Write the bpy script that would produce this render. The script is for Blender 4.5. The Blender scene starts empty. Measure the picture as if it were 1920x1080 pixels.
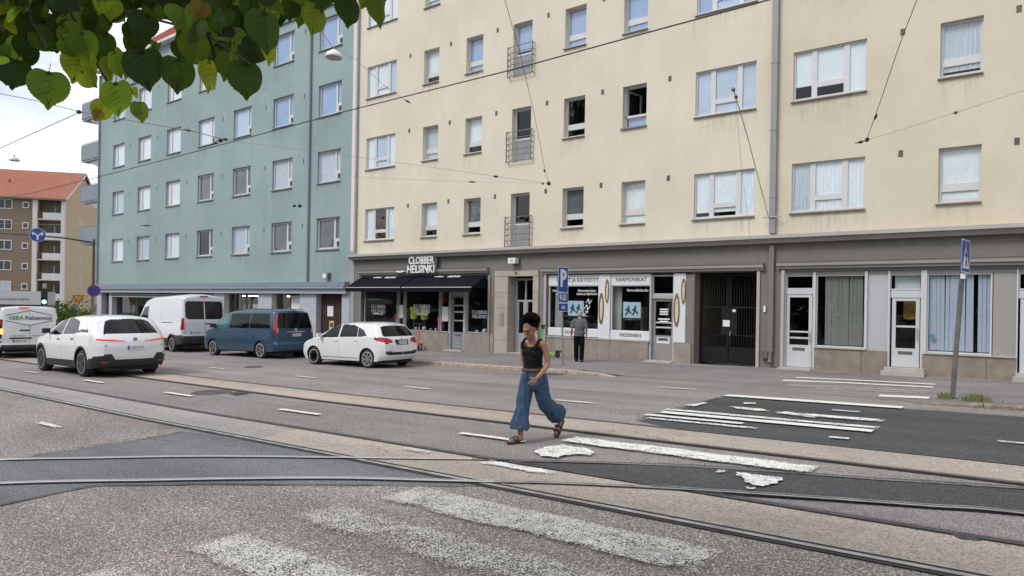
import bpy, bmesh, math, random
import numpy as np
from mathutils import Vector, Matrix, noise as mnoise
random.seed(7)
S = bpy.context.scene
# ------------------------------------------------------------------ camera
CAMZ, FPX, YAW, ROLL = 1.72, 1300.0, math.atan2(1683, 1300.0), math.atan(.0165)
PPX, PPY = 960.0, 571.0
_a = math.pi/2 - YAW
FW = Vector((-math.sin(_a), math.cos(_a), 0)); RT = Vector((math.cos(_a), math.sin(_a), 0)); UP = Vector((0, 0, 1))
cx = RT*math.cos(ROLL) + UP*math.sin(ROLL); cy = UP*math.cos(ROLL) - RT*math.sin(ROLL); cz = -FW
cam_d = bpy.data.cameras.new('camera'); cam = bpy.data.objects.new('camera', cam_d); S.collection.objects.link(cam)
cam.matrix_world = Matrix((( cx.x, cy.x, cz.x, 0), (cx.y, cy.y, cz.y, 0), (cx.z, cy.z, cz.z, CAMZ), (0, 0, 0, 1)))
cam_d.sensor_width = 36; cam_d.lens = FPX/1920*36; cam_d.shift_y = (PPY-540)/1920; cam_d.clip_end = 2000; cam_d.clip_start = .05
S.camera = cam
S.view_settings.view_transform = 'Standard'; S.view_settings.look = 'None'; S.view_settings.gamma = 1
S.view_settings.use_curve_mapping = False; S.view_settings.exposure = EXPOSURE = 0.52
# ------------------------------------------------------------------ world: bright overcast with thin blue gaps
W = bpy.data.worlds.new('World'); S.world = W; W.use_nodes = True
nt = W.node_tree; nt.nodes.clear(); N = nt.nodes.new; K = nt.links.new
out = N('ShaderNodeOutputWorld'); sky = N('ShaderNodeTexSky'); sky.sky_type = 'NISHITA'; sky.sun_disc = False
SUN_EL, SUN_AZ = math.radians(48), math.radians(200)      # azimuth of the sun, clockwise from +Y
sky.sun_elevation = SUN_EL; sky.sun_rotation = SUN_AZ
bg1 = N('ShaderNodeBackground'); bg1.inputs[1].default_value = .12; K(sky.outputs[0], bg1.inputs[0])
tc = N('ShaderNodeTexCoord'); mp = N('ShaderNodeMapping'); mp.inputs['Scale'].default_value = (1, 1, 2.6)
nz = N('ShaderNodeTexNoise'); nz.inputs['Scale'].default_value = 3.1; nz.inputs['Detail'].default_value = 7; nz.inputs['Roughness'].default_value = .55
K(tc.outputs['Generated'], mp.inputs[0]); K(mp.outputs[0], nz.inputs['Vector'])
cr = N('ShaderNodeValToRGB'); cr.color_ramp.elements[0].position = .36; cr.color_ramp.elements[0].color = (.54, .575, .64, 1)
cr.color_ramp.elements[1].position = .62; cr.color_ramp.elements[1].color = (.96, .97, 1.0, 1); K(nz.outputs[0], cr.inputs[0])
bg2 = N('ShaderNodeBackground'); bg2.inputs[1].default_value = SKY = 1.0; K(cr.outputs[0], bg2.inputs[0])
nz2 = N('ShaderNodeTexNoise'); nz2.inputs['Scale'].default_value = 1.6; nz2.inputs['Detail'].default_value = 5
K(mp.outputs[0], nz2.inputs['Vector'])
cr2 = N('ShaderNodeMapRange'); cr2.inputs['From Min'].default_value = .44; cr2.inputs['From Max'].default_value = .5
cr2.inputs['To Min'].default_value = .8; cr2.inputs['To Max'].default_value = .97; K(nz2.outputs[0], cr2.inputs['Value'])
mx = N('ShaderNodeMixShader'); K(cr2.outputs[0], mx.inputs[0]); K(bg1.outputs[0], mx.inputs[1]); K(bg2.outputs[0], mx.inputs[2]); K(mx.outputs[0], out.inputs[0])
sd = bpy.data.lights.new('sun', 'SUN'); sun = bpy.data.objects.new('sun', sd); S.collection.objects.link(sun)
sd.energy = 1.45; sd.angle = math.radians(20); sd.color = (1, .96, .9)
_d = Vector((math.sin(SUN_AZ)*math.cos(SUN_EL), math.cos(SUN_AZ)*math.cos(SUN_EL), math.sin(SUN_EL)))
sun.rotation_euler = _d.to_track_quat('Z', 'Y').to_euler(); sun.location = (0, 0, 40)
# ------------------------------------------------------------------ measuring helpers
def gz(x):                       # the street falls gently to the left
    return .0245*x if x > -12 else -.294 + .017*(x+12)
def ray(px, py):
    u = (px-PPX)/FPX; v = (py-PPY)/FPX; c, s = math.cos(ROLL), math.sin(ROLL)
    r = u*c+v*s; d = -u*s+v*c
    return FW + RT*r - UP*d
def at(px, py, off=0.):          # a photo point on the road surface
    d = ray(px, py); t = 10.
    for _ in range(30): t = (gz(t*d.x)+off-CAMZ)/d.z
    return (t*d.x, t*d.y)
def onY(px, py, Y):
    d = ray(px, py); t = Y/d.y; return Vector((t*d.x, Y, CAMZ+t*d.z))
def onZ(px, py, t):              # a photo point at forward distance t
    d = ray(px, py); return Vector((d.x*t, d.y*t, CAMZ+d.z*t))
def fx(px, py=600, Y=21.05): return onY(px, py, Y).x
# ------------------------------------------------------------------ materials
MATS = {}
def rgb(c): return (c[0], c[1], c[2], 1)
def mat(name, col, rough=.6, var=.12, scale=3., metal=0., bump=0., bscale=60., spec=.5, col2=None, coat=0., detail=6, stretch=None, streak=0.):
    if name in MATS: return MATS[name]
    m = bpy.data.materials.new(name); m.use_nodes = True; t = m.node_tree; n = t.nodes; l = t.links
    b = n['Principled BSDF']; b.inputs['Roughness'].default_value = rough; b.inputs['Metallic'].default_value = metal
    b.inputs['Specular IOR Level'].default_value = spec; b.inputs['Coat Weight'].default_value = coat; b.inputs['Coat Roughness'].default_value = .04
    c = n.new('ShaderNodeTexCoord'); src = c.outputs['Object']
    if stretch:
        mp = n.new('ShaderNodeMapping'); mp.inputs['Scale'].default_value = stretch; l.new(src, mp.inputs[0]); src = mp.outputs[0]
    z = n.new('ShaderNodeTexNoise'); z.inputs['Scale'].default_value = scale; z.inputs['Detail'].default_value = detail; l.new(src, z.inputs['Vector'])
    r = n.new('ShaderNodeValToRGB'); r.color_ramp.elements[0].position = .32; r.color_ramp.elements[1].position = .68
    if col2 is None: a = [v*(1-var) for v in col]; d = [min(1, v*(1+var)) for v in col]
    else: a, d = col, col2
    r.color_ramp.elements[0].color = rgb(a); r.color_ramp.elements[1].color = rgb(d)
    l.new(z.outputs[0], r.inputs[0]); l.new(r.outputs[0], b.inputs['Base Color'])
    if streak:     # rain runs and repainted areas
        m1 = n.new('ShaderNodeMapping'); m1.inputs['Scale'].default_value = (1.1, 1.1, .14); l.new(c.outputs['Object'], m1.inputs[0]); s1 = n.new('ShaderNodeTexNoise'); s1.inputs['Scale'].default_value = 1.6; s1.inputs['Detail'].default_value = 7; s1.inputs['Roughness'].default_value = .6; l.new(m1.outputs[0], s1.inputs['Vector'])
        s2 = n.new('ShaderNodeTexNoise'); s2.inputs['Scale'].default_value = .22; s2.inputs['Detail'].default_value = 9; s2.inputs['Roughness'].default_value = .68; l.new(c.outputs['Object'], s2.inputs['Vector'])
        s3 = n.new('ShaderNodeTexNoise'); s3.inputs['Scale'].default_value = 9; s3.inputs['Detail'].default_value = 5; s3.inputs['Roughness'].default_value = .8; l.new(c.outputs['Object'], s3.inputs['Vector'])
        o_ = []
        for q_, k_ in ((s1, streak*.45), (s2, streak*1.2), (s3, streak*.8)):
            r_ = n.new('ShaderNodeMapRange'); r_.inputs['From Min'].default_value = .3; r_.inputs['From Max'].default_value = .62; r_.inputs['To Min'].default_value = 1-k_; r_.inputs['To Max'].default_value = 1+k_*.15; l.new(q_.outputs[0], r_.inputs['Value']); o_.append(r_)
        a_ = n.new('ShaderNodeMath'); a_.operation = 'MULTIPLY'; l.new(o_[0].outputs[0], a_.inputs[0]); l.new(o_[1].outputs[0], a_.inputs[1]); b_ = n.new('ShaderNodeMath'); b_.operation = 'MULTIPLY'; l.new(a_.outputs[0], b_.inputs[0]); l.new(o_[2].outputs[0], b_.inputs[1])
        v_ = n.new('ShaderNodeVectorMath'); v_.operation = 'SCALE'; l.new(r.outputs[0], v_.inputs[0]); l.new(b_.outputs[0], v_.inputs['Scale']); l.new(v_.outputs[0], b.inputs['Base Color'])
    if bump:
        z2 = n.new('ShaderNodeTexNoise'); z2.inputs['Scale'].default_value = bscale; z2.inputs['Detail'].default_value = 4; l.new(src, z2.inputs['Vector'])
        bp = n.new('ShaderNodeBump'); bp.inputs['Strength'].default_value = bump; bp.inputs['Distance'].default_value = .01
        l.new(z2.outputs[0], bp.inputs['Height']); l.new(bp.outputs[0], b.inputs['Normal'])
    MATS[name] = m; return m
def emit(name, col, s):
    if name in MATS: return MATS[name]
    m = bpy.data.materials.new(name); m.use_nodes = True; b = m.node_tree.nodes['Principled BSDF']
    b.inputs['Base Color'].default_value = rgb(col); b.inputs['Emission Color'].default_value = rgb(col); b.inputs['Emission Strength'].default_value = s
    MATS[name] = m; return m
def glass(name, tint=(.75, .8, .82), ior=1.5, refl=1.0, rough=.0, wav=.0):
    if name in MATS: return MATS[name]
    m = bpy.data.materials.new(name); m.use_nodes = True; t = m.node_tree; n = t.nodes; l = t.links; n.clear()
    o = n.new('ShaderNodeOutputMaterial'); x = n.new('ShaderNodeMixShader'); tr = n.new('ShaderNodeBsdfTransparent'); g = n.new('ShaderNodeBsdfGlossy')
    f = n.new('ShaderNodeFresnel'); f.inputs[0].default_value = ior; tr.inputs[0].default_value = rgb(tint); g.inputs['Roughness'].default_value = rough
    g.inputs[0].default_value = (refl, refl, refl, 1)
    ge = n.new('ShaderNodeNewGeometry'); iv = n.new('ShaderNodeMath'); iv.operation = 'SUBTRACT'; iv.inputs[0].default_value = 1; l.new(ge.outputs['Backfacing'], iv.inputs[1]); mm = n.new('ShaderNodeMath'); mm.operation = 'MULTIPLY'; l.new(f.outputs[0], mm.inputs[0]); l.new(iv.outputs[0], mm.inputs[1])
    l.new(mm.outputs[0], x.inputs[0]); l.new(tr.outputs[0], x.inputs[1]); l.new(g.outputs[0], x.inputs[2]); l.new(x.outputs[0], o.inputs[0])
    if wav:
        c = n.new('ShaderNodeTexCoord'); z = n.new('ShaderNodeTexNoise'); z.inputs['Scale'].default_value = 1.1; z.inputs['Detail'].default_value = 1
        bp = n.new('ShaderNodeBump'); bp.inputs['Strength'].default_value = wav; bp.inputs['Distance'].default_value = .05
        l.new(c.outputs['Object'], z.inputs['Vector']); l.new(z.outputs[0], bp.inputs['Height']); l.new(bp.outputs[0], g.inputs['Normal'])
    MATS[name] = m; return m
def stone_asphalt(name, base, lo, hi, scale, spots=False, sizevar=.12, patch=.18, rough=.9, bump=.6, pscale=.35):
    """asphalt whose worn surface shows the aggregate: voronoi stones over a binder, wear patches at metre scale"""
    m = bpy.data.materials.new(name); m.use_nodes = True; t = m.node_tree; n = t.nodes; l = t.links; b = n['Principled BSDF']
    b.inputs['Roughness'].default_value = rough; b.inputs['Specular IOR Level'].default_value = .3
    c = n.new('ShaderNodeTexCoord'); v = n.new('ShaderNodeTexVoronoi'); v.inputs['Scale'].default_value = scale; l.new(c.outputs['Object'], v.inputs['Vector'])
    sp = n.new('ShaderNodeSeparateColor'); l.new(v.outputs['Color'], sp.inputs[0])
    r = n.new('ShaderNodeValToRGB'); e = r.color_ramp; e.elements[0].position = .0; e.elements[0].color = rgb(lo)
    e.elements[1].position = 1; e.elements[1].color = rgb(hi); k = e.elements.new(.38); k.color = rgb(base); k = e.elements.new(.8); k.color = rgb([x*1.25 for x in base])
    l.new(sp.outputs[0], r.inputs[0])
    n1 = n.new('ShaderNodeTexNoise'); n1.inputs['Scale'].default_value = pscale; n1.inputs['Detail'].default_value = 8; n1.inputs['Roughness'].default_value = .62; l.new(c.outputs['Object'], n1.inputs['Vector'])
    mr = n.new('ShaderNodeMapRange'); mr.inputs['From Min'].default_value = .3; mr.inputs['From Max'].default_value = .7
    mr.inputs['To Min'].default_value = 1-patch; mr.inputs['To Max'].default_value = 1+patch; l.new(n1.outputs[0], mr.inputs['Value'])
    # long wheel-worn streaks along the street
    mp = n.new('ShaderNodeMapping'); mp.inputs['Scale'].default_value = (.06, 1.5, 1); l.new(c.outputs['Object'], mp.inputs[0])
    n2 = n.new('ShaderNodeTexNoise'); n2.inputs['Scale'].default_value = 1.; n2.inputs['Detail'].default_value = 3; l.new(mp.outputs[0], n2.inputs['Vector'])
    m2 = n.new('ShaderNodeMapRange'); m2.inputs['From Min'].default_value = .3; m2.inputs['From Max'].default_value = .7
    m2.inputs['To Min'].default_value = .86; m2.inputs['To Max'].default_value = 1.12; l.new(n2.outputs[0], m2.inputs['Value'])
    mu = n.new('ShaderNodeMath'); mu.operation = 'MULTIPLY'; l.new(mr.outputs[0], mu.inputs[0]); l.new(m2.outputs[0], mu.inputs[1])
    vm = n.new('ShaderNodeVectorMath'); vm.operation = 'SCALE'; l.new(r.outputs[0], vm.inputs[0]); l.new(mu.outputs[0], vm.inputs['Scale'])
    col_out = vm.outputs[0]
    # cracks: thin level lines of a noise, only where another noise allows
    n5 = n.new('ShaderNodeTexNoise'); n5.inputs['Scale'].default_value = .55; n5.inputs['Detail'].default_value = 9; n5.inputs['Roughness'].default_value = .6; n5.inputs['Distortion'].default_value = .4; l.new(c.outputs['Object'], n5.inputs['Vector'])
    d5 = n.new('ShaderNodeMath'); d5.operation = 'SUBTRACT'; d5.inputs[1].default_value = .5; l.new(n5.outputs[0], d5.inputs[0]); e5 = n.new('ShaderNodeMath'); e5.operation = 'ABSOLUTE'; l.new(d5.outputs[0], e5.inputs[0])
    f5 = n.new('ShaderNodeMapRange'); f5.inputs['From Min'].default_value = .0015; f5.inputs['From Max'].default_value = .004; f5.inputs['To Min'].default_value = 1; f5.inputs['To Max'].default_value = 0; l.new(e5.outputs[0], f5.inputs['Value'])
    n6 = n.new('ShaderNodeTexNoise'); n6.inputs['Scale'].default_value = .3; n6.inputs['Detail'].default_value = 2; l.new(c.outputs['Object'], n6.inputs['Vector']); g5 = n.new('ShaderNodeMapRange'); g5.inputs['From Min'].default_value = .5; g5.inputs['From Max'].default_value = .6; g5.inputs['To Max'].default_value = .6; l.new(n6.outputs[0], g5.inputs['Value'])
    h5 = n.new('ShaderNodeMath'); h5.operation = 'MULTIPLY'; l.new(f5.outputs[0], h5.inputs[0]); l.new(g5.outputs[0], h5.inputs[1]); x5 = n.new('ShaderNodeMix'); x5.data_type = 'RGBA'; l.new(h5.outputs[0], x5.inputs[0]); l.new(vm.outputs[0], x5.inputs[6]); x5.inputs[7].default_value = (.05, .046, .045, 1); col_out = x5.outputs[2]
    if spots:      # dark scuffs, bitumen drips and short cracks
        mp3 = n.new('ShaderNodeMapping'); mp3.inputs['Scale'].default_value = (2.2, 6, 1); l.new(c.outputs['Object'], mp3.inputs[0]); n3 = n.new('ShaderNodeTexNoise'); n3.inputs['Scale'].default_value = 2.4; n3.inputs['Detail'].default_value = 7; n3.inputs['Roughness'].default_value = .7; l.new(mp3.outputs[0], n3.inputs['Vector'])
        m3 = n.new('ShaderNodeMapRange'); m3.inputs['From Min'].default_value = .64; m3.inputs['From Max'].default_value = .72; m3.inputs['To Min'].default_value = 0; m3.inputs['To Max'].default_value = .75; l.new(n3.outputs[0], m3.inputs['Value'])
        x3 = n.new('ShaderNodeMix'); x3.data_type = 'RGBA'; l.new(m3.outputs[0], x3.inputs[0]); l.new(col_out, x3.inputs[6]); x3.inputs[7].default_value = (.06, .052, .048, 1); col_out = x3.outputs[2]
    l.new(col_out, b.inputs['Base Color'])
    bp = n.new('ShaderNodeBump'); bp.inputs['Strength'].default_value = bump; bp.inputs['Distance'].default_value = .004; l.new(v.outputs['Distance'], bp.inputs['Height']); bp.invert = True
    l.new(bp.outputs[0], b.inputs['Normal']); MATS[name] = m; return m
def paint(name, wear, col=(.70, .70, .67), sc=9., gr=130., sw=.42):
    """road paint worn through to the asphalt: wear 0 = whole, 1 = nearly gone"""
    m = bpy.data.materials.new(name); m.use_nodes = True; t = m.node_tree; n = t.nodes; l = t.links; b = n['Principled BSDF']
    b.inputs['Base Color'].default_value = rgb(col); b.inputs['Roughness'].default_value = .75
    c = n.new('ShaderNodeTexCoord'); a = n.new('ShaderNodeTexNoise'); a.inputs['Scale'].default_value = sc; a.inputs['Detail'].default_value = 6; a.inputs['Roughness'].default_value = .65
    g = n.new('ShaderNodeTexVoronoi'); g.inputs['Scale'].default_value = gr; l.new(c.outputs['Object'], a.inputs['Vector']); l.new(c.outputs['Object'], g.inputs['Vector'])
    sp = n.new('ShaderNodeSeparateColor'); l.new(g.outputs['Color'], sp.inputs[0])
    ad = n.new('ShaderNodeMath'); ad.operation = 'MULTIPLY_ADD'; ad.inputs[1].default_value = sw; l.new(sp.outputs[0], ad.inputs[0]); l.new(a.outputs[0], ad.inputs[2])
    mr = n.new('ShaderNodeMapRange'); thr = .42 + (.08+sw)*wear; mr.inputs['From Min'].default_value = thr-.04; mr.inputs['From Max'].default_value = thr+.04; l.new(ad.outputs[0], mr.inputs['Value'])
    at_ = n.new('ShaderNodeAttribute'); at_.attribute_name = 'edge'; er = n.new('ShaderNodeMapRange'); er.inputs['From Min'].default_value = 0; er.inputs['From Max'].default_value = .012+.20*max(0, wear-.1)
    er.inputs['To Min'].default_value = -.10-.4*wear; er.inputs['To Max'].default_value = 0; l.new(at_.outputs['Fac'], er.inputs['Value']); a2 = n.new('ShaderNodeMath'); a2.operation = 'ADD'; l.new(ad.outputs[0], a2.inputs[0]); l.new(er.outputs[0], a2.inputs[1]); l.new(a2.outputs[0], mr.inputs['Value'])
    tr = n.new('ShaderNodeBsdfTransparent'); x = n.new('ShaderNodeMixShader'); l.new(mr.outputs[0], x.inputs[0]); l.new(tr.outputs[0], x.inputs[1]); l.new(b.outputs[0], x.inputs[2])
    l.new(x.outputs[0], n['Material Output'].inputs[0]); MATS[name] = m; return m
def stainmat():
    m = bpy.data.materials.new('rain_stain'); m.use_nodes = True; t = m.node_tree; n = t.nodes; l = t.links; b = n['Principled BSDF']; b.inputs['Base Color'].default_value = (.14, .13, .115, 1); b.inputs['Roughness'].default_value = .95
    c = n.new('ShaderNodeTexCoord'); s = n.new('ShaderNodeSeparateXYZ'); l.new(c.outputs['Generated'], s.inputs[0]); oi = n.new('ShaderNodeObjectInfo'); va = n.new('ShaderNodeVectorMath'); va.operation = 'ADD'; l.new(c.outputs['Object'], va.inputs[0]); l.new(oi.outputs['Location'], va.inputs[1])
    mp = n.new('ShaderNodeMapping'); mp.inputs['Scale'].default_value = (9, 1, .8); l.new(va.outputs[0], mp.inputs[0]); z = n.new('ShaderNodeTexNoise'); z.inputs['Scale'].default_value = 1.3; z.inputs['Detail'].default_value = 5; l.new(mp.outputs[0], z.inputs['Vector'])
    r = n.new('ShaderNodeMapRange'); r.inputs['From Min'].default_value = .48; r.inputs['From Max'].default_value = .72; r.inputs['To Max'].default_value = .17; l.new(z.outputs[0], r.inputs['Value'])
    pw = n.new('ShaderNodeMath'); pw.operation = 'POWER'; pw.inputs[1].default_value = 1.4; l.new(s.outputs['Z'], pw.inputs[0]); mu = n.new('ShaderNodeMath'); mu.operation = 'MULTIPLY'; l.new(r.outputs[0], mu.inputs[0]); l.new(pw.outputs[0], mu.inputs[1])
    tr = n.new('ShaderNodeBsdfTransparent'); x = n.new('ShaderNodeMixShader'); l.new(mu.outputs[0], x.inputs[0]); l.new(tr.outputs[0], x.inputs[1]); l.new(b.outputs[0], x.inputs[2]); l.new(x.outputs[0], n['Material Output'].inputs[0]); MATS['rain_stain'] = m; return m
Stain = stainmat()
# ------------------------------------------------------------------ mesh helpers
COL = S.collection
def link(o, parent=None):
    COL.objects.link(o)
    if parent is not None: o.parent = parent
    return o
class MB:
    def __init__(s): s.v = []; s.f = []; s.M = None
    def add(s, v, f):
        k = len(s.v); s.v += [tuple(p) for p in v]; s.f += [tuple(i+k for i in q) for q in f]; return s
    def box(s, x0, x1, y0, y1, z0, z1, M=None):
        v = [Vector(p) for p in ((x0,y0,z0),(x1,y0,z0),(x1,y1,z0),(x0,y1,z0),(x0,y0,z1),(x1,y0,z1),(x1,y1,z1),(x0,y1,z1))]
        if M is not None: v = [M @ p for p in v]
        return s.add(v, [(0,3,2,1),(4,5,6,7),(0,1,5,4),(1,2,6,5),(2,3,7,6),(3,0,4,7)])
    def quad(s, *p): return s.add(p, [tuple(range(len(p)))])
    def tube(s, pts, r, n=6, caps=True, r2=None):
        pts = [Vector(p) for p in pts]; k = len(s.v); m = len(pts)
        rs = r if isinstance(r, (list, tuple)) else ([r + ((r2 if r2 is not None else r)-r)*i/(m-1) for i in range(m)])
        t0 = (pts[1]-pts[0]).normalized(); a = t0.orthogonal().normalized()
        for i, p in enumerate(pts):
            t = (pts[min(i+1, m-1)]-pts[max(i-1, 0)]).normalized(); a = (a - t*a.dot(t)).normalized(); b = t.cross(a)
            for j in range(n):
                w = 2*math.pi*j/n; s.v.append(tuple(p + (a*math.cos(w)+b*math.sin(w))*rs[i]))
        for i in range(m-1):
            for j in range(n):
                q = k+i*n; s.f.append((q+j, q+(j+1) % n, q+n+(j+1) % n, q+n+j))
        if caps: s.f.append(tuple(k+j for j in range(n-1, -1, -1))); s.f.append(tuple(k+(m-1)*n+j for j in range(n)))
        return s
    def lathe(s, prof, n=20, axis='z', c=(0, 0, 0), M=None):
        k = len(s.v); m = len(prof)
        for r, h in prof:
            for j in range(n):
                w = 2*math.pi*j/n
                p = (r*math.cos(w), r*math.sin(w), h) if axis == 'z' else ((r*math.cos(w), h, r*math.sin(w)) if axis == 'y' else (h, r*math.cos(w), r*math.sin(w)))
                p = Vector(p)+Vector(c)
                if M is not None: p = M @ p
                s.v.append(tuple(p))
        for i in range(m-1):
            for j in range(n): q = k+i*n; s.f.append((q+j, q+(j+1) % n, q+n+(j+1) % n, q+n+j))
        s.f.append(tuple(k+j for j in range(n-1, -1, -1))); s.f.append(tuple(k+(m-1)*n+j for j in range(n)))
        return s
    def prism(s, poly, d0, d1, plane='xz', M=None):      # poly in a plane, extruded along the third axis
        def P(a, b, d): return Vector((a, d, b)) if plane == 'xz' else (Vector((d, a, b)) if plane == 'yz' else Vector((a, b, d)))
        n = len(poly); v = [P(a, b, d0) for a, b in poly] + [P(a, b, d1) for a, b in poly]
        if M is not None: v = [M @ p for p in v]
        return s.add(v, [tuple(range(n-1, -1, -1)), tuple(range(n, 2*n))] + [(i, (i+1) % n, n+(i+1) % n, n+i) for i in range(n)])
    def mesh(s, name, m, smooth=False):
        me = bpy.data.meshes.new(name); me.from_pydata(s.v, [], s.f); me.update()
        bm = bmesh.new(); bm.from_mesh(me); bmesh.ops.recalc_face_normals(bm, faces=bm.faces); bm.to_mesh(me); bm.free()
        if m: me.materials.append(m)
        if smooth: me.shade_smooth()
        return me
    def build(s, name, m, parent=None, loc=None, smooth=False, **kw):
        o = bpy.data.objects.new(name, s.mesh(name, m, smooth)); link(o, parent)
        if loc is not None: o.location = loc
        elif parent is not None and parent.get('_w'): o.matrix_parent_inverse = Matrix.Translation(-Vector(parent.location))
        for k, v in kw.items(): o[k] = v
        return o
def inst(name, me, parent, loc, rot=(0, 0, 0), sc=None, **kw):
    o = bpy.data.objects.new(name, me); link(o, parent); o.location = loc; o.rotation_euler = rot
    if sc: o.scale = sc if isinstance(sc, (tuple, list)) else (sc,)*3
    if parent is not None and parent.get('_w'): o.matrix_parent_inverse = Matrix.Translation(-Vector(parent.location))
    for k, v in kw.items(): o[k] = v
    return o
def thing(name, label, cat, loc=(0, 0, 0), rz=0, group=None, world=False):
    o = bpy.data.objects.new(name, None); o.empty_display_size = .3; link(o); o.location = loc; o.rotation_euler = (0, 0, rz)
    if world: o['_w'] = 1
    o['label'] = label; o['category'] = cat
    if group: o['group'] = group
    return o
def tag(o, label, cat, group=None):
    o['label'] = label; o['category'] = cat
    if group: o['group'] = group
    return o
def text(s, size, loc, rot, m, parent=None, name='lettering', ext=.004, w=None, bold=0., align='CENTER', sx=1., shear=0):
    cu = bpy.data.curves.new('lettering', 'FONT'); cu.body = s; cu.size = size; cu.align_x = align; cu.align_y = 'CENTER'; cu.extrude = ext; cu.offset = bold; cu.resolution_u = 2; cu.shear = shear
    cu.space_line = .85
    o = bpy.data.objects.new('tmp', cu); COL.objects.link(o); dg = bpy.context.evaluated_depsgraph_get(); dg.update()
    me = bpy.data.meshes.new_from_object(o.evaluated_get(dg)); bpy.data.objects.remove(o)
    me.materials.clear(); me.materials.append(m)
    xs = [v.co.x for v in me.vertices]; k = sx
    if w and xs: k = w/(max(xs)-min(xs))
    for v in me.vertices: v.co.x *= k
    return inst(name, me, parent, loc, rot)
FACE = (math.pi/2, 0, 0)          # text standing on the street facade, read from the street
def clipx(poly, x0, keep_right):
    o = []
    for i in range(len(poly)):
        a, b = poly[i], poly[(i+1) % len(poly)]; ia = (a[0] >= x0) == keep_right; ib = (b[0] >= x0) == keep_right
        if ia: o.append(a)
        if ia != ib: t = (x0-a[0])/(b[0]-a[0]); o.append((x0, a[1]+t*(b[1]-a[1])))
    return o
def sheet(name, poly, lift, m, parent=None, zf=None, **kw):
    b = MB()
    for side in (True, False):
        q = clipx(list(poly), -12, side)
        if len(q) > 2: b.quad(*[(x, y, (zf or gz)(x)+lift) for x, y in q])
    bm_me = b.mesh(name, m)
    bm = bmesh.new(); bm.from_mesh(bm_me); bmesh.ops.triangulate(bm, faces=bm.faces); 
    for f in bm.faces:
        if f.normal.z < 0: f.normal_flip()
    bm.to_mesh(bm_me); bm.free()
    o = bpy.data.objects.new(name, bm_me); link(o, parent)
    for k, v in kw.items(): o[k] = v
    return o
# ------------------------------------------------------------------ ground, road, tracks
A_far = stone_asphalt('asphalt_far', (.225, .207, .20), (.10, .094, .092), (.43, .40, .38), 100, patch=.16)
A_near = stone_asphalt('asphalt_near', (.205, .18, .169), (.05, .045, .043), (.70, .65, .60), 112, patch=.24)
A_dark = stone_asphalt('asphalt_dark', (.058, .060, .064), (.028, .029, .031), (.16, .16, .16), 110, patch=.16)
A_mid = stone_asphalt('asphalt_mid', (.125, .130, .138), (.07, .074, .079), (.27, .27, .275), 110, patch=.15)
A_walk = stone_asphalt('asphalt_walk', (.195, .18, .177), (.10, .094, .094), (.38, .36, .35), 90, patch=.2)
Conc = stone_asphalt('beige_concrete', (.335, .295, .258), (.22, .19, .16), (.50, .45, .39), 75, spots=True, patch=.12, bump=.2)
ConcG = stone_asphalt('grey_concrete', (.27, .258, .248), (.18, .17, .163), (.40, .385, .37), 75, spots=True, patch=.12, bump=.2)
P0 = paint('road_paint', .10, gr=90.); P1 = paint('road_paint_worn', .28, gr=90.); P2 = paint('road_paint_very_worn', .42, col=(.53, .52, .48), gr=108., sc=4., sw=.7); P3 = paint('road_paint_nearly_gone', .58, col=(.48, .47, .43), gr=108., sc=3.5, sw=.7)
st = dict(kind='structure')
sheet('ground', [(-700, -500), (500, -500), (500, 700), (-700, 700)], -.12, mat('soil', (.16, .15, .13), .95), **st)
road = sheet('road', [(-140, -14), (60, -14), (60, 17.4), (-140, 17.4)], 0, A_far, **st)
sheet('side_road', [(-150, 17.4), (-61, 17.4), (-61, 160), (-150, 160)], -.004, A_far, **st)
near = sheet('asphalt_panel', [(-140, -13.9), (60, -13.9), (60, 5.38), (-140, 5.38)], .004, A_near, road)
def P(*q): return [at(x, y) for x, y in q]
# dark patches of newer asphalt
sheet('asphalt_patch', [(-5.33, 14.3), (60, 14.2), (60, 9.72), (-4.3, 9.72), (-5.2, 10.1)], .004, A_dark, road)
sheet('asphalt_patch', P((975, 866), (1120, 869), (1280, 876), (1450, 886), (1647, 901), (1920, 918))+[(40, 8.5), (40, 7.32)]+P((1920, 968), (1565, 941), (1400, 932), (1280, 922), (1149, 901), (1060, 882)), .008, A_dark, road)
sheet('asphalt_patch', P((0, 866), (61, 856), (122, 846), (244, 829), (346, 811))+[(-9.4, 5.40), (-6.76, 5.40), (-4.9, 5.40), (-4.45, 5.33)]+P((850, 914), (640, 911), (407, 910), (285, 912), (183, 913), (134, 921), (0, 950))+[(-8.2, 1.2), (-12, -2), (-14, -1), (-11.5, 1.8)], .008, A_mid, road)
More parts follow.
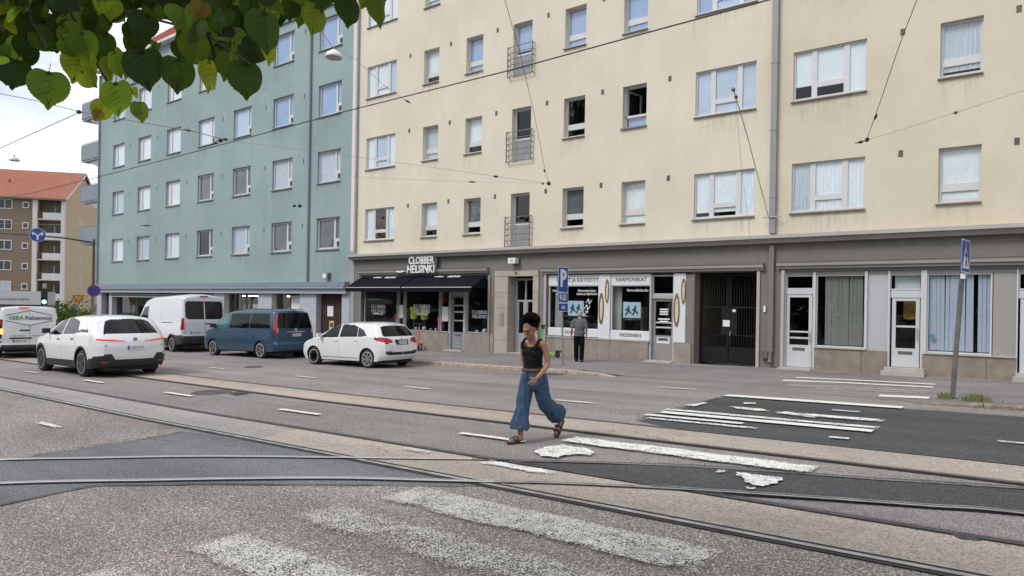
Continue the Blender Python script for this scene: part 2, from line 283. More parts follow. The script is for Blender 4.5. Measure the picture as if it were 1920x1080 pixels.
# light concrete track beds
def strip(y0, y1, x0, x1, m, lift=.012): return sheet('track_bed', [(x0, y0), (x1, y0), (x1, y1), (x0, y1)], lift, m, road)
sheet('track_bed', [(-140, 5.46), (-8.66, 5.46), (-8.93, 6.34), (-140, 6.34)], .012, ConcG, road)
sheet('track_bed', [(-8.655, 5.46), (40, 5.46), (40, 6.34), (-8.925, 6.34)], .012, Conc, road)
strip(8.68, 9.66, -140, 40, Conc)
for y0, y1 in ((-140, -26),): pass
Groove = mat('rail_groove', (.018, .016, .015), .9); Rail = mat('rail_steel', (.36, .35, .345), .42, metal=.3, var=.3, scale=6); RailD = mat('rail_steel_dull', (.13, .12, .12), .5, metal=.6, var=.3, scale=6)
Joint = mat('bitumen_joint', (.03, .03, .032), .8, var=.3)
def railline(pts, lift=.016, m=Rail, w=.05, gw=.035, joint=.03):
    def off(d):
        o = []
        for i, p in enumerate(pts):
            a = Vector(pts[max(i-1, 0)]); b = Vector(pts[min(i+1, len(pts)-1)]); t = (b-a).normalized(); o.append((p[0]-t.y*d, p[1]+t.x*d))
        return o
    def band(d0, d1, l, mm, nm, par):
        a, b = off(d0), off(d1); k = MB()
        for i in range(len(pts)-1):
            q = [a[i], a[i+1], b[i+1], b[i]]; k.quad(*[(x, y, gz(x)+l) for x, y in q])
        return k.build(nm, mm, par)
    r = band(-w/2, w/2, lift+.004, m, 'tram_rail', None); r['kind'] = 'structure'
    band(w/2, w/2+gw, lift, Groove, 'rail_groove', r); band(w/2+gw, w/2+gw+.02, lift+.004, m, 'rail_lip', r)
    band(-w/2-joint, -w/2, lift-.002, Joint, 'rail_joint', r); return r
def straight(y, **k):
    railline([(x, y) for x in [-140, -60, -30, -20, -12, -6, 0, 40]], **k)
straight(5.40, m=Rail, w=.062, gw=.05, joint=.055); straight(6.37, m=RailD); straight(8.64, m=RailD); straight(9.68, m=RailD, joint=.01)
def smooth(pts, n=6):
    o = []
    for i in range(len(pts)-1):
        p0, p1, p2, p3 = [Vector(pts[max(0, min(len(pts)-1, i+k))]) for k in (-1, 0, 1, 2)]
        for j in range(n):
            t = j/n; q = .5*((2*p1)+(p2-p0)*t+(2*p0-5*p1+4*p2-p3)*t*t+(3*p1-p0-3*p2+p3)*t**3); o.append(tuple(q))
    o.append(tuple(pts[-1])); return o
RailB = mat('rail_steel_bright', (.55, .55, .56), .45, metal=.25, var=.1, scale=4)
ra = [(-13.2, -1.2), (-11.4, 1.0)] + P((0, 866), (163, 863), (326, 860), (480, 860), (640, 862), (884, 865))
rb = [(-12.0, -2.2), (-10.2, .3)] + P((0, 911), (285, 905), (450, 902), (640, 901), (803, 905), (925, 908))
railline(smooth(ra), lift=.024, m=RailB, w=.035, gw=.02, joint=.008); railline(smooth(rb), lift=.024, m=RailB, w=.045, gw=.022, joint=.012)
railline(smooth([ra[-1]]+P((966, 867), (1120, 871), (1280, 876), (1450, 887), (1647, 902), (1920, 920))+[(2, 8.62), (5, 8.78), (8, 8.85)]), lift=.024, m=Groove, w=.02, gw=.015, joint=.01)  # dark line over the concrete, continued as painted shade along the patch edge
railline(smooth([rb[-1]]+P((1060, 911), (1280, 922), (1420, 931), (1565, 941), (1740, 954), (1920, 968))+[(2, 7.5), (5, 7.6), (8, 7.62)]), lift=.024, m=Rail, w=.045, gw=.03, joint=.01)
# painted markings: zebra and lane dashes, parts of the road
def mark(name, x0, x1, y0, y1, m, lift=.030, jag=.02, skew=0.):
    n = max(3, int((x1-x0)/.22)); top = []; bot = []
    for i in range(n+1):
        x = x0+(x1-x0)*i/n; bot.append((x + (random.uniform(-jag, jag) if i in (0, n) else 0), y0+random.uniform(-jag, jag)*.5+skew*(x-x0))); top.append((x, y1+random.uniform(-jag, jag)*.5+skew*(x-x0)))
    K_ = 6; b = MB(); ed = []
    for i in range(n+1):
        for j in range(K_+1):
            u = j/K_; x = bot[i][0]; y = bot[i][1]*(1-u)+top[i][1]*u; b.v.append((x, y, gz(x)+lift)); ed.append(0. if i in (0, n) or j in (0, K_) else min(u, 1-u)*(y1-y0))
    for i in range(n):
        for j in range(K_): q = i*(K_+1)+j; b.f.append((q, q+K_+1, q+K_+2, q+1))
    me = bpy.data.meshes.new(name); me.from_pydata(b.v, [], b.f); me.materials.append(m); a_ = me.attributes.new('edge', 'FLOAT', 'POINT'); a_.data.foreach_set('value', ed)
    return inst(name, me, road, (0, 0, 0))
Z = 'crosswalk_stripe'
mark(Z, -5.3, -2.05, 14.08, 14.42, P0); mark(Z, -3.35, -2.05, 12.15, 12.45, P1, jag=.06); mark(Z, -3.0, -2.55, 13.1, 13.25, P1)
mark(Z, -5.38, -1.97, 11.40, 11.62, P1); mark(Z, -5.3, -1.97, 11.02, 11.28, P0)
mark(Z, -5.35, -3.7, 10.62, 10.80, P0); mark(Z, -5.2, -3.4, 10.30, 10.46, P1); mark(Z, -2.35, -2.1, 10.2, 10.32, P0)
mark(Z, -5.2, -2.0, 7.78, 8.20, P1, jag=.04)

def blob(px_, m=P1, lift=.030):
    b = MB(); p_ = P(*px_); c = (sum(q[0] for q in p_)/len(p_), sum(q[1] for q in p_)/len(p_)); ring = []
    for i in range(len(p_)):
        a, d = p_[i], p_[(i+1) % len(p_)]
        for k in range(4): u = k/4; ring.append((a[0]*(1-u)+d[0]*u+random.uniform(-.03, .03), a[1]*(1-u)+d[1]*u+random.uniform(-.035, .035)))
    n = len(ring); b.v = [(c[0], c[1], gz(c[0])+lift)]+[(x, y, gz(x)+lift) for x, y in ring]; b.f = [(0, 1+i, 1+(i+1) % n) for i in range(n)]
    me = bpy.data.meshes.new(Z); me.from_pydata(b.v, [], b.f); me.materials.append(m); a_ = me.attributes.new('edge', 'FLOAT', 'POINT'); a_.data.foreach_set('value', [.1]*(n+1)); inst(Z, me, road, (0, 0, 0))
blob([(1000, 851), (1020, 842), (1052, 838), (1090, 843), (1118, 852), (1108, 858), (1075, 855), (1045, 862), (1015, 859)])
blob([(1378, 890), (1400, 893), (1430, 896), (1470, 902), (1458, 910), (1436, 916), (1412, 915), (1400, 908), (1393, 901)]); blob([(1346, 887), (1362, 887), (1360, 890), (1347, 890)]); blob([(1402, 918), (1418, 920), (1412, 922), (1402, 921)])
blob([(1368, 765), (1400, 767), (1436, 770), (1443, 774), (1420, 773), (1385, 770)]); blob([(1452, 776), (1475, 775), (1500, 778), (1524, 784), (1530, 787), (1500, 782), (1470, 779)]); blob([(1395, 757), (1418, 758), (1418, 760), (1396, 760)])
blob([(1285, 762), (1318, 757), (1330, 758), (1300, 765)], P1)

mark(Z, -5.15, -4.12, 6.08, 6.26, P1, jag=.05, skew=-.03); mark(Z, -6.5, -6.0, 6.1, 6.25, P2)
mark(Z, -4.85, -1.82, 4.34, 4.88, P2, jag=.05)
mark(Z, -3.3, -2.95, 4.42, 4.55, P0, jag=.06); mark(Z, -2.9, -2.65, 4.38, 4.5, P0, jag=.06); mark(Z, -2.3, -1.98, 4.42, 4.62, P1, jag=.06)
mark(Z, -5.0, -1.8, 3.46, 4.02, P3, jag=.06); mark(Z, -4.95, -1.9, 2.55, 3.02, P2, jag=.04); mark(Z, -4.95, -1.9, 1.7, 2.15, P2, jag=.04)
D_ = 'lane_dash'
for x in (-6.66,): mark(D_, x, x+1.15, 7.4, 7.52, P0, jag=.008)
for x in (-10.98, -15.25, -19.55, -23.85, -28.1, -32.4): mark(D_, x, x+1.15, 7.33, 7.45, P0 if x > -20 else P1, jag=.01)
for x in (-7.75, -12.15, -16.4, -20.9, -25.2): mark(D_, x, x+.95, 11.42, 11.55, P1, jag=.01)
for x in (-7.25, -.5, 4.2): mark(D_, x, x+1.0, 14.9 if x < -3 else 11.2, 15.02 if x < -3 else 11.32, P1, jag=.01)
mark(D_, -12.7, -11.85, 4.1, 4.22, P1, jag=.01)
# manhole and old repairs
mh = MB().lathe([(.0, 0), (.42, 0), (.42, .006), (.36, .006), (.36, .003), (0, .003)], 28).build('manhole_cover', mat('cast_iron', (.10, .095, .09), .55, metal=.5, var=.3, scale=20, bump=.4, bscale=30), road, loc=(-14.6, 8.1, gz(-14.6)+.004))
for q in ([(430, 738), (450, 735), (470, 738), (440, 742)], [(1775, 1000), (1830, 1008), (1840, 1018), (1800, 1014)]):
    sheet('asphalt_repair', P(*q), .018, A_dark, road)
tar = mat('tar_seam', (.035, .034, .034), .7, var=.3)
def seamline(pts, w=.018):
    P_ = smooth(pts, 5); b = MB()
    for i in range(len(P_)-1):
        a, c = Vector(P_[i]), Vector(P_[i+1]); t = (c-a).normalized(); nx, ny = -t.y*w*random.uniform(.4, 1.2), t.x*w*random.uniform(.4, 1.2)
        b.quad(*[(q[0], q[1], gz(q[0])+.020) for q in ((a.x-nx, a.y-ny), (c.x-nx, c.y-ny), (c.x+nx, c.y+ny), (a.x+nx, a.y+ny))])
    b.build('tar_seam', tar, road)
seamline([(-5.35, 14.32), (-5.28, 12.8), (-5.33, 11.5), (-5.24, 10.15)]); seamline([(-5.3, 14.33), (-3, 14.47), (0, 14.25), (5, 14.22)], .012)
seamline(P((61, 856), (122, 846), (180, 837), (244, 829), (346, 811))); seamline(P((0, 950), (134, 921), (183, 913), (285, 912), (407, 910), (560, 912), (700, 912)), .014)
seamline([(-30, 8.2), (-22, 8.3), (-16, 8.15), (-9, 8.25), (-4, 8.2), (2, 8.25)], .008); seamline([(-40, 13.2), (-28, 13.3), (-18, 13.15), (-10, 13.3), (-6, 13.25)], .012)
# ------------------------------------------------------------------ pavement with kerb
def zs(x): return .065+.0145*x if x > -19.56 else -.2186+.0172*(x+19.56)     # pavement level at the facade
def kerbY(x):
    if x < -10.5: return 17.0
    if x < -9.6: return 17.0
    if x < -2: return 17.4
    return 15.45
def kh(x):                      # how far the kerb stands above the road
    if x < -10.4: return .12
    if x < -9.4: return .12*(-9.4-x)
    if x < -1.9: return .006
    if x < -1.2: return .006+.05*(x+1.9)/.7
    return .056
pv = MB(); xs = [-140, -100, -80, -60, -53, -45, -36, -28, -23, -19.56, -15, -12, -11, -10.4, -9.9, -9.4, -8, -6, -4, -2.0, -1.9, -1.6, -1.2, 0, 5, 15, 30, 60]
def pedge(x): return 17.0 if x < -9.9 else (17.0+.4*(x+9.9)/.5 if x < -9.4 else (17.4 if x < -5.4 else (17.4-1.95*(x+5.4)/3.4 if x < -2.0 else 15.45)))
for i in range(len(xs)-1):
    rows = []
    for x in (xs[i], xs[i+1]):
        e = pedge(x)+.02; rows.append([(x, e, gz(x)+kh(x)-.001), (x, e+1.2, (gz(x)+kh(x)+.02)*.7+zs(x)*.3), (x, 21.02, zs(x))])
    for k in range(2): pv.quad(rows[0][k], rows[1][k], rows[1][k+1], rows[0][k+1])
pavement = pv.build('pavement', A_walk, kind='structure')
road2 = sheet('road_shoulder', [(-9.6, 17.4), (-2, 15.4), (-2, 15.46), (-5.4, 17.42), (-9.6, 17.43)], .003, A_walk, road)
ks = [mat('granite_kerb', (.36, .31, .26), .8, var=.25, scale=7, bump=.4, bscale=50), mat('granite_kerb_dark', (.22, .18, .15), .85, var=.3, scale=7, bump=.4, bscale=50)]
kerb = thing('kerb', '', '', (0, 0, 0)); del kerb['label']; del kerb['category']; kerb['kind'] = 'structure'
def kerbstone(xa, xb, y, hfun=None):
    h = kh((xa+xb)/2); ang = math.atan2(gz(xb)-gz(xa), xb-xa)
    b = MB(); w = .15; L = xb-xa-.015; hh = h+random.uniform(-.006, .006)
    za, zb = gz(xa), gz(xa+L)
    v = [(xa, y, za-.1), (xa+L, y, zb-.1), (xa+L, y+w, zb-.1), (xa, y+w, za-.1), (xa, y+.02, za+kh(xa)+.004), (xa+L, y+.02, zb+kh(xb)+.004), (xa+L, y+w, zb+kh(xb)+.008), (xa, y+w, za+kh(xa)+.008),
         (xa, y, za+kh(xa)-.015), (xa+L, y, zb+kh(xb)-.015)]
    b.add(v, [(0, 1, 9, 8), (8, 9, 5, 4), (4, 5, 6, 7), (1, 2, 6, 5, 9), (3, 0, 8, 4, 7), (2, 3, 7, 6)]); b.build('kerb_stone', ks[0] if xb < -5 else ks[1], kerb)
x = -30.0
while x < -9.5: kerbstone(x, min(x+1.0, -9.4), 16.88+random.uniform(-.008, .008)); x += 1.0
x = -1.9
while x < 6: kerbstone(x, x+1.0, 15.33+random.uniform(-.008, .008)); x += 1.0
kb = MB(); kb.box(-140, -30.01, 16.88, 17.03, -2.6, -.6)
for x0, x1, y in ((-60, -30.01, 16.88),):
    kk = MB(); kk.add([(x0, y, gz(x0)-.1), (x1, y, gz(x1)-.1), (x1, y, gz(x1)+.12), (x0, y, gz(x0)+.12), (x0, y+.15, gz(x0)+.125), (x1, y+.15, gz(x1)+.125)], [(0, 1, 2, 3), (3, 2, 5, 4)]); kk.build('kerb_run', ks[0], kerb)
# fallen leaves and grit along the gutter
lt = MB()
for i in range(900):
    x = random.uniform(-19, -9.8); y = 16.86-abs(random.gauss(0, .12)); s = random.uniform(.01, .035); a = random.random()*6.28
    lt.quad(*[(x+s*math.cos(a+q)*(1 if q else .8), y+s*math.sin(a+q), gz(x)+.008+random.uniform(0, .012)) for q in (0, 1.9, 3.3)])
for i in range(500):
    x = random.uniform(-2, 0.5); y = 15.31-abs(random.gauss(0, .08)); s = random.uniform(.01, .03); a = random.random()*6.28
    lt.quad(*[(x+s*math.cos(a+q), y+s*math.sin(a+q), gz(x)+.008+random.uniform(0, .012)) for q in (0, 1.9, 3.3)])
lt.build('fallen_leaves', mat('dry_leaf', (.20, .11, .045), .9, col2=(.32, .22, .1), scale=30), kind='stuff', label='brown dry leaves and grit lying along the kerb')
# zebra on the pavement
def pm(x0, x1, y, w, m):
    e = lambda x, yy: (lambda t: (gz(x)+kh(x)-.001)*(1-t)+((gz(x)+kh(x)+.02)*.7+zs(x)*.3)*t if t <= 1 else 0)( (yy-pedge(x)-.02)/1.2 ) if yy < pedge(x)+1.22 else ((gz(x)+kh(x)+.02)*.7+zs(x)*.3)+(zs(x)-((gz(x)+kh(x)+.02)*.7+zs(x)*.3))*((yy-pedge(x)-1.22)/(21.02-pedge(x)-1.22))
    xs_ = [x0]+[v for v in (-5.4, -4, -2.0, -1.9) if x0 < v < x1]+[x1]; b = MB()
    for a, c in zip(xs_[:-1], xs_[1:]): b.quad((a, y, e(a, y)+.012), (c, y, e(c, y)+.012), (c, y+w, e(c, y+w)+.012), (a, y+w, e(a, y+w)+.012))
    o = b.build('crosswalk_stripe', m, pavement); a_ = o.data.attributes.new('edge', 'FLOAT', 'POINT'); a_.data.foreach_set('value', [.1]*len(o.data.vertices))
pm(-5.15, -2.05, 18.72, .22, P0); pm(-5.28, -2.0, 18.0, .24, P0); pm(-4.9, -1.95, 17.1, .25, P3); pm(-4.2, -2.0, 16.75, .2, P3); pm(-2.75, -1.85, 15.95, .3, P0)
# ------------------------------------------------------------------ cream building
FY = 21.05
Cream = mat('cream_stucco', (.635, .585, .475), .9, col2=(.69, .64, .53), scale=.5, bump=.25, bscale=45, streak=.07)
CreamR = mat('cream_stucco_ochre', (.59, .53, .42), .9, col2=(.645, .585, .47), scale=.5, bump=.25, bscale=45, streak=.07)
Grey = mat('grey_painted_plaster', (.20, .19, .175), .85, var=.06, scale=.8, bump=.15, bscale=40, streak=.14)
GreyL = mat('grey_metal_trim', (.40, .385, .36), .5, var=.06, scale=1.2); GreyM = mat('grey_metal_mid', (.26, .25, .235), .5, var=.06, scale=1.2); GreyD = mat('grey_metal_dark', (.11, .105, .10), .5, var=.1, scale=1.2)
Frame = mat('window_frame_white', (.57, .57, .585), .5, var=.03); FrameG = mat('window_frame_grey', (.42, .42, .43), .45, var=.05)
SillM = mat('sill_metal', (.17, .165, .16), .45, var=.1); Slot = mat('vent_dark', (.045, .042, .04), .8); Pipe = mat('downpipe_grey', (.25, .265, .285), .45, var=.06)
GlassW = glass('window_glass', (.94, .96, .97), 1.6, wav=.008); GlassB = glass('window_glass_sky', (.84, .89, .95), 1.9, wav=.006); GlassS = glass('shop_glass', (.93, .95, .95), 1.45, wav=.002)
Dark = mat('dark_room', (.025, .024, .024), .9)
Room = mat('room_wall', (.10, .09, .08), .9, var=.3, scale=1)
BL = {'blind': mat('roller_blind', (.80, .83, .84), .8, var=.03, scale=2), 'white': mat('lace_curtain', (.74, .78, .83), .8, col2=(.85, .87, .9), scale=5, stretch=(3, 1, .3)),
      'blue': mat('sky_tint_blind', (.46, .54, .67), .7, col2=(.56, .63, .75), scale=1.2), 'sheer': mat('sheer_curtain', (.48, .53, .58), .8, col2=(.62, .66, .7), scale=6, stretch=(6, 1, .4)),  # the blue blind has the sky's reflection put into its colour
      'grey': mat('venetian_blind', (.10, .11, .12), .6, col2=(.16, .17, .18), scale=2), 'red': mat('red_curtain', (.10, .022, .012), .8, col2=(.035, .012, .01), scale=7, stretch=(5, 1, .3)), 'dark': Dark}
def facade(name, m, x0, x1, z0, z1, holes, y=FY, t=.35, parent=None):
    """a wall with real openings: cells between the window lines, and reveals round every hole"""
    X = sorted({x0, x1} | {h[i] for h in holes for i in (0, 1) if x0 < h[i] < x1}); Zs = sorted({z0, z1} | {h[i] for h in holes for i in (2, 3) if z0 < h[i] < z1})
    b = MB()
    for i in range(len(X)-1):
        for j in range(len(Zs)-1):
            a, c = (X[i]+X[i+1])/2, (Zs[j]+Zs[j+1])/2
            if not any(h[0] < a < h[1] and h[2] < c < h[3] for h in holes): b.quad((X[i], y, Zs[j]), (X[i+1], y, Zs[j]), (X[i+1], y, Zs[j+1]), (X[i], y, Zs[j+1]))
    for h in holes:
        a, c, d, e = h[:4]; tt = t
        b.quad((a, y, d), (a, y+tt, d), (a, y+tt, e), (a, y, e)); b.quad((c, y, d), (c, y, e), (c, y+tt, e), (c, y+tt, d))
        b.quad((a, y, e), (a, y+tt, e), (c, y+tt, e), (c, y, e)); b.quad((a, y, d), (c, y, d), (c, y+tt, d), (a, y+tt, d))
    k = bpy.data.meshes.new(name); k.from_pydata(b.v, [], b.f); k.update(); k.materials.append(m)
    return inst(name, k, parent, (0, 0, 0))
MC = {}
def cached(key, fn):
    if key not in MC: MC[key] = fn()
    return MC[key]
def bars(rects, y0, y1):
    b = MB()
    for r in rects: b.box(r[0], r[1], y0, y1, r[2], r[3])
    return b
def window(parent, x0, x1, z0, z1, kind, rec, look, sill='sill', frame=None, y=FY, gl=None, level=None):
    """window > pane(s), blind, room, sill; meshes shared between alike windows; origin at lower left of the opening"""
    w, h = x1-x0, z1-z0; w = round(w, 2); h = round(h, 2); frame = frame or Frame; F = .055; L = (x0, y+rec, z0)
    panes = []; fr = []
    def sash(a, b_, c, d, f=.045): fr.extend([(a, a+f, c, d), (b_-f, b_, c, d), (a+f, b_-f, c, c+f), (a+f, b_-f, d-f, d)]); panes.append((a+f, b_-f, c+f, d-f))
    if kind == 'tri':
        a, b_ = .29*w, .73*w; q = .27*h
        sash(0, a-.03, 0, h); sash(a+.03, b_-.03, q+.03, h); sash(a+.03, b_-.03, 0, q-.03); sash(b_+.03, w, 0, h)
        fr += [(a-.03, a+.03, 0, h), (b_-.03, b_+.03, 0, h), (a+.03, b_-.03, q-.03, q+.03)]
    elif kind == 'hop':
        q = .27*h; sash(0, w, q+.04, h, .06); sash(0, w, 0, q-.04, .06); fr.append((0, w, q-.04, q+.04))
    elif kind == 'door':
        q = .42*h; sash(0, w, q, h, .07); fr += [(0, .07, 0, q), (w-.07, w, 0, q), (.07, w-.07, 0, .07)]
    elif kind in ('gL', 'gR'):
        a = .74*w if kind == 'gL' else .24*w
        if kind == 'gL': sash(0, a, 0, h, .075); sash(a, w, .30*h, h, .05); fr.append((a, w, .02, .30*h))
        else: sash(0, a, 0, h, .05); sash(a, w, 0, h, .07)
    elif kind == 'one': sash(0, w, 0, h, .05)
    elif kind == 'two': sash(0, w*.5, 0, h, .05); sash(w*.5, w, 0, h, .05)
    key = (kind, w, h)
    o = inst('window', cached(key+('f', frame.name), lambda: bars(fr, 0, .07).mesh('window', frame)), parent, L)
    g = gl or GlassW
    if kind == 'door': inst('door_panel', cached(key+('dp',), lambda: MB().box(.07, w-.07, .012, .05, .07, .42*h).mesh('door_panel', mat('panel_bluegrey', (.30, .315, .34), .5))), o, (0, 0, 0))
    for i, p in enumerate(panes):
        inst('pane', cached(key+('p', i, g.name), lambda: MB().box(p[0], p[1], .028, .034, p[2], p[3]).mesh('pane', g)), o, (0, 0, 0))
    lk = look if isinstance(look, (list, tuple)) else [look]*3
    def blind(mn, a, b_, c, d, yy=.048):
        def mk():
            k = MB(); n = max(2, int((b_-a)/.05)); amp = .009 if mn in ('white', 'sheer', 'red') else .001
            for i in range(n):
                xa, xb = a+(b_-a)*i/n, a+(b_-a)*(i+1)/n; k.quad((xa, yy+amp*(-1)**i, c), (xb, yy+amp*(-1)**(i+1), c), (xb, yy+amp*(-1)**(i+1), d), (xa, yy+amp*(-1)**i, d))
            return k.mesh('blind', BL[mn])
        inst('blind', cached(key+(mn, round(a, 2), round(b_, 2), round(c, 2), round(d, 2)), mk), o, (0, 0, 0))
    lev = level if level is not None else .02
    if kind == 'tri': segs = [(0.01, .29*w), (.29*w, .73*w), (.73*w, w-.01)]
    elif kind == 'gL': segs = [(0.01, .74*w), (.74*w, w-.01)]
    elif kind == 'gR': segs = [(0.01, .24*w), (.24*w, w-.01)]
    else: segs = [(0.01, w-.01)]
    for sg, mn in zip(segs, lk):
        if mn != 'dark': blind(mn, sg[0], sg[1], lev*h if sg is not segs[-1] or len(segs) == 1 else .02, h-.01)
    if kind == 'gL': inst('vent_hatch', cached(key+('v',), lambda: bars([(.76*w, w-.03, .06, .27*h), ], -.02, 0).mesh('vent_hatch', Frame)), o, (0, 0, 0)); inst('vent_opening', cached(key+('vo',), lambda: bars([(.84*w, w-.06, .10, .22*h)], -.03, -.02).mesh('vent_opening', Slot)), o, (0, 0, 0))
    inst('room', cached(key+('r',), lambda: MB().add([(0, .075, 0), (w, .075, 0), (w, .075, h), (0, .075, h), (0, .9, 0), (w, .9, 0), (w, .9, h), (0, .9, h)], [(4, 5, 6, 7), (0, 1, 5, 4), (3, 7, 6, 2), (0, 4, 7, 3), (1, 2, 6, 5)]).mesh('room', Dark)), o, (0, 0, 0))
    if sill:
        st_ = cached(('stain', w), lambda: MB().quad((-.12, 0, -1.0), (w+.12, 0, -1.0), (w+.12, 0, 0), (-.12, 0, 0)).mesh('rain_stain', Stain)); inst('rain_stain', st_, parent, (x0, y-.003, z0-.06))
        e = .05; pr = rec+.07
        inst('sill', cached(key+('s', rec), lambda: MB().add([(-e, -pr, -.075), (w+e*.2, -pr, -.075), (w+e*.2, .0, -.075), (-e, .0, -.075), (-e, -pr, -.045), (w+e*.2, -pr, -.045), (w+e*.2, 0, -.002), (-e, 0, -.002)], [(0, 3, 2, 1), (4, 5, 6, 7), (0, 1, 5, 4), (1, 2, 6, 5), (2, 3, 7, 6), (3, 0, 4, 7)]).mesh('sill', SillM)), o, (0, 0, 0))
    return o
cream = thing('apartment_building', 'long cream stucco apartment building with grey shop storey and small French balconies', 'building', (-13, FY, zs(-13)), world=True)
ZB, ZH, FL = 4.56, 1.41, 3.26; NF = 5
cols = [('tri', -24.87, -22.93, .07), ('hop', -21.22, -20.32, .20), ('hop', -18.81, -17.92, .20), ('door', -16.40, -15.50, .20), ('hop', -14.02, -13.12, .20), ('hop', -11.61, -10.71, .20),
        ('tri', -8.99, -7.06, .07), ('tri', -5.98, -4.03, .07), ('hop', -2.30, -1.37, .13), ('hop', 1.3, 2.2, .13), ('tri', 4.3, 6.25, .07)]
holes = []; 
for kd, a, b_, rc in cols:
    for k in range(NF): holes.append((a, b_, (3.90 if kd == 'door' else ZB)+FL*k, ZB+ZH+FL*k))
RZ = 21.0
facade('wall', Cream, -25.55, -6.56, 3.66, RZ, [h for h in holes if h[1] < -6.5], parent=cream)
facade('wall', CreamR, -6.56, 8.5, 3.66, RZ, [h for h in holes if h[0] > -6.5], parent=cream)
MB().box(-25.56, 8.5, FY+13.9, FY+14, -1, RZ).box(-25.56, -25.50, FY+.05, FY+13.9, 3, RZ).box(8.45, 8.5, FY+.05, FY+13.9, -1, RZ).build('side_wall', Cream, cream)
MB().add([(-25.8, FY-.4, RZ), (8.7, FY-.4, RZ), (8.7, FY+7, RZ+2.6), (-25.8, FY+7, RZ+2.6), (8.7, FY+14.4, RZ), (-25.8, FY+14.4, RZ)], [(0, 1, 2, 3), (3, 2, 4, 5), (0, 3, 5), (1, 4, 2), (0, 5, 4, 1)]).build('roof', GreyD, cream)
looks = { # column -> floor looks bottom up
 0: [['white', 'red', 'white'], ['white', 'blue', 'white'], ['white', 'white', 'blue'], 'white', 'blue'],
 1: ['blind', 'sheer', 'blind', 'blue', 'grey'], 2: ['grey', 'blind', 'blue', 'sheer', 'blind'], 3: ['dark', 'dark', 'blue', 'blue', 'sheer'],
 4: ['grey', 'dark', 'blue', 'blue', 'blind'], 5: ['blind', 'dark', 'blue', 'sheer', 'blue'], 6: [['white', 'blind', 'white'], ['blue', 'blue', 'blue'], ['blue', 'white', 'blue'], 'blind', 'white'],
 7: [['sheer', 'white', 'white'], ['blind', 'blind', 'blind'], 'blue', 'blind', 'white'], 8: ['blind', 'sheer', 'blue', 'blind', 'blue'], 9: ['blind', 'grey', 'blue', 'blind', 'blue'], 10: ['white', 'blind', 'sheer', 'white', 'blue']}
for c, (kd, a, b_, rc) in enumerate(cols):
    for k in range(NF):
        z0 = (3.90 if kd == 'door' else ZB)+FL*k; lk = looks[c][k]; sky = k >= 2 and c in (2, 3, 4, 5, 6)
        if c == 5 and k == 1:      # the open window
            fr = MB().box(0, .9, 0, .07, 0, .06).box(0, .9, 0, .07, .36, .44).box(0, .05, 0, .07, .06, 1.41).box(.85, .9, 0, .07, .06, 1.41).box(.05, .85, 0, .07, 1.35, 1.41)
            o = fr.build('window', Frame, cream, loc=(a, FY+.2, z0)); o.matrix_parent_inverse = Matrix.Translation(-Vector(cream.location))
            MB().box(.05, .85, .03, .036, .06, .36).build('pane', GlassB, o); MB().box(.05, .85, .1, .11, .06, .36).build('blind', BL['blue'], o)
            Mh = Matrix.Translation((.05, .07, 0)) @ Matrix.Rotation(math.radians(78), 4, 'Z')
            MB().box(0, .07, 0, .05, .44, 1.35, Mh).box(.7, .77, 0, .05, .44, 1.35, Mh).box(.07, .7, 0, .05, .44, .5, Mh).box(.07, .7, 0, .05, 1.29, 1.35, Mh).build('open_sash', Frame, o)
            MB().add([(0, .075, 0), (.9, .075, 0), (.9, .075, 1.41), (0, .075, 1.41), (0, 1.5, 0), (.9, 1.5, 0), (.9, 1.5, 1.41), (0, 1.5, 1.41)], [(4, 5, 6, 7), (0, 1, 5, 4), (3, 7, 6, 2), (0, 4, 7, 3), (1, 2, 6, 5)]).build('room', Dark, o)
            MB().box(-.05, .92, -.27, 0, -.07, -.02).build('sill', SillM, o); continue
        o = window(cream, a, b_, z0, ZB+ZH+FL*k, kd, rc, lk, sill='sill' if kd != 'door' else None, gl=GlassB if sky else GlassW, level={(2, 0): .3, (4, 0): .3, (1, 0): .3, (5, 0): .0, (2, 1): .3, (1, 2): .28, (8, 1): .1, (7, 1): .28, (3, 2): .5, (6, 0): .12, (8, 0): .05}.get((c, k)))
        if kd == 'door':
            bz = 3.93+FL*k; b = MB(); X0, X1, Y0 = -16.58, -15.38, FY-.14
            for z in (0, .22, .44, .66, .88, 1.12):
                b.box(X0, X1, Y0, Y0+.025, bz+z, bz+z+.025); b.box(X0, X0+.025, Y0, FY, bz+z, bz+z+.025); b.box(X1-.025, X1, Y0, FY, bz+z, bz+z+.025)
            for x in (X0, X1-.03): b.box(x, x+.03, Y0-.005, Y0+.03, bz-.03, bz+1.16)
            b.build('balcony_rail', mat('rail_galvanised', (.20, .19, .17), .5, metal=.4), cream)
for x in (-22.06, -19.67, -17.19, -14.77, -12.41, -9.88, -3.17, -.65):
    for k in range(NF): MB().box(x-.055, x+.055, FY-.006, FY+.01, 5.85+FL*k, 6.03+FL*k).build('air_vent', mat('vent_grille', (.10, .09, .08), .7), cream)
# cornice: light drip face over a dark lower moulding
MB().prism([(FY, 3.93), (FY-.34, 3.89), (FY-.34, 3.79), (FY, 3.79)], -25.72, 8.5, 'yz').build('cornice', GreyL, cream)
MB().prism([(FY, 3.787), (FY-.27, 3.787), (FY-.22, 3.66), (FY, 3.66)], -25.70, 8.48, 'yz').build('cornice', GreyM, cream)
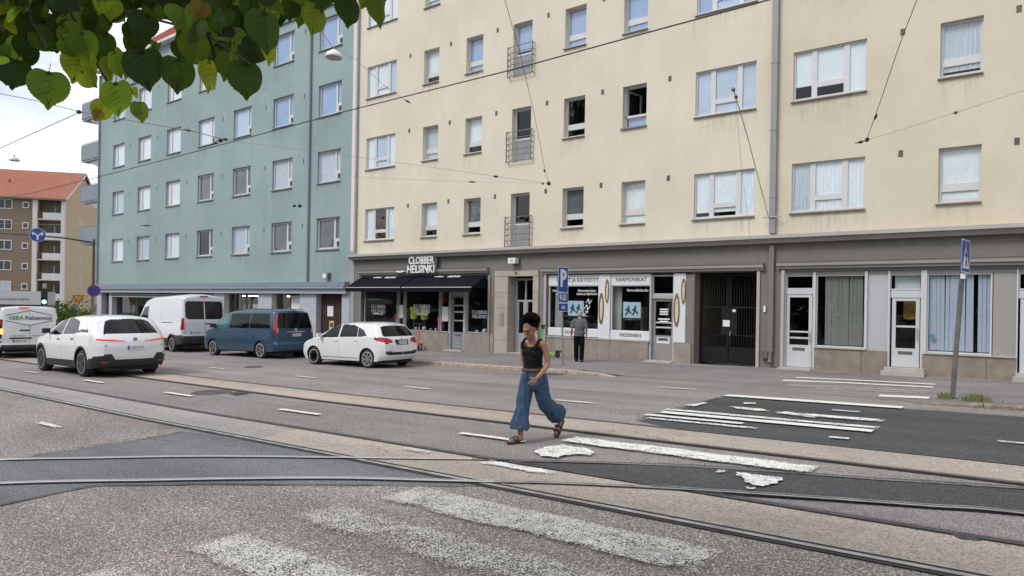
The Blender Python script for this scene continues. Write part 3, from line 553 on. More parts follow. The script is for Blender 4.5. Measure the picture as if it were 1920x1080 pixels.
# downpipes
b = MB().tube([(-25.47, FY-.08, 4.0), (-25.47, FY-.08, RZ)], .06, 8); b.build('downpipe', mat('downpipe_lilac', (.36, .34, .35), .5), cream)
MB().box(-25.85, -25.56, FY-.03, FY+.2, 4.1, RZ).build('edge_strip', mat('edge_plaster', (.66, .63, .58), .8, var=.04), cream)
b = MB().box(-6.57, -6.40, FY-.15, FY-.01, 3.95, RZ)
for z in (5.0, 7.0, 9.0, 11, 13, 15): b.box(-6.59, -6.38, FY-.16, FY-.005, z, z+.02)
b.build('downpipe', Pipe, cream)
b = MB().box(-6.56, -6.42, FY-.13, FY-.03, .45, 3.6).tube([(-6.49, FY-.08, .5), (-6.49, FY-.1, .2), (-6.49, FY-.2, .12)], .055, 8); b.build('downpipe', Grey, cream)
# ---- grey shop storey
def zf(x): return zs(x)-.05
openings = [(-24.98, -17.42, 2.88), (-17.10, -14.99, 3.03), (-14.65, -8.97, 2.84), (-8.92, -6.93, 2.84), (-6.14, 8.0, 2.82)]
b = MB(); xx = [-25.56]+[v for o in openings for v in o[:2]]+[8.5]
b.box(-25.56, 8.5, FY, FY+.3, 3.03, 3.66)
for i in range(0, len(xx), 2): b.box(xx[i], xx[i+1], FY, FY+.3, -1.0, 3.03)
for o in openings: 
    if o[2] < 3.03: b.box(o[0], o[1], FY, FY+.3, o[2], 3.03)
b.build('shop_wall', Grey, cream)
MB().box(-25.86, -25.562, FY-.02, FY+.2, -1, 4.1).build('edge_strip', mat('edge_lilac', (.33, .33, .36), .8, var=.05), cream)
MB().box(-25.6, 8.4, FY+4.5, FY+4.55, -1, 3.6).box(-25.6, 8.4, FY+.31, FY+4.5, 3.2, 3.3).build('inner_wall', Room, cream)
MB().box(-25.5, -9.0, FY+.3, FY+4.5, -.25, -.2).box(-6.6, 8.3, FY+.3, FY+4.5, -.1, -.05).box(-14.95, -14.8, FY+.3, FY+4.5, -.2, 3.2).box(-17.3, -17.2, FY+.3, FY+4.5, -.2, 3.2).box(-9.0, -8.93, FY+.32, FY+4.5, -.3, 3.2).box(-6.92, -6.8, FY+.32, FY+4.5, -.3, 3.2).build('shop_floor', mat('shop_floor', (.08, .075, .07), .6), cream)
def beam(x0, x1, z0, nm='beam_casing'):
    MB().box(x0, x1, FY-.16, FY-.002, z0+.08, z0+.165).box(x0, x1, FY-.10, FY-.003, z0, z0+.078).build(nm, GreyM, cream)
    MB().box(x0, x1, FY-.165, FY-.004, z0+.167, z0+.205).build(nm, GreyD, cream)
beam(-25.18, -17.42, 2.96); beam(-14.85, -6.72, 2.87); beam(-6.33, 8.2, 2.9)
for x in (-25.1, -17.42, -14.74, -6.93, -6.22): MB().box(x, x+.09, FY-.06, FY-.002, zs(x)+.0, 2.86).build('pilaster_trim', GreyL if x > -17 else GreyM, cream)
St = [mat('plinth_stone', (.29, .255, .215), .8, col2=(.36, .325, .28), scale=3, bump=.3, bscale=60, detail=10, streak=.25), mat('plinth_stone_dark', (.20, .165, .135), .8, col2=(.28, .235, .195), scale=3, bump=.3, bscale=60, detail=10)]
def plinth(x0, x1, z1, splits=(), m=0, y=None):
    e = [x0]+list(splits)+[x1]
    for a, c in zip(e[:-1], e[1:]):
        MB().box(a+.006, c-.006, (y or FY-.03), FY+.25, zs(a)-.1, z1+random.uniform(-.003, .003)).build('stone_panel', St[m], cream)
plinth(-24.98, -19.55, .50, (-23.2, -21.4)); plinth(-18.70, -17.14, .53); plinth(-14.62, -10.50, .54, (-12.45, -11.95)); plinth(-9.60, -9.0, .56)
plinth(-5.28, -3.42, .62, (-4.05,), 1); plinth(-2.60, -.60, .60, (-1.2,), 1); plinth(.5, 8, .62, (2.4, 4.5), 1)
def pane(x0, x1, z0, z1, y=FY+.12, fr=.04, m=None, g=None, sillm=None):
    b = MB().box(x0, x0+fr, y-.03, y+.05, z0, z1).box(x1-fr, x1, y-.03, y+.05, z0, z1).box(x0+fr, x1-fr, y-.03, y+.05, z0, z0+fr).box(x0+fr, x1-fr, y-.03, y+.05, z1-fr, z1)
    o = b.build('shop_window', m or FrameG, cream); MB().box(x0+fr, x1-fr, y, y+.008, z0+fr, z1-fr).build('pane', g or GlassS, o); return o
def panel(x0, x1, z0, z1, m, y=FY+.10, nm='wall_panel'): return MB().box(x0, x1, y-.02, y+.06, z0, z1).build(nm, m, cream)
Bk = mat('black_backing', (.012, .012, .014), .7); White = mat('white_panel', (.66, .66, .69), .5, var=.02); Paper = mat('paper', (.72, .72, .74), .8, var=.03)
Ink = mat('black_ink', (.03, .03, .04), .6); WInk = mat('white_lettering', (.78, .78, .8), .6, var=.02); Gold = mat('gold_rim', (.30, .21, .07), .45, col2=(.16, .11, .045), metal=.3, scale=3)
def door(x0, x1, z0, z1, m, glass_z, bars_=(), y=FY+.14, box=True, g=None):
    w = .09; b = MB().box(x0, x0+w, y, y+.06, z0, z1).box(x1-w, x1, y, y+.06, z0, z1).box(x0+w, x1-w, y, y+.06, z0, glass_z).box(x0+w, x1-w, y, y+.06, z1-w, z1)
    o = b.build('door', m, cream); MB().box(x0+w, x1-w, y+.025, y+.032, glass_z, z1-w).build('pane', g or GlassS, o)
    if box:
        MB().box((x0+x1)/2-.17, (x0+x1)/2+.17, y-.012, y-.001, glass_z-.16, glass_z-.08).build('letter_slot', GreyD, o)
        MB().tube([(x1-.05, y-.05, z0+.75), (x1-.05, y-.05, z0+1.05)], .014, 6).build('handle', GreyL, o)
    for zz in bars_: MB().box(x0+w, x1-w, y+.034, y+.05, zz, zz+.05).build('cross_bar', Paper, o)
    return o
# shop 1
for a, c in ((-24.92, -22.72), (-22.66, -22.30), (-22.24, -20.16), (-20.10, -19.58)): pane(a, c, .52, 2.75, m=FrameG)
pane(-18.66, -17.44, .55, 2.75)
panel(-24.98, -17.42, 2.75, 2.88, Grey)
door(-19.5, -18.76, zs(-19)+.08, 2.06, mat('door_bluegrey', (.24, .26, .29), .5), .55, (1.0, 1.35, 1.62)); panel(-19.55, -18.72, 2.06, 2.16, GreyL); pane(-19.5, -18.74, 2.17, 2.75)
# shop contents (things in their own right behind the glass)
def box_part(nm, m, par, *a): return MB().box(*a).build(nm, m, par)
for a, c, z0, z1 in ((-22.60, -22.36, 1.05, 1.62), (-20.02, -19.66, .98, 1.58)):
    tag(MB().box(a, c, FY+.09, FY+.10, z0, z1).build('notice', Paper, None), 'white price sheet taped inside the clothes shop window, %s' % ('left of the yellow shirts' if a < -21 else 'right beside its door'), 'notice')
def decal(s1, s2, x, z, sz, par=None, m=WInk, lab=''):
    t = thing('window_sticker', lab, 'sticker', (x, FY+.105, z)); text(s1, sz, (0, 0, 0), FACE, m, t, bold=0, sx=.95)
    if s2: text(s2, sz*.45, (0, 0, -sz*.95), FACE, m, t, bold=.004)
decal('CLOBBER\nHELSINKI', 'WOMEN MEN', -24.0, 1.42, .24, lab='white shop name printed on the leftmost dark clothes shop window'); decal('CLOBBER\nHELSINKI', 'WOMEN MEN', -21.2, 1.46, .24, lab='white shop name printed on the middle clothes shop window beside yellow shirts'); decal('CLOBBER\nHELSINKI', '', -17.98, 1.30, .2, lab='white shop name printed on the window right of the clothes shop door')
# awnings
Navy = mat('awning_canvas', (.007, .008, .013), .9, col2=(.011, .012, .019), scale=2, bump=.2, bscale=90, spec=.1)
for a, c, lb in ((-25.05, -21.52, 'navy blue canvas shop awning over the left clothes shop window'), (-21.42, -17.55, 'navy blue canvas shop awning over the clothes shop door')):
    t = thing('awning', lb, 'awning', ((a+c)/2, FY, 2.9), world=True, group=None); yo = FY-.92
    MB().add([(a, FY-.02, 2.86), (c, FY-.02, 2.86), (c, yo, 2.36), (a, yo, 2.36), (a, FY-.02, 2.84), (c, FY-.02, 2.84), (c, yo, 2.34), (a, yo, 2.34)], [(0, 1, 2, 3), (4, 7, 6, 5), (0, 3, 7, 4), (1, 5, 6, 2)]).build('canopy', Navy, t)
    MB().box(a, c, yo-.012, yo-.002, 2.18, 2.35).build('valance', Navy, t)
    MB().tube([(a, yo+.02, 2.35), (c, yo+.02, 2.35)], .028, 8).build('front_bar', GreyL, t)
    for x in (a, c): MB().add([(x, FY-.03, 2.83), (x, yo, 2.33), (x, FY-.03, 2.33), (x+.012, FY-.03, 2.83), (x+.012, yo, 2.33), (x+.012, FY-.03, 2.33)], [(0, 1, 2), (5, 4, 3)]).build('side_flap', Navy, t)
    ang = math.atan2(.5, .9)
    tt = text('HELSINKI', .17, (0, 0, 0), (ang, 0, 0), WInk, t, ext=.002, bold=.008); tt.parent = t; tt.location = ((a+c)/2+.3, yo+.80, 2.37+.5*.80/.9+.012); 
    wv = MB()
    for i in range(7): wv.prism([(-.26+.075*i, 0), (-.20+.075*i, .03+.05*(3-abs(3-i))/3), (-.15+.075*i, 0), (-.2+.075*i, -.05)], 0, .006, 'xy', Matrix.Translation(((a+c)/2-.55, yo+.80, 2.37+.5*.80/.9+.012)) @ Matrix.Rotation(ang, 4, 'X'))
    wv.build('wing_emblem', WInk, t)
    for q in (tt,): q.matrix_parent_inverse = Matrix.Translation(-Vector(t.location))
# roof-letters sign
sg = thing('shop_sign', 'white block letters CLOBBER HELSINKI mounted on the grey wall above the awnings', 'sign', (-20.98, FY-.21, 3.33))
text('CLOBBER', .46, (0, 0, .18), FACE, WInk, sg, ext=.03, w=1.5, bold=.006); text('HELSINKI', .46, (-.02, 0, -.19), FACE, WInk, sg, ext=.03, w=1.6, bold=.006)
MB().box(-.86, .88, .035, .06, -.38, .38).build('backing', mat('sign_backing', (.07, .07, .07), .7), sg)
MB().prism([(-1.55, -.27), (-1.45, -.22), (-1.3, -.25), (-1.1, -.22), (-1.0, -.27), (-1.3, -.31)], -.03, .02, 'xz').build('bird_emblem', WInk, sg)
for x, lb in ((-16.09, 'white box lamp on a bracket above the stone doorway'),):
    t = thing('wall_lamp', lb, 'lamp', (x, FY-.02, 3.38)); MB().box(-.17, .17, -.28, -.06, -.10, .11).build('housing', mat('lamp_white', (.72, .74, .72), .4, var=.03), t); MB().box(-.05, .2, -.06, .02, -.12, .12).build('bracket', GreyD, t)
    text('15', .13, (0, -.285, 0), FACE, Ink, t)
# stone doorway
pm_ = mat('portal_stone', (.36, .315, .265), .8, col2=(.43, .385, .33), scale=2.5, bump=.3, bscale=70, detail=10)
zb = zs(-16)
for i in range(5):
    h0, h1 = zb-.1+i*(2.80-zb+.1)/5, zb-.1+(i+1)*(2.80-zb+.1)/5-.008
    MB().box(-17.09, -16.44, FY-.05, FY+.55, h0, h1).build('stone_block', pm_, cream); MB().box(-15.25, -15.0, FY-.05, FY+.55, h0, h1).build('stone_block', pm_, cream)
for a, c in ((-17.09, -16.35), (-16.345, -15.7), (-15.695, -15.0)): MB().box(a, c, FY-.06, FY+.55, 2.805, 3.02).build('stone_block', pm_, cream)
MB().box(-16.10, -15.98, FY-.066, FY-.06, 2.86, 2.96).build('house_number', GreyD, cream)
MB().box(-16.44, -15.25, FY-.02, FY+.6, zb-.1, zb+.05).build('doorstep', pm_, cream)
Dg = mat('door_grey', (.36, .365, .385), .5, var=.04); y = FY+.42
b = MB().box(-16.42, -16.34, y, y+.06, zb, 2.74).box(-15.33, -15.26, y, y+.06, zb, 2.74).box(-15.95, -15.89, y-.01, y+.06, zb, 2.74).box(-16.34, -15.33, y, y+.062, 1.83, 1.91).box(-16.34, -15.33, y, y+.061, 2.66, 2.74)
b.box(-16.34, -15.95, y+.005, y+.05, zb, .62).box(-15.89, -15.33, y+.005, y+.05, zb, .62).box(-16.34, -16.25, y+.006, y+.055, .62, 1.83).box(-16.03, -15.95, y+.006, y+.055, .62, 1.83).box(-15.89, -15.82, y+.006, y+.055, .62, 1.83)
dd = b.build('double_door', Dg, cream)
MB().box(-16.25, -16.03, y+.02, y+.03, .62, 1.83).build('pane', GlassS, dd)
for q in ((-15.82, -15.33, y+.02, y+.03, .62, 1.83), (-16.34, -15.95, y+.02, y+.03, 1.91, 2.66), (-15.89, -15.33, y+.02, y+.03, 1.91, 2.66)): MB().box(*q).build('pane', GlassS, dd)
MB().box(-16.07, -15.99, y-.02, y-.003, 1.05, 1.13).build('lock', WInk, dd); MB().box(-16.8, -16.62, FY-.075, FY-.052, .9, 1.4).build('intercom', GreyM, cream)
# shop 2: accordions
panel(-14.6, -12.46, 2.44, 2.82, White, y=FY+.06); text('UUDET JA KÄYTETYT', .2, (-13.35, FY+.035, 2.63), FACE, Ink, cream, w=1.75)
panel(-11.97, -10.48, 2.44, 2.82, White, y=FY+.06); text('HARMONIKAT', .2, (-11.2, FY+.035, 2.63), FACE, Ink, cream, w=1.15)
panel(-14.6, -12.46, .62, .88, White, y=FY+.06); text('SOITTIMET', .16, (-13.4, FY+.035, .75), FACE, Ink, cream, w=.9)
panel(-11.97, -10.48, .60, .87, White, y=FY+.06); text('NISSINEN', .17, (-11.2, FY+.035, .74), FACE, Ink, cream, w=.8)
pane(-14.6, -12.46, .88, 2.44, m=White, y=FY+.10, fr=.03); pane(-11.97, -10.48, .87, 2.44, m=White, y=FY+.10, fr=.03)
MB().box(-14.62, -10.46, FY-.05, FY+.05, .545, .60).build('shop_sill', GreyL, cream)
def ell(cx_, cz_, a, c, nm='emblem_ring', y=FY-.01):
    b = MB(); n = 28
    for r0, r1, d in ((1, .72, .02),):
        for i in range(n):
            t0, t1 = 2*math.pi*i/n, 2*math.pi*(i+1)/n
            # waisted like a spindle: rim thin at the flanks, thick at the tips
            def pt(t, o): 
                rx = a*(1 if o else .60); rz = c*(1 if o else .74); return (cx_+rx*math.copysign(abs(math.cos(t))**1.0, math.cos(t)), cz_+rz*math.sin(t))
            q = [pt(t0, 1), pt(t1, 1), pt(t1, 0), pt(t0, 0)]; b.prism(q, y, y+.02)
    b.build(nm, Gold, cream)
    b = MB(); b.prism([(cx_+a*.36*math.cos(2*math.pi*i/18), cz_+c*.55*math.sin(2*math.pi*i/18)) for i in range(18)], y+.008, y+.02); b.build('emblem_core', mat('cream_core', (.62, .56, .36), .5), cream)
for a, c in ((-12.44, -11.99), (-9.63, -9.22)):
    panel(a, c, .58, 2.82, White, y=FY+.03); ell(a+.115, 1.63, .105, .55); ell(a+.34, 2.24, .08, .42)
dz = zs(-10)+.03; door(-10.42, -9.66, dz, 2.0, GreyM, .78, (1.02, 1.18), g=GlassS); pane(-10.44, -9.64, 2.12, 2.78, m=FrameG, fr=.05); panel(-10.44, -9.64, 2.0, 2.12, GreyL)
MB().box(-10.26, -9.80, FY+.13, FY+.138, .52, .72).build('door_notice', Paper, cream); text('VALMISTAMME', .09, (-10.03, FY+.127, .62), FACE, Ink, cream, w=.4)
for z, w_ in ((1.62, .3), (1.54, .3), (1.46, .3), (1.3, .42), (1.22, .3)): MB().box(-10.03-w_/2, -10.03+w_/2, FY+.155, FY+.16, z, z+.045).build('opening_hours', WInk, cream)
text('Huollamme\nmyös', .13, (-14.15, FY+.095, 2.2), FACE, WInk, cream); text('Harmonikansoitto\nopetus ja ohjelmistot', .13, (-12.98, FY+.095, 2.2), FACE, WInk, cream, w=.86); text('Harmonikkahuolto', .13, (-10.98, FY+.095, 2.27), FACE, WInk, cream, w=.8)
text('N\nN\nZ', .26, (-12.98, FY+.095, 1.66), (math.pi/2, .3, 0), WInk, cream, shear=.3)
for x, z, lb in ((-13.45, 1.62, 'pale blue poster of two skaters in the left accordion shop window'), (-11.2, 1.60, 'pale blue poster of two skaters in the accordion window left of its door')):
    t = thing('poster', lb, 'poster', (x, FY+.13, z)); MB().box(-.33, .33, 0, .02, -.27, .27).build('sheet', mat('poster_blue', (.33, .55, .66), .6, col2=(.46, .60, .66), scale=5), t)
    b = MB()
    for px_ in (-.12, .13):
        b.prism([(px_-.14, -.17), (px_-.06, -.05), (px_-.13, .0), (px_-.03, .10), (px_+.05, .09), (px_+.03, .0), (px_+.12, -.10), (px_+.09, -.15), (px_, -.07), (px_-.08, -.19)], -.006, -.001)
        b.prism([(px_+.035*math.cos(i), .13+.04*math.sin(i)) for i in range(6)], -.006, -.001)
    b.build('print', mat('poster_ink', (.03, .06, .12), .6), t)
sf = thing('display_shelf', 'pale wooden shelves inside the accordion shop window behind the poster', 'shelf', (-11.55, FY+.6, .1))
for z in (.75, 1.15, 1.55): MB().box(-.35, .5, -.1, .35, z, z+.03).build('shelf_board', mat('pale_wood', (.30, .26, .21), .6), sf)
for x in (-.36, .5): MB().box(x, x+.03, -.1, .35, .0, 1.6).build('side_board', mat('pale_wood', (.30, .26, .21), .6), sf)
for x in (-14.3, -11.85): MB().box(x-.16, x+.16, FY+.3, FY+.34, .9, 2.42).build('side_drape', mat('pale_drape', (.34, .34, .32), .8), cream)
# gateway
gy = FY+.35; MB().box(-8.93, -8.88, FY+.3, FY+9, -.35, 3.1).box(-6.95, -6.9, FY+.3, FY+9, -.35, 3.1).box(-8.9, -6.92, FY+.3, FY+9, 2.9, 3.0).build('passage_wall', mat('passage_plaster', (.20, .16, .10), .9), cream)
MB().box(-8.9, -6.92, FY+8.9, FY+9, -.4, 3.0).build('passage_end', Dark, cream); MB().box(-8.9, -6.92, FY+.02, FY+9, -.5, -.10).build('passage_floor', A_walk, cream)
iron = mat('gate_iron', (.006, .0065, .009), .6, spec=.3); gt = thing('iron_gate', 'dark iron gate of thin vertical bars closing the passage between the shops', 'gate', (-7.92, gy, -.08), world=True)
for x0, x1 in ((-8.86, -7.93), (-7.91, -6.97)):
    lf = MB().box(x0, x1, gy, gy+.04, -.03, .50).box(x0, x1, gy, gy+.045, 2.72, 2.8).box(x0, x1, gy, gy+.045, 1.72, 1.77).box(x0, x1, gy, gy+.045, .85, .89).box(x0, x0+.05, gy-.003, gy+.042, .5, 2.72).box(x1-.05, x1, gy-.003, gy+.042, .5, 2.72).build('gate_leaf', iron, gt)
    n = 12
    for i in range(1, n):
        x = x0+(x1-x0)*i/n; bb = cached('bar', lambda: MB().box(-.009, .009, -.009, .009, 0, 2.22).mesh('bar', iron)); o = inst('bar', bb, lf, (x, gy+.02, .5))
MB().box(-8.15, -7.65, gy-.008, gy-.001, .86, 1.72).build('lock_plate', iron, gt)
MB().box(-8.10, -7.88, gy-.02, gy-.01, 1.14, 1.34).build('notice', Paper, gt); MB().box(-7.8, -7.7, gy-.02, gy-.01, 1.6, 1.68).build('notice', Paper, gt); MB().tube([(-7.86, gy-.05, .85), (-7.84, gy-.06, 1.0)], .014, 6).build('handle', GreyL, gt)
MB().box(-6.72, -6.66, FY-.05, FY-.002, 1.62, 1.8).build('doorbell', WInk, cream); MB().box(-6.74, -6.55, FY-.14, FY-.002, .25, .45).build('pipe_shoe', GreyD, cream)
# shop 3
Dw = mat('door_white', (.52, .535, .55), .5, var=.03)
def vblind(x0, x1, z0, z1, m, w=.09, y=FY+.20, gap=()):
    n = int((x1-x0)/w)
    for i in range(n):
        if i in gap: continue
        me = cached(('slat', m.name, z0, z1), lambda: MB().box(-w*.47, w*.47, -.002, .002, z0, z1).mesh('blind_slat', m)); o = inst('blind_slat', me, cream, (x0+w*(i+.5), y, 0), (0, random.uniform(-.006, .006), random.uniform(.02, .10)))
panel(-6.14, 8, 2.72, 2.82, GreyM, y=FY+.08)
door(-6.10, -5.38, .04, 2.16, Dw, .68, (.86, 1.04), y=FY+.1); panel(-6.13, -5.33, 2.16, 2.30, Dw); pane(-6.12, -5.34, 2.30, 2.72, m=Dw)
pane(-5.28, -3.95, .66, 2.72, m=Dw); vblind(-5.05, -3.97, .72, 2.68, mat('slat_green', (.205, .205, .185), .7, var=.06, scale=.8), gap=())
panel(-3.94, -3.42, .62, 2.72, mat('panel_lilac', (.43, .43, .46), .5, var=.03))
door(-3.33, -2.68, .22, 2.08, Dw, .72, (1.28,), y=FY+.1); panel(-3.38, -2.64, 2.08, 2.27, Dw); pane(-3.40, -2.62, 2.28, 2.72, m=Dw); MB().box(-3.3, -2.7, FY+.3, FY+.31, 2.3, 2.7).build('blind', BL['blind'], cream)
MB().box(-3.12, -2.75, FY+.5, FY+.52, 1.5, 1.98).build('hanging_board', mat('amber', (.35, .20, .04), .7), cream)
pane(-2.52, -1.10, .64, 2.72, m=Dw); vblind(-2.48, -1.12, .70, 2.70, mat('slat_blue', (.44, .48, .59), .7, var=.06, scale=.8), gap=(11,))
MB().box(-2.44, -2.33, FY+.10, FY+.11, 1.0, 1.12).build('window_sticker', mat('cyan_print', (.06, .22, .30), .5), cream)
panel(-1.08, -.60, .60, 2.72, mat('panel_grey', (.30, .29, .28), .6, var=.03)); door(-.53, .2, .22, 2.08, Dw, .72, (), y=FY+.1); panel(-.58, .26, 2.08, 2.27, Dw); pane(-.58, .26, 2.28, 2.72, m=Dw)
pane(.5, 3.4, .66, 2.72, m=Dw); vblind(.6, 3.3, .72, 2.68, mat('slat_green', (.16, .165, .15), .7)); pane(3.6, 7.8, .66, 2.72, m=Dw)
for q in ((-5.28, -3.94, FY-.07, FY+.09, .625, .66), (-2.55, -.6, FY-.07, FY+.09, .605, .64), (.5, 8, FY-.07, FY+.09, .625, .66)): MB().box(*q).build('shop_sill', GreyL, cream)
for a, c, h, d in ((-6.22, -5.3, .05, .32), (-3.5, -2.5, .19, .42), (-.65, .3, .19, .42), (-10.52, -9.55, .045, .35), (-19.6, -18.6, .06, .3)):
    MB().box(a, c, FY-d, FY+.1, zs(a)-.1, zs((a+c)/2)+h*.55).box(a+.05, c-.03, FY-d*.55, FY+.1, zs((a+c)/2)+h*.55, zs((a+c)/2)+h).build('doorstep', mat('step_concrete', (.40, .38, .35), .85, var=.12, scale=4), cream)
for a, c, m_ in ((-6.145, -6.105, Dw), (-5.345, -5.275, Dw), (-3.425, -3.375, Dw), (-2.65, -2.515, Dw), (-.605, -.575, Dw), (-10.49, -10.43, FrameG), (-9.66, -9.61, FrameG), (-19.57, -19.50, FrameG), (-18.76, -18.66, FrameG), (-9.225, -8.97, Grey), (-4.0, -3.93, Dw)):
    MB().box(a, c, FY+.02, FY+.25, zs(a), 2.8).build('door_post', m_, cream)
# shop interiors
def mannequin(x, y, z, col, lab, h=1.0, nm='shirt'):
    t = thing('mannequin', lab, 'mannequin', (x, y, z)); M_ = mat('cloth_'+col[0], col[1], .8)
    MB().lathe([(.02, .0), (.13, .02), (.17, .12), (.15, .3), (.20, .48), (.17, .56), (.05, .6), (.045, .68)], 12).build('garment', M_, t); MB().tube([(0, 0, -h), (0, 0, .02)], .02, 6).build('pole', GreyD, t); MB().lathe([(.2, -h), (.2, -h+.03), (.02, -h+.05)], 12).build('foot', GreyD, t)
    return t
mannequin(-22.95, FY+.36, .62, ('red', (.5, .07, .03)), 'mannequin in an orange red garment behind the leftmost clothes shop window', .85)
mannequin(-21.95, FY+.36, 1.0, ('yellow', (.58, .70, .04)), 'mannequin in a yellow green shirt, the left one of the pair in the middle window', 1.2); mannequin(-21.35, FY+.40, .98, ('yellow', (.58, .70, .04)), 'mannequin in a yellow green shirt just behind the printed shop name', 1.18)
mannequin(-20.3, FY+.36, .58, ('pink', (.7, .04, .15)), 'mannequin in a bright pink garment low beside the clothes shop door', .78)
mannequin(-20.35, FY+.5, 1.75, ('orange', (.6, .1, .04)), 'orange jacket hanging high inside the clothes shop window', 1.9)
mannequin(-24.3, FY+.9, .75, ('navy', (.04, .06, .1)), 'mannequin in dark navy clothes at the far left of the clothes shop', .95); mannequin(-18.2, FY+.8, .8, ('black', (.05, .05, .06)), 'mannequin in grey clothes in the window right of the clothes shop door', 1.0)
for i, (x, s) in enumerate(((-21.8, .1), (-21.3, .14), (-20.9, .08), (-18.3, .1), (-17.9, .16), (-20.6, .09))):
    tag(MB().lathe([(.02, 0), (s*.6, .01), (s*.7, s*.6), (s*.4, s), (.01, s*1.1)], 10).build('display_vase', Paper, None, loc=(x, FY+.35, .56)), ['small white vase', 'round white vase', 'tiny white bowl', 'little white pot', 'larger white vase', 'low white jar'][i]+' on the clothes shop window ledge, %s' % ['far left', 'second from left', 'third from left', 'left of two right of the door', 'right of two right of the door', 'closest left of the door'][i], 'vase')
# ------------------------------------------------------------------ green building
GF = 21.05
Green = mat('green_stucco', (.262, .345, .345), .9, col2=(.297, .385, .385), scale=.45, bump=.25, bscale=40, streak=.10)
GreenT = mat('green_trim_bluegrey', (.20, .24, .29), .6, var=.06); GreenL = mat('pale_bluegrey_trim', (.42, .45, .50), .6, var=.05)
green = thing('apartment_building', 'sea green stucco apartment building with steep red roof and corner balconies', 'building', (-40, GF, zs(-40)), world=True)
GX0 = -53.65; gcols = [-50.55, -46.77, -42.91, -39.04, -35.23, -31.42, -27.58]; gh = []
for x in gcols:
    for k in range(4): gh.append((x-.88, x+.88, 4.27+3.25*k, 5.76+3.25*k))
facade('wall', Green, GX0, -25.86, 2.66, 17.7, gh, parent=green)
MB().box(GX0, GX0+.03, GF+.05, GF+14, -2, 17.7).box(-25.92, -25.87, GF+.06, GF+14, -2, 17.7).box(GX0, -25.9, GF+14, GF+14.1, -2, 17.7).build('side_wall', Green, green)
gl_ = [['blind', 'sheer', 'white', 'blue'], ['sheer', 'blind', 'blind', 'white'], [['white', 'white'], 'blind', 'white', 'blind'], ['dark', 'grey', 'white', 'blind'], ['sheer', 'grey', 'blind', 'blue'], ['grey', 'sheer', 'blue', 'blue'], ['grey', 'sheer', 'blue', 'blue']]
BL['grey2'] = BL['grey']
for c, x in enumerate(gcols):
    for k in range(4): window(green, x-.88, x+.88, 4.27+3.25*k, 5.76+3.25*k, 'gL' if c > 2 else 'gR', .10, gl_[c][k], frame=Frame, y=GF, gl=GlassB if (k >= 2 and c > 3) else GlassW)
for c, x in enumerate((-48.8, -45.0, -41.2, -37.22, -32.98, -29.62)):
    for k in range(4): MB().box(x-.04, x+.04, GF-.005, GF+.01, 5.36+3.25*k, 5.6+3.25*k).build('air_vent', mat('vent_bluegrey', (.08, .09, .1), .7), green)
MB().box(GX0-.05, -25.87, GF-.10, GF-.001, 16.02, 16.12).build('string_course', GreenT, green)
for x in (-50.55, -46.77, -42.91, -39.04, -35.23, -31.42, -27.58):
    for k in range(4): MB().box(x-.9, x+.9, GF-.03, GF-.001, 5.765+3.25*k, 5.80+3.25*k).build('lintel_drip', GreenT, green)
MB().tube([(-29.06, GF-.08, 2.6), (-29.06, GF-.08, 17.5)], .055, 8).build('downpipe', GreenT, green)
MB().tube([(GX0+.1, GF-.09, 2.6), (GX0+.1, GF-.09, 17.5)], .06, 8).build('downpipe', GreenT, green)
MB().box(GX0-.3, -25.87, GF-.42, GF, 17.7, 17.86).build('gutter', mat('gutter_white', (.6, .6, .6), .5), green)
RedT = mat('red_roof', (.42, .13, .09), .7, col2=(.52, .2, .14), scale=2)
rf = MB(); rf.quad((GX0-.3, GF-.3, 17.87), (-25.87, GF-.3, 17.87), (-25.87, GF+5, 22.6), (GX0-.3, GF+5, 22.6)).quad((GX0-.3, GF+5, 22.6), (-25.87, GF+5, 22.6), (-25.87, GF+14.3, 17.87), (GX0-.3, GF+14.3, 17.87))
rf = rf.build('roof', RedT, green)
seam = cached('seam', lambda: MB().add([(0, 0, 0), (.04, 0, 0), (.04, 5.3, 4.73), (0, 5.3, 4.73), (0, 0, .06), (.04, 0, .06), (.04, 5.3, 4.79), (0, 5.3, 4.79)], [(0, 1, 5, 4), (4, 5, 6, 7), (1, 2, 6, 5), (0, 4, 7, 3)]).mesh('roof_seam', RedT))
for i in range(50): inst('roof_seam', seam, rf, (GX0-.1+i*.55, GF-.3, 17.875)).matrix_parent_inverse = Matrix.Identity(4)
MB().box(-47.5, -46.3, GF+2.5, GF+3.6, 18.5, 23.6).build('chimney', mat('red_brick', (.3, .12, .08), .85, var=.2, scale=8), green)
MB().box(GX0-.35, -25.9, GF-.30, GF-.002, 2.44, 2.66).build('cornice', GreenT, green); MB().box(GX0-.38, -25.92, GF-.34, GF-.003, 2.34, 2.43).build('cornice', mat('cornice_lower', (.26, .30, .36), .6), green)
MB().box(GX0-.33, -25.94, GF-.20, GF-.002, 2.10, 2.335).build('cornice', GreenL, green)
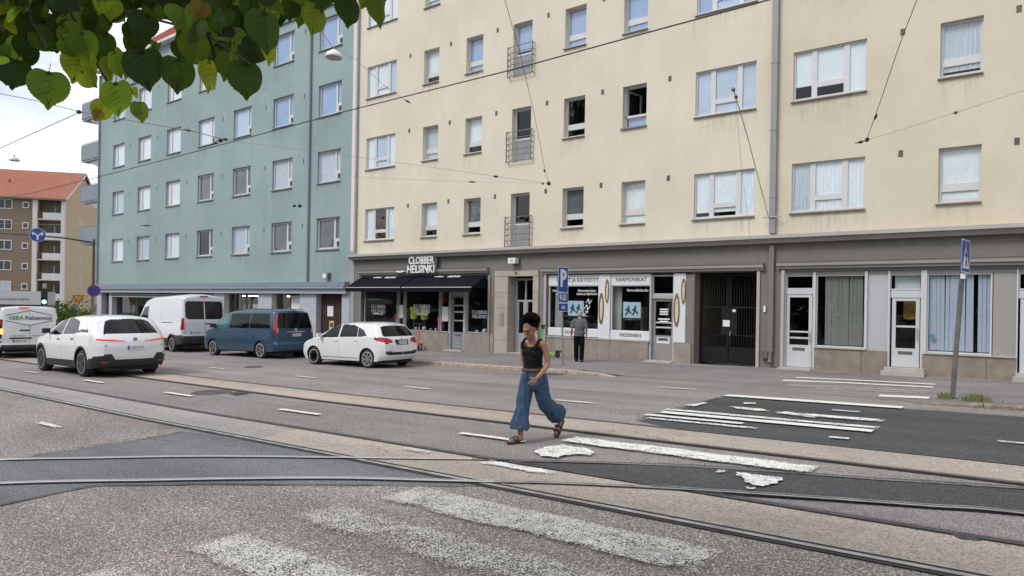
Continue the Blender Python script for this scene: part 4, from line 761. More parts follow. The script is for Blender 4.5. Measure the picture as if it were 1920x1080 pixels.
# corner balconies on the side facade
for k in range(4):
    z = 5.75+3.06*k; t = MB()
    t.box(GX0-3.3, GX0-.02, GF+.1, GF+3.2, z-.14, z).add([(GX0-2.6, GF+.2, z-.15), (GX0-.02, GF+.2, z-.15), (GX0-.02, GF+.2, z-.9), (GX0-2.6, GF+3, z-.15), (GX0-.02, GF+3, z-.15), (GX0-.02, GF+3, z-.9)], [(0, 1, 2), (3, 5, 4), (0, 2, 5, 3), (1, 4, 5, 2)])
    o = t.build('balcony', mat('balcony_slab', (.30, .31, .32), .8), green)
    MB().box(GX0-3.32, GX0-.02, GF+.05, GF+.09, z-.02, z+1.1).box(GX0-3.34, GX0-3.3, GF+.05, GF+3.2, z-.02, z+1.0).build('balcony_panel', mat('balcony_sheet', (.17, .20, .245), .5, var=.05), o)
    MB().tube([(GX0-3.32, GF+.07, z+1.16), (GX0-.02, GF+.07, z+1.16)], .02, 6).build('handrail', GreyD, o)
    MB().box(GX0-.09, GX0-.003, GF-.03, GF+.3, z+.4, z+1.9).build('side_window', GreyD, green)
# ground floor of the green building
b = MB(); segs = [(-53.65, -52.9), (-51.65, -51.2), (-37.9, -36.8), (-33.4, -32.15), (-29.72, -28.38), (-26.42, -25.88), (-45.2, -44.8)]
for a, c in segs: MB().box(a, c, GF-.02, GF+.4, -2.2, 2.10).build('shop_pillar', GreenL, green)
b = MB().box(GX0, -25.9, GF+.3, GF+.34, -2.2, -.35); b.build('plinth', GreyM, green)
MB().box(GX0, -25.9, GF+4.5, GF+4.6, -2, 2.6).box(GX0, -25.9, GF+.41, GF+4.5, 2.5, 2.6).box(GX0, -25.9, GF+.41, GF+4.5, -1.0, -.9).build('inner_wall', mat('warm_room', (.20, .15, .10), .9, var=.3, scale=.8), green)
def gp(x0, x1, z0, z1, nm='shop_window'):
    f = .05; y = GF+.3; o = MB().box(x0, x0+f, y, y+.08, z0, z1).box(x1-f, x1, y, y+.08, z0, z1).box(x0+f, x1-f, y, y+.08, z0, z0+f).box(x0+f, x1-f, y, y+.08, z1-f, z1).build(nm, GreyD, green)
    MB().box(x0+f, x1-f, y+.03, y+.04, z0+f, z1-f).build('pane', GlassS, o)
for a, c in ((-51.2, -48.2), (-48.15, -45.2), (-44.8, -41.4), (-41.35, -37.9), (-36.8, -35.1), (-35.05, -33.4), (-32.15, -30.95)): gp(a, c, -.35, 2.08)
MB().box(-52.9, -51.65, GF+.32, GF+.4, -2, 2.1).build('door', mat('brown_door', (.10, .06, .035), .6), green)
lamp = emit('fluorescent', (1, .85, .5), 5)
for x in (-35.9, -34.7, -31.6): MB().box(x-.4, x+.4, GF+.8, GF+1.0, 1.93, 1.99).build('ceiling_lamp', lamp, green)
for i in range(26):
    x = random.uniform(-51, -38); z = random.uniform(-.3, 1.2); c = random.choice([(.3, .22, .1), (.12, .16, .1), (.28, .1, .05), (.4, .38, .3), (.08, .1, .16)])
    MB().box(x-.25, x+.25, GF+1.2, GF+1.5, z, z+random.uniform(.3, .9)).build('display_box', mat('goods_%.2f' % c[0], c, .8), green)
for x, w_, c in ((-36.2, .5, (.5, .55, .6)), (-35.2, .7, (.7, .75, .85))): tag(MB().box(-w_/2, w_/2, 0, .02, 0, .6).build('wall_picture', mat('pic%.1f' % w_, c, .6), None, loc=(x, GF+1.0, .9)), 'pale %s picture inside the lit shop above the blue van' % ('narrow grey' if w_ < .6 else 'wide white blue'), 'picture')
MB().box(-31.9, -31.2, GF+.8, GF+.84, -.9, 1.35).build('inner_door', Frame, green); MB().box(-31.78, -31.32, GF+.78, GF+.8, .2, 1.25).build('inner_door_pane', Dark, green)
t = thing('poster', 'tall white poster with a blue figure beside the grey pillar of the green building', 'poster', (-30.35, GF+.28, -.2)); MB().box(-.5, .5, 0, .05, 0, 2.2).build('sheet', Paper, t)
MB().prism([(-.2, .7), (.0, .6), (.1, .8), (.05, 1.0), (.22, 1.15), (.1, 1.3), (-.05, 1.2), (-.25, 1.35), (-.28, 1.1), (-.1, .95)], -.01, -.002).build('print', mat('blue_print', (.05, .12, .35), .6), t)
# wooden gate
wg = mat('dark_wood', (.055, .035, .025), .7, var=.3, scale=3, stretch=(6, 1, .5)); gt = thing('wooden_gate', 'dark brown slatted wooden gate in the green building beside the grey wall strip', 'gate', (-27.4, GF+.3, zs(-27)), world=True)
MB().box(-28.38, -26.42, GF+.36, GF+.38, -1, 2.1).build('backing', Dark, gt)
sl = cached('gslat', lambda: MB().box(-.045, .045, -.03, .03, -.9, 2.08).mesh('slat', wg))
for i in range(14): inst('slat', sl, gt, (-28.3+i*.138, GF+.3, 0))
MB().box(-27.85, -27.4, GF+.255, GF+.265, 1.0, 1.5).build('notice', Paper, gt); MB().box(-27.68, -27.35, GF+.255, GF+.265, .18, .78).build('parking_notice', mat('yellow_sign', (.70, .58, .03), .5), gt); MB().prism([(-27.51+.13*math.cos(i*.52), .58+.13*math.sin(i*.52)) for i in range(12)], GF+.248, GF+.254).build('parking_symbol', mat('sign_blue', (.02, .07, .35), .4), gt); MB().box(-27.0, -26.8, GF+.255, GF+.265, .1, .35).build('notice', Paper, gt)
t = thing('security_camera', 'small white camera box on the green wall above the wooden gate', 'camera', (-27.5, GF-.02, 2.95)); MB().box(-.12, .12, -.22, -.02, -.1, .1).build('housing', WInk, t); MB().box(.1, .2, -.14, .02, -.15, .15).build('bracket', GreyD, t)
MB().box(-51.3, -41.2, GF-.15, GF-.02, 1.88, 2.02).build('awning_cassette', mat('cassette_black', (.03, .03, .035), .5), green); MB().box(-51.3, -41.2, GF-.12, GF-.03, 1.8, 1.86).build('awning_rail', GreyL, green)
# ------------------------------------------------------------------ brown brick building far left
BO = Vector((-112.3, 39.6, 0)); BU = Vector((-.62, -.785, 0)).normalized(); BV = Vector((-.785, .62, 0)).normalized()
BM = Matrix(((BU.x*.84, BV.x, 0, BO.x), (BU.y*.84, BV.y, 0, BO.y), (0, 0, 1, 0), (0, 0, 0, 1)))     # x along the front (away from the corner), y into the depth
Brick = mat('brown_brick', (.17, .125, .09), .9, col2=(.215, .165, .125), scale=9, detail=8, bump=.2, bscale=20); Tan = mat('tan_brick', (.40, .315, .20), .9, col2=(.46, .37, .245), scale=7, detail=8)
OrR = mat('orange_tile_roof', (.25, .088, .052), .85, col2=(.31, .115, .07), scale=1.2, stretch=(1, 1, 6)); WhC = mat('white_concrete', (.55, .54, .52), .8, var=.04)
brown = thing('apartment_building', 'brown brick apartment block with orange tiled roof and white balconies far left', 'building', tuple(BO), 0, world=True)
brown.matrix_world = Matrix.Translation(BO)
def bpart(b, nm, m, par=None):
    b.v = [tuple(BM @ Vector(p)) for p in b.v]; return b.build(nm, m, par or brown)
Zt = 15.85; Lf = 40.
def bpx(px): return (122-px)*.0765
b = MB(); wins = []
xs_ = [4.85]; rowz = [(14.1-2.9*k, 15.5-2.9*k) for k in range(6)]
bpart(MB().box(4.8, Lf, 0, .3, -4, Zt).box(.0, .5, 0.3, 14.4, -4, Zt), 'wall', Brick)
bpart(MB().box(-.01, .3, .31, 14.6, -4, Zt).prism([(0.31, Zt), (14.6, Zt), (7.45, 20.3)], -.01, .3, 'yz'), 'gable_wall', Tan)
bpart(MB().box(0, .5, -.25, .3, -4, Zt).box(4.1, 4.8, -.25, .3, -4, Zt), 'concrete_pier', WhC); bpart(MB().box(4.12, 4.78, .31, 1.75, -4, Zt).box(.02, .48, .31, 1.75, -4, Zt), 'bay_side_wall', Brick)
bpart(MB().add([(-.4, -.6, Zt-.05), (Lf, -.6, Zt-.05), (Lf, 7.45, 20.9), (-.4, 7.45, 20.9), (-.4, 15.3, Zt-.05), (Lf, 15.3, Zt-.05)], [(0, 1, 2, 3), (3, 2, 5, 4)]), 'roof', OrR)
bpart(MB().box(-.4, Lf, -.65, .0, Zt-.3, Zt-.06), 'gutter', GreyD)
bpart(MB().prism([(-.6, Zt-.35), (7.45, 20.55), (7.45, 20.85), (-.6, Zt-.05)], -.45, -.38, 'yz').prism([(15.3, Zt-.35), (7.45, 20.55), (7.45, 20.85), (15.3, Zt-.05)], -.45, -.38, 'yz'), 'barge_board', WhC)
bpart(MB().box(.5, 4.1, 1.6, 1.7, -4, Zt), 'balcony_back_wall', mat('balcony_ochre', (.24, .19, .11), .9, var=.2, scale=.6))
def bwin(x0, x1, z0, z1, split=True):
    o = bpart(MB().box(x0, x1, -.06, .01, z0, z0+.12).box(x0, x1, -.06, .01, z1-.12, z1).box(x0, x0+.12, -.06, .01, z0+.12, z1-.12).box(x1-.12, x1, -.06, .01, z0+.12, z1-.12).box((x0+x1)/2-.05, (x0+x1)/2+.05, -.06, .01, z0+.12, z1-.12) if split else
              MB().box(x0, x1, -.06, .01, z0, z0+.14).box(x0, x1, -.06, .01, z1-.14, z1).box(x0, x0+.14, -.06, .01, z0+.14, z1-.14).box(x1-.14, x1, -.06, .01, z0+.14, z1-.14), 'window', WhC)
    p = bpart(MB().box(x0+.1, x1-.1, -.03, -.02, z0+.1, z1-.1), 'pane', random.choice([mat('far_pane_dark', (.03, .035, .045), .15), mat('far_pane_dark', (.03, .035, .045), .15), mat('far_pane_pale', (.38, .46, .52), .25)]), o)
for z0, z1 in rowz:
    for x in (7.9, 13.5, 18.9): bwin(x, x+2.2, z0, z1)
    for x in (5.45, 11.2, 16.6): bwin(x, x+.95, z0+.2, z0+1.1, False)
for k in range(6):
    z = 12.95-2.9*k
    bpart(MB().box(.5, 4.1, -.05, 1.6, z-.2, z), 'balcony_slab', WhC); bpart(MB().box(.52, 3.3, -.14, -.05, z-.15, z+.85), 'balcony_parapet', WhC)
    r = MB()
    for i in range(7): r.box(3.35+i*.11, 3.38+i*.11, -.1, -.07, z, z+.9)
    bpart(r.box(3.3, 4.1, -.1, -.06, z+.88, z+.94), 'balcony_rail', GreyD)
    bpart(MB().box(1.0, 2.0, 1.5, 1.6, z+.0, z+2.0).box(2.3, 3.0, 1.5, 1.6, z, z+2.0), 'balcony_door', mat('far_pane_dark', (.03, .035, .045), .15)); bpart(MB().box(2.05, 2.25, 1.48, 1.6, z, z+2.0), 'door_frame', WhC)
for k in range(5):
    o = bpart(MB().box(-.06, -.012, 5.6, 6.6, 12.2-2.9*k, 13.6-2.9*k), 'window', WhC); bpart(MB().box(-.07, -.061, 5.8, 6.4, 12.3-2.9*k, 13.5-2.9*k), 'pane', mat('far_pane_dark', (.03, .035, .045), .15), o)
bpart(MB().box(10, 10.25, 3.5, 3.7, 18, 18.9), 'roof_vent', mat('roof_vent_red', (.25, .08, .05), .7))
# second block glimpsed behind the balconies
g2 = thing('apartment_building', 'brown and tan gable glimpsed between the red roofed block and the green building', 'building', (-150, 62, -3), world=True)
q0, q1 = onZ(157, 500, 1.18*100), onZ(200, 500, 1.22*100)
for nm, a, c, zt, m in (('wall', 160, 172, 13.3, Brick), ('gable_wall', 172, 182, 13.6, Tan), ('wall', 182, 200, 12, Brick)):
    p, q = onZ(a, 500, 122), onZ(c, 500, 122); n_ = (q-p).normalized(); d = Vector((-n_.y, n_.x, 0))*6
    MB().add([(p.x, p.y, -4), (q.x, q.y, -4), (q.x, q.y, zt+4), (p.x, p.y, zt+3.6), (p.x+d.x, p.y+d.y, -4), (q.x+d.x, q.y+d.y, -4), (q.x+d.x, q.y+d.y, zt+4), (p.x+d.x, p.y+d.y, zt+3.6)], [(0, 1, 2, 3), (4, 7, 6, 5), (0, 3, 7, 4), (1, 5, 6, 2), (3, 2, 6, 7)]).build(nm, m, g2)
# ------------------------------------------------------------------ street furniture
Galv = mat('galvanised_pole', (.27, .28, .28), .45, metal=.5, var=.15, scale=4); Blue = mat('sign_blue', (.02, .07, .35), .4); SWh = mat('sign_white', (.75, .76, .78), .4, var=.02); Red = mat('sign_red', (.5, .03, .03), .4)
def gl(x, y):                    # ground or pavement height
    if y < pedge(x): return gz(x)
    t = (y-pedge(x))/(21.02-pedge(x)); return (gz(x)+kh(x))*(1-t)+zs(x)*t
x, y = -12.0, 18.2; t = thing('parking_sign', 'blue square P parking sign with two blue plates on a thin leaning pole', 'sign', (x, y, gl(x, y)-.02), 0)
MB().tube([(0, 0, 0), (-.12, 0, 3.15)], .03, 8).build('pole', Galv, t)
def plate(par, z, h, w, dx, m=Blue, rot=None, nm='sign_plate', edge=True):
    """a plate whose face looks along +X (towards oncoming traffic)"""
    o = MB().box(.035, .045, -w/2, w/2, 0, h).build(nm, m, par); o.location = (dx, 0, z); o.rotation_euler = (0, 0, rot or 0)
    if edge: e = MB().box(.0455, .047, -w/2, w/2, 0, .018).box(.0455, .047, -w/2, w/2, h-.018, h).box(.0455, .047, -w/2, -w/2+.018, .018, h-.018).box(.0455, .047, w/2-.018, w/2, .018, h-.018).build('rim', SWh, o)
    return o
o = plate(t, 2.30, .80, .60, -.09, rot=.03); text('P', .72, (.048, 0, .42), (math.pi/2, 0, math.pi/2), SWh, o, bold=.03)
o = plate(t, 1.98, .30, .60, -.08, rot=.03); text('9-21', .24, (.048, 0, .15), (math.pi/2, 0, math.pi/2), SWh, o, bold=.008)
o = plate(t, 1.70, .27, .58, -.07, rot=.03); text('4 h', .16, (.048, 0, .13), (math.pi/2, 0, math.pi/2), SWh, o, bold=.006)
x, y = -1.46, 16.1; t = thing('crosswalk_sign', 'blue pedestrian crossing sign on a leaning grey pole with weeds at its foot', 'sign', (x, y, gl(x, y)-.02))
MB().tube([(0, 0, 0), (.165, 0, 3.15)], .045, 10).build('pole', mat('pole_dull', (.17, .175, .175), .5, metal=.5, var=.3, scale=3), t)
o = plate(t, 2.50, .64, .64, .14, rot=-.13)
MB().prism([(-.25, .08), (.25, .08), (0, .56)], .0475, .05, 'yz').build('triangle', SWh, o); MB().prism([(-.06, .12), (-.01, .12), (.02, .22), (.07, .12), (.12, .12), (.05, .28), (.04, .36), (.09, .3), (.1, .33), (.03, .41), (-.03, .40), (-.09, .32), (-.07, .3), (-.01, .34), (-.01, .26)], .0505, .053, 'yz').build('walking_figure', Ink, o)
MB().box(-.02, .06, -.1, .1, 2.38, 2.48).build('sign_clamp', SWh, t, loc=(.13, 0, 0))
def weed(x, y, n, r, h, lab):
    b = MB()
    for i in range(n):
        a = random.random()*6.28; d = abs(random.gauss(0, r)); px_, py_ = x+d*math.cos(a), y+d*.5*math.sin(a); z0 = gl(px_, py_); hh = h*random.uniform(.3, 1); ln = random.uniform(-.5, .5)*hh; w_ = random.uniform(.008, .02)
        b.add([(px_-w_, py_, z0), (px_+w_, py_, z0), (px_+ln*.5+w_*1.2, py_+ln*.1, z0+hh*.6), (px_+ln, py_+ln*.2, z0+hh), (px_+ln*.5-w_*1.2, py_+ln*.1, z0+hh*.55)], [(0, 1, 2, 3, 4)])
    o = b.build('weeds', mat('weed_green', (.10, .13, .04), .8, col2=(.16, .17, .06), scale=20), kind='stuff'); o['label'] = lab
weed(-1.56, 16.0, 60, .06, .16, 'green weeds growing at the foot of the crosswalk sign'); weed(-1.0, 15.75, 130, .15, .15, 'dry green weeds in the kerb joint right of the crosswalk sign')
# distant signs and signals
p = onZ(176, 545, 39); t = thing('no_parking_sign', 'round dark blue sign with red rim at the corner of the green building', 'sign', (p.x, p.y, gz(p.x)))
zz = p.z-gz(p.x); MB().tube([(0, 0, 0), (0, 0, zz+.3)], .035, 8).build('pole', Galv, t)
tc_ = Vector((-p.x, -p.y, 0)).normalized(); R = Matrix.Translation((tc_.x*.05, tc_.y*.05, zz)) @ tc_.to_track_quat('Z', 'Y').to_matrix().to_4x4()
def disc(par, nm, r, h, m, R, r0=0): return MB().lathe([(r0, h-.004), (r, h-.004), (r, h), (r0, h)], 24, M=R).build(nm, m, par)
disc(t, 'rim', .33, 0, mat('sign_purple_red', (.28, .03, .12), .4), R); disc(t, 'sign_disc', .27, .006, mat('sign_dark_blue', (.045, .03, .22), .4), R)
p = onZ(147, 561, 48); t = thing('yield_sign', 'yellow triangle give way sign with red border far down the side street', 'sign', (p.x, p.y, gz(p.x))); zz = p.z-gz(p.x)
tc_ = Vector((-p.x, -p.y, 0)).normalized(); R = Matrix.Translation((tc_.x*.05, tc_.y*.05, zz)) @ tc_.to_track_quat('Z', 'Y').to_matrix().to_4x4()
MB().tube([(0, 0, 0), (0, 0, zz+.3)], .035, 8).build('pole', Galv, t); MB().prism([(-.36, .28), (.36, .28), (0, -.34)], -.006, 0, 'xy', R).build('sign_plate', mat('sign_orange', (.42, .10, .02), .5), t); MB().prism([(-.22, .2), (.22, .2), (0, -.17)], .001, .006, 'xy', R).build('sign_face', mat('sign_yellow', (.62, .36, .03), .5), t)
p = onZ(83, 556, 42); t = thing('traffic_light', 'black traffic light with its green lamp lit behind the white van', 'traffic light', (p.x, p.y, gz(p.x))); zz = p.z-gz(p.x); tc_ = Vector((-p.x, -p.y, 0)).normalized(); a_ = math.atan2(tc_.x, -tc_.y)
t.rotation_euler = (0, 0, a_); Blk = mat('signal_black', (.015, .015, .017), .5)
MB().tube([(0, 0, 0), (0, 0, zz-.4)], .05, 8).build('pole', Galv, t); MB().box(-.17, .17, -.1, .1, zz-.5, zz+.45).build('housing', Blk, t)
for i, m in enumerate((emit('signal_green', (.15, 1, .6), 7), Blk, Blk)): MB().lathe([(0, -.125), (.11, -.12), (.11, -.1)], 16, 'y', c=(0, 0, zz-.32+.3*i)).build('lens', m, t)
MB().box(-.1, .1, -.1, .1, zz+.5, zz+.8).build('signal_backing', GreyL, t)
p0 = onZ(176, 455, 40); t = thing('overhead_mast', 'grey mast with a long boom carrying the blue arrow sign', 'mast', (p0.x, p0.y, gz(p0.x)), world=True)
MB().tube([(p0.x, p0.y, gz(p0.x)), (p0.x, p0.y, p0.z+.2)], .09, 10, r2=.07).build('pole', mat('mast_brown', (.10, .085, .08), .6), t)
q = onZ(-40, 435, 36); MB().tube([tuple(p0), tuple(onZ(120, 446, 39)), tuple(onZ(60, 441, 38)), tuple(q)], .06, 8, r2=.03).build('boom', mat('mast_brown', (.10, .085, .08), .6), t)
p = onZ(70.5, 441, 37.5); tc_ = Vector((-p.x, -p.y, -.0)).normalized(); t = thing('direction_sign', 'round blue sign with white branching arrows hanging on the boom', 'sign', tuple(p+tc_*.2)); R = tc_.to_track_quat('Z', 'Y').to_matrix().to_4x4()
disc(t, 'rim', .38, 0, SWh, R); disc(t, 'sign_disc', .36, .006, Blue, R)
ar = MB()
ar.prism([(-.045, -.26), (.045, -.26), (.045, -.05), (.045, .0), (-.045, .0)], .008, .012, 'xy', R)
for s in (1, -1): ar.prism([(0, -.04), (s*.10, .10), (s*.17, .10), (s*.17, .19), (s*.28, .07), (s*.17, -.05), (s*.17, .03), (s*.12, .03), (s*.04, -.08)][::s], .0121, .0131, 'xy', R)
ar.build('arrow', SWh, t)
# pendant street lamps
Lw = mat('lamp_enamel', (.72, .71, .66), .35, var=.03)
def pendant(px, py, tt, s, lab, cords):
    p = onZ(px, py, tt); t = thing('street_lamp', lab, 'street lamp', tuple(p), group='pendant lamps hung over the street')
    MB().lathe([(0, .13), (.06, .13), (.09, .10), (.19, .04), (.235, -.04), (.245, -.10), (.22, -.10), (.21, -.07), (0, -.06)], 24).build('shade', Lw, t).data.shade_smooth()
    MB().lathe([(0, -.11), (.16, -.11), (.2, -.09), (.2, -.065), (0, -.062)], 20).build('diffuser', mat('lamp_diffuser', (.30, .31, .31), .3), t); MB().lathe([(0, .13), (.035, .13), (.03, .2), (0, .22)], 10).build('cap', GreyD, t)
    t.scale = (s, s, s)
pendant(626, 102, 19.0, .98, 'white pendant street lamp hanging on wires before the green building', None); pendant(27, 298, 34, .95, 'small white pendant lamp hanging against the sky far left', None)
# wires
Wm = mat('wire_dark', (.05, .05, .055), .5, metal=.3); Wl = mat('wire_pale', (.36, .35, .34), .6); Ins = mat('insulator_black', (.02, .018, .018), .4)
def wire(pts, lab, r=.009, m=Wm, ins=(), nm='overhead_wire', sag=0):
    P_ = [onZ(*q) if len(q) == 3 else Vector(q[:3]) for q in pts]; c = sum(P_, Vector())/len(P_); t = thing(nm, lab, 'wire', tuple(P_[0]), world=True)
    full = []
    for i in range(len(P_)-1):
        for k in range(6): u = k/6; full.append(P_[i].lerp(P_[i+1], u)-Vector((0, 0, sag*4*u*(1-u))))
    full.append(P_[-1]); MB().tube(full, r, 5).build('cable', m, t)
    for q in ins:
        p = onZ(*q[:3]); s = q[3] if len(q) > 3 else .06; d = q[4] if len(q) > 4 else .12
        dv = (P_[1]-P_[0]).normalized(); MB().tube([p-dv*d, p-dv*d*.4, p-dv*d*.35, p+dv*d*.35, p+dv*d*.4, p+dv*d], [s*.4, s*.4, s, s, s*.4, s*.4], 8).build('insulator', Ins, t)
W1 = [onY(a, b_, 9.15) for a, b_ in ((1500, -17), (1440, 0), (1210, 62), (955, 132), (655, 207), (480, 254), (330, 294), (187.5, 331), (60, 362), (0, 372))]
wire([tuple(v)+(0,) for v in [W1[0]+Vector((12, 0, .2))]+W1] if False else [(v.x, v.y, v.z, 0) for v in [W1[0]+Vector((12, 0, .3))]+W1], 'tram contact wire running the whole street from lower left to upper right', r=.011)
def fd(px, py, t): return (px, py, t)
wire([fd(-30, 170, 26), fd(60, 187, 25), fd(148, 209, 24), fd(360, 246, 23), fd(430, 264, 22)], 'dark span wire passing behind the hanging leaves at upper left', ins=[(148, 210, 24, .07), (352, 244, 23, .04, .2), (413, 263, 22.3, .07, .1), (404, 268, 22.3, .05, .1), (422, 261, 22, .05, .1)], r=.012)
wire([fd(-40, 296, 22), fd(148, 211, 24)], 'wire rising from the left edge to the insulator beside the balconies', r=.012)
wire([fd(430, 264, 22), fd(640, 290, 23), fd(935, 331, 24), fd(1030, 345, 24.2)], 'thin pale wire sloping down across both facades to the node', m=Wl, r=.007, ins=[(930, 331, 24, .04)])
wire([fd(187, 318, 46), fd(500, 325, 33), fd(885, 341, 26), fd(1030, 344, 24.2)], 'faint nearly level pale wire ending at the same node', m=Wl, r=.006, ins=[(885, 341, 26, .03, .25)])
wire([fd(187, 386, 46), fd(390, 387, 37), fd(565, 386, 31)], 'faint pale wire with black insulators before the green wall', m=Wl, r=.006, ins=[(552, 386, 31.4, .06, .12), (562, 386, 31, .08, .1)])
wire([fd(-30, 419, 50), fd(187, 422, 46), fd(295, 423, 42)], 'short faint pale wire low across the green wall left end', m=Wl, r=.007, ins=[(275, 423, 42.5, .05, .5)])
wire([fd(-30, 312, 60), fd(90, 326, 55), fd(187, 330, 50)], 'very faint wire over the orange roof against the sky', m=Wl, r=.006)
wire([fd(945, -6, 14), fd(975, 100, 16.3), fd(1002, 215, 19.5), fd(1022, 320, 23), fd(1030, 344, 24.2)], 'steep wire dropping past the French balconies to the dark node', r=.007, m=mat('wire_mid', (.12, .11, .1), .5), ins=[(1021, 320, 23, .035), (1029, 344, 24.2, .07, .1), (1018, 344, 24.2, .03, .15)])
wire([fd(1722, -8, 12), fd(1688, 80, 13.2), fd(1655, 178, 14.8), fd(1625, 262, 16)], 'steep wire dropping across the right part of the cream facade', r=.007, ins=[(1642, 219, 15.5, .03), (1626, 262, 16, .05, .07)])
wire([fd(1612, 266, 16.1), fd(1625, 263, 16), fd(1792, 211, 14.5), fd(1930, 166, 13.3)], 'pale wire rising to the right edge from the dark clamp', m=Wl, r=.006, ins=[(1792, 211, 14.5, .035, .05), (1614, 266, 16.1, .035)])
p0 = onY(1441, 407, FY-.25); wire([(p0.x, p0.y, p0.z, 0), fd(1402, 258, 18), fd(1375, 166, 14.5)], 'pale stay rod leaning from the downpipe bracket out over the pavement', m=Wl, r=.012, ins=[(1439, 398, 21.0, .04, .08), (1375, 168, 14.6, .04, .05), (1380, 182, 15, .04, .04)])
wire([fd(1378, 172, 14.8), fd(1392, 330, 17), fd(1412, 486, 20.5)], 'thin slack pale cable hanging below the stay rod', m=Wl, r=.004)
wire([fd(523, -6, 19.4), fd(575, 40, 19.2), fd(605, 62, 19.1), fd(625, 90, 19.0)], 'dark cord holding the pendant lamp at top centre left', r=.009); wire([fd(626, 90, 19), fd(668, 112, 19.6), fd(720, 160, 20.3), fd(767, 193, 21)], 'thin cord from the pendant lamp down to the cream wall', r=.006, m=Wl, ins=[(764, 190, 21, .03, .15)])
wire([fd(-20, 268, 33), fd(10, 285, 33.6), fd(27, 292, 34)], 'cord holding the small pendant lamp from the left', r=.01, m=Wl)
# bracket on the downpipe
MB().tube([(-6.75, FY-.18, onY(1441, 407, FY-.2).z), (-6.2, FY-.18, onY(1441, 407, FY-.2).z)], .018, 6).build('wire_bracket', GreyL, cream)
# ------------------------------------------------------------------ vehicles
CarGlass = mat('car_glass', (.006, .007, .008), .02, var=.5, scale=2.2, spec=.32); Tyre = mat('tyre_rubber', (.02, .02, .02), .85, var=.1); Plastic = mat('black_plastic', (.022, .022, .024), .55, var=.1)
RimS = mat('rim_silver', (.58, .58, .59), .35, metal=.1, var=.05); RimD = mat('rim_dark', (.10, .10, .11), .35, metal=.6); LRed = mat('tail_red', (.35, .012, .015), .15, var=.2, scale=10, coat=.5); LRedE = emit('tail_red_lit', (.7, .04, .025), .35); LWh = mat('lamp_clear', (.6, .6, .6), .15)
LOr = emit('indicator_lit', (1, .22, .06), 3); Under = mat('underbody', (.012, .012, .012), .9); SeamM = mat('panel_gap', (.03, .03, .032), .8); PlateM = mat('number_plate', (.62, .63, .64), .5, var=.04); EU = mat('plate_blue', (.02, .06, .35), .5)
def pip(x, y, poly):
    c = False; j = len(poly)-1
    for i in range(len(poly)):
        xi, yi = poly[i]; xj, yj = poly[j]
        if (yi > y) != (yj > y) and x < (xj-xi)*(y-yi)/(yj-yi)+xi: c = not c
        j = i
    return c
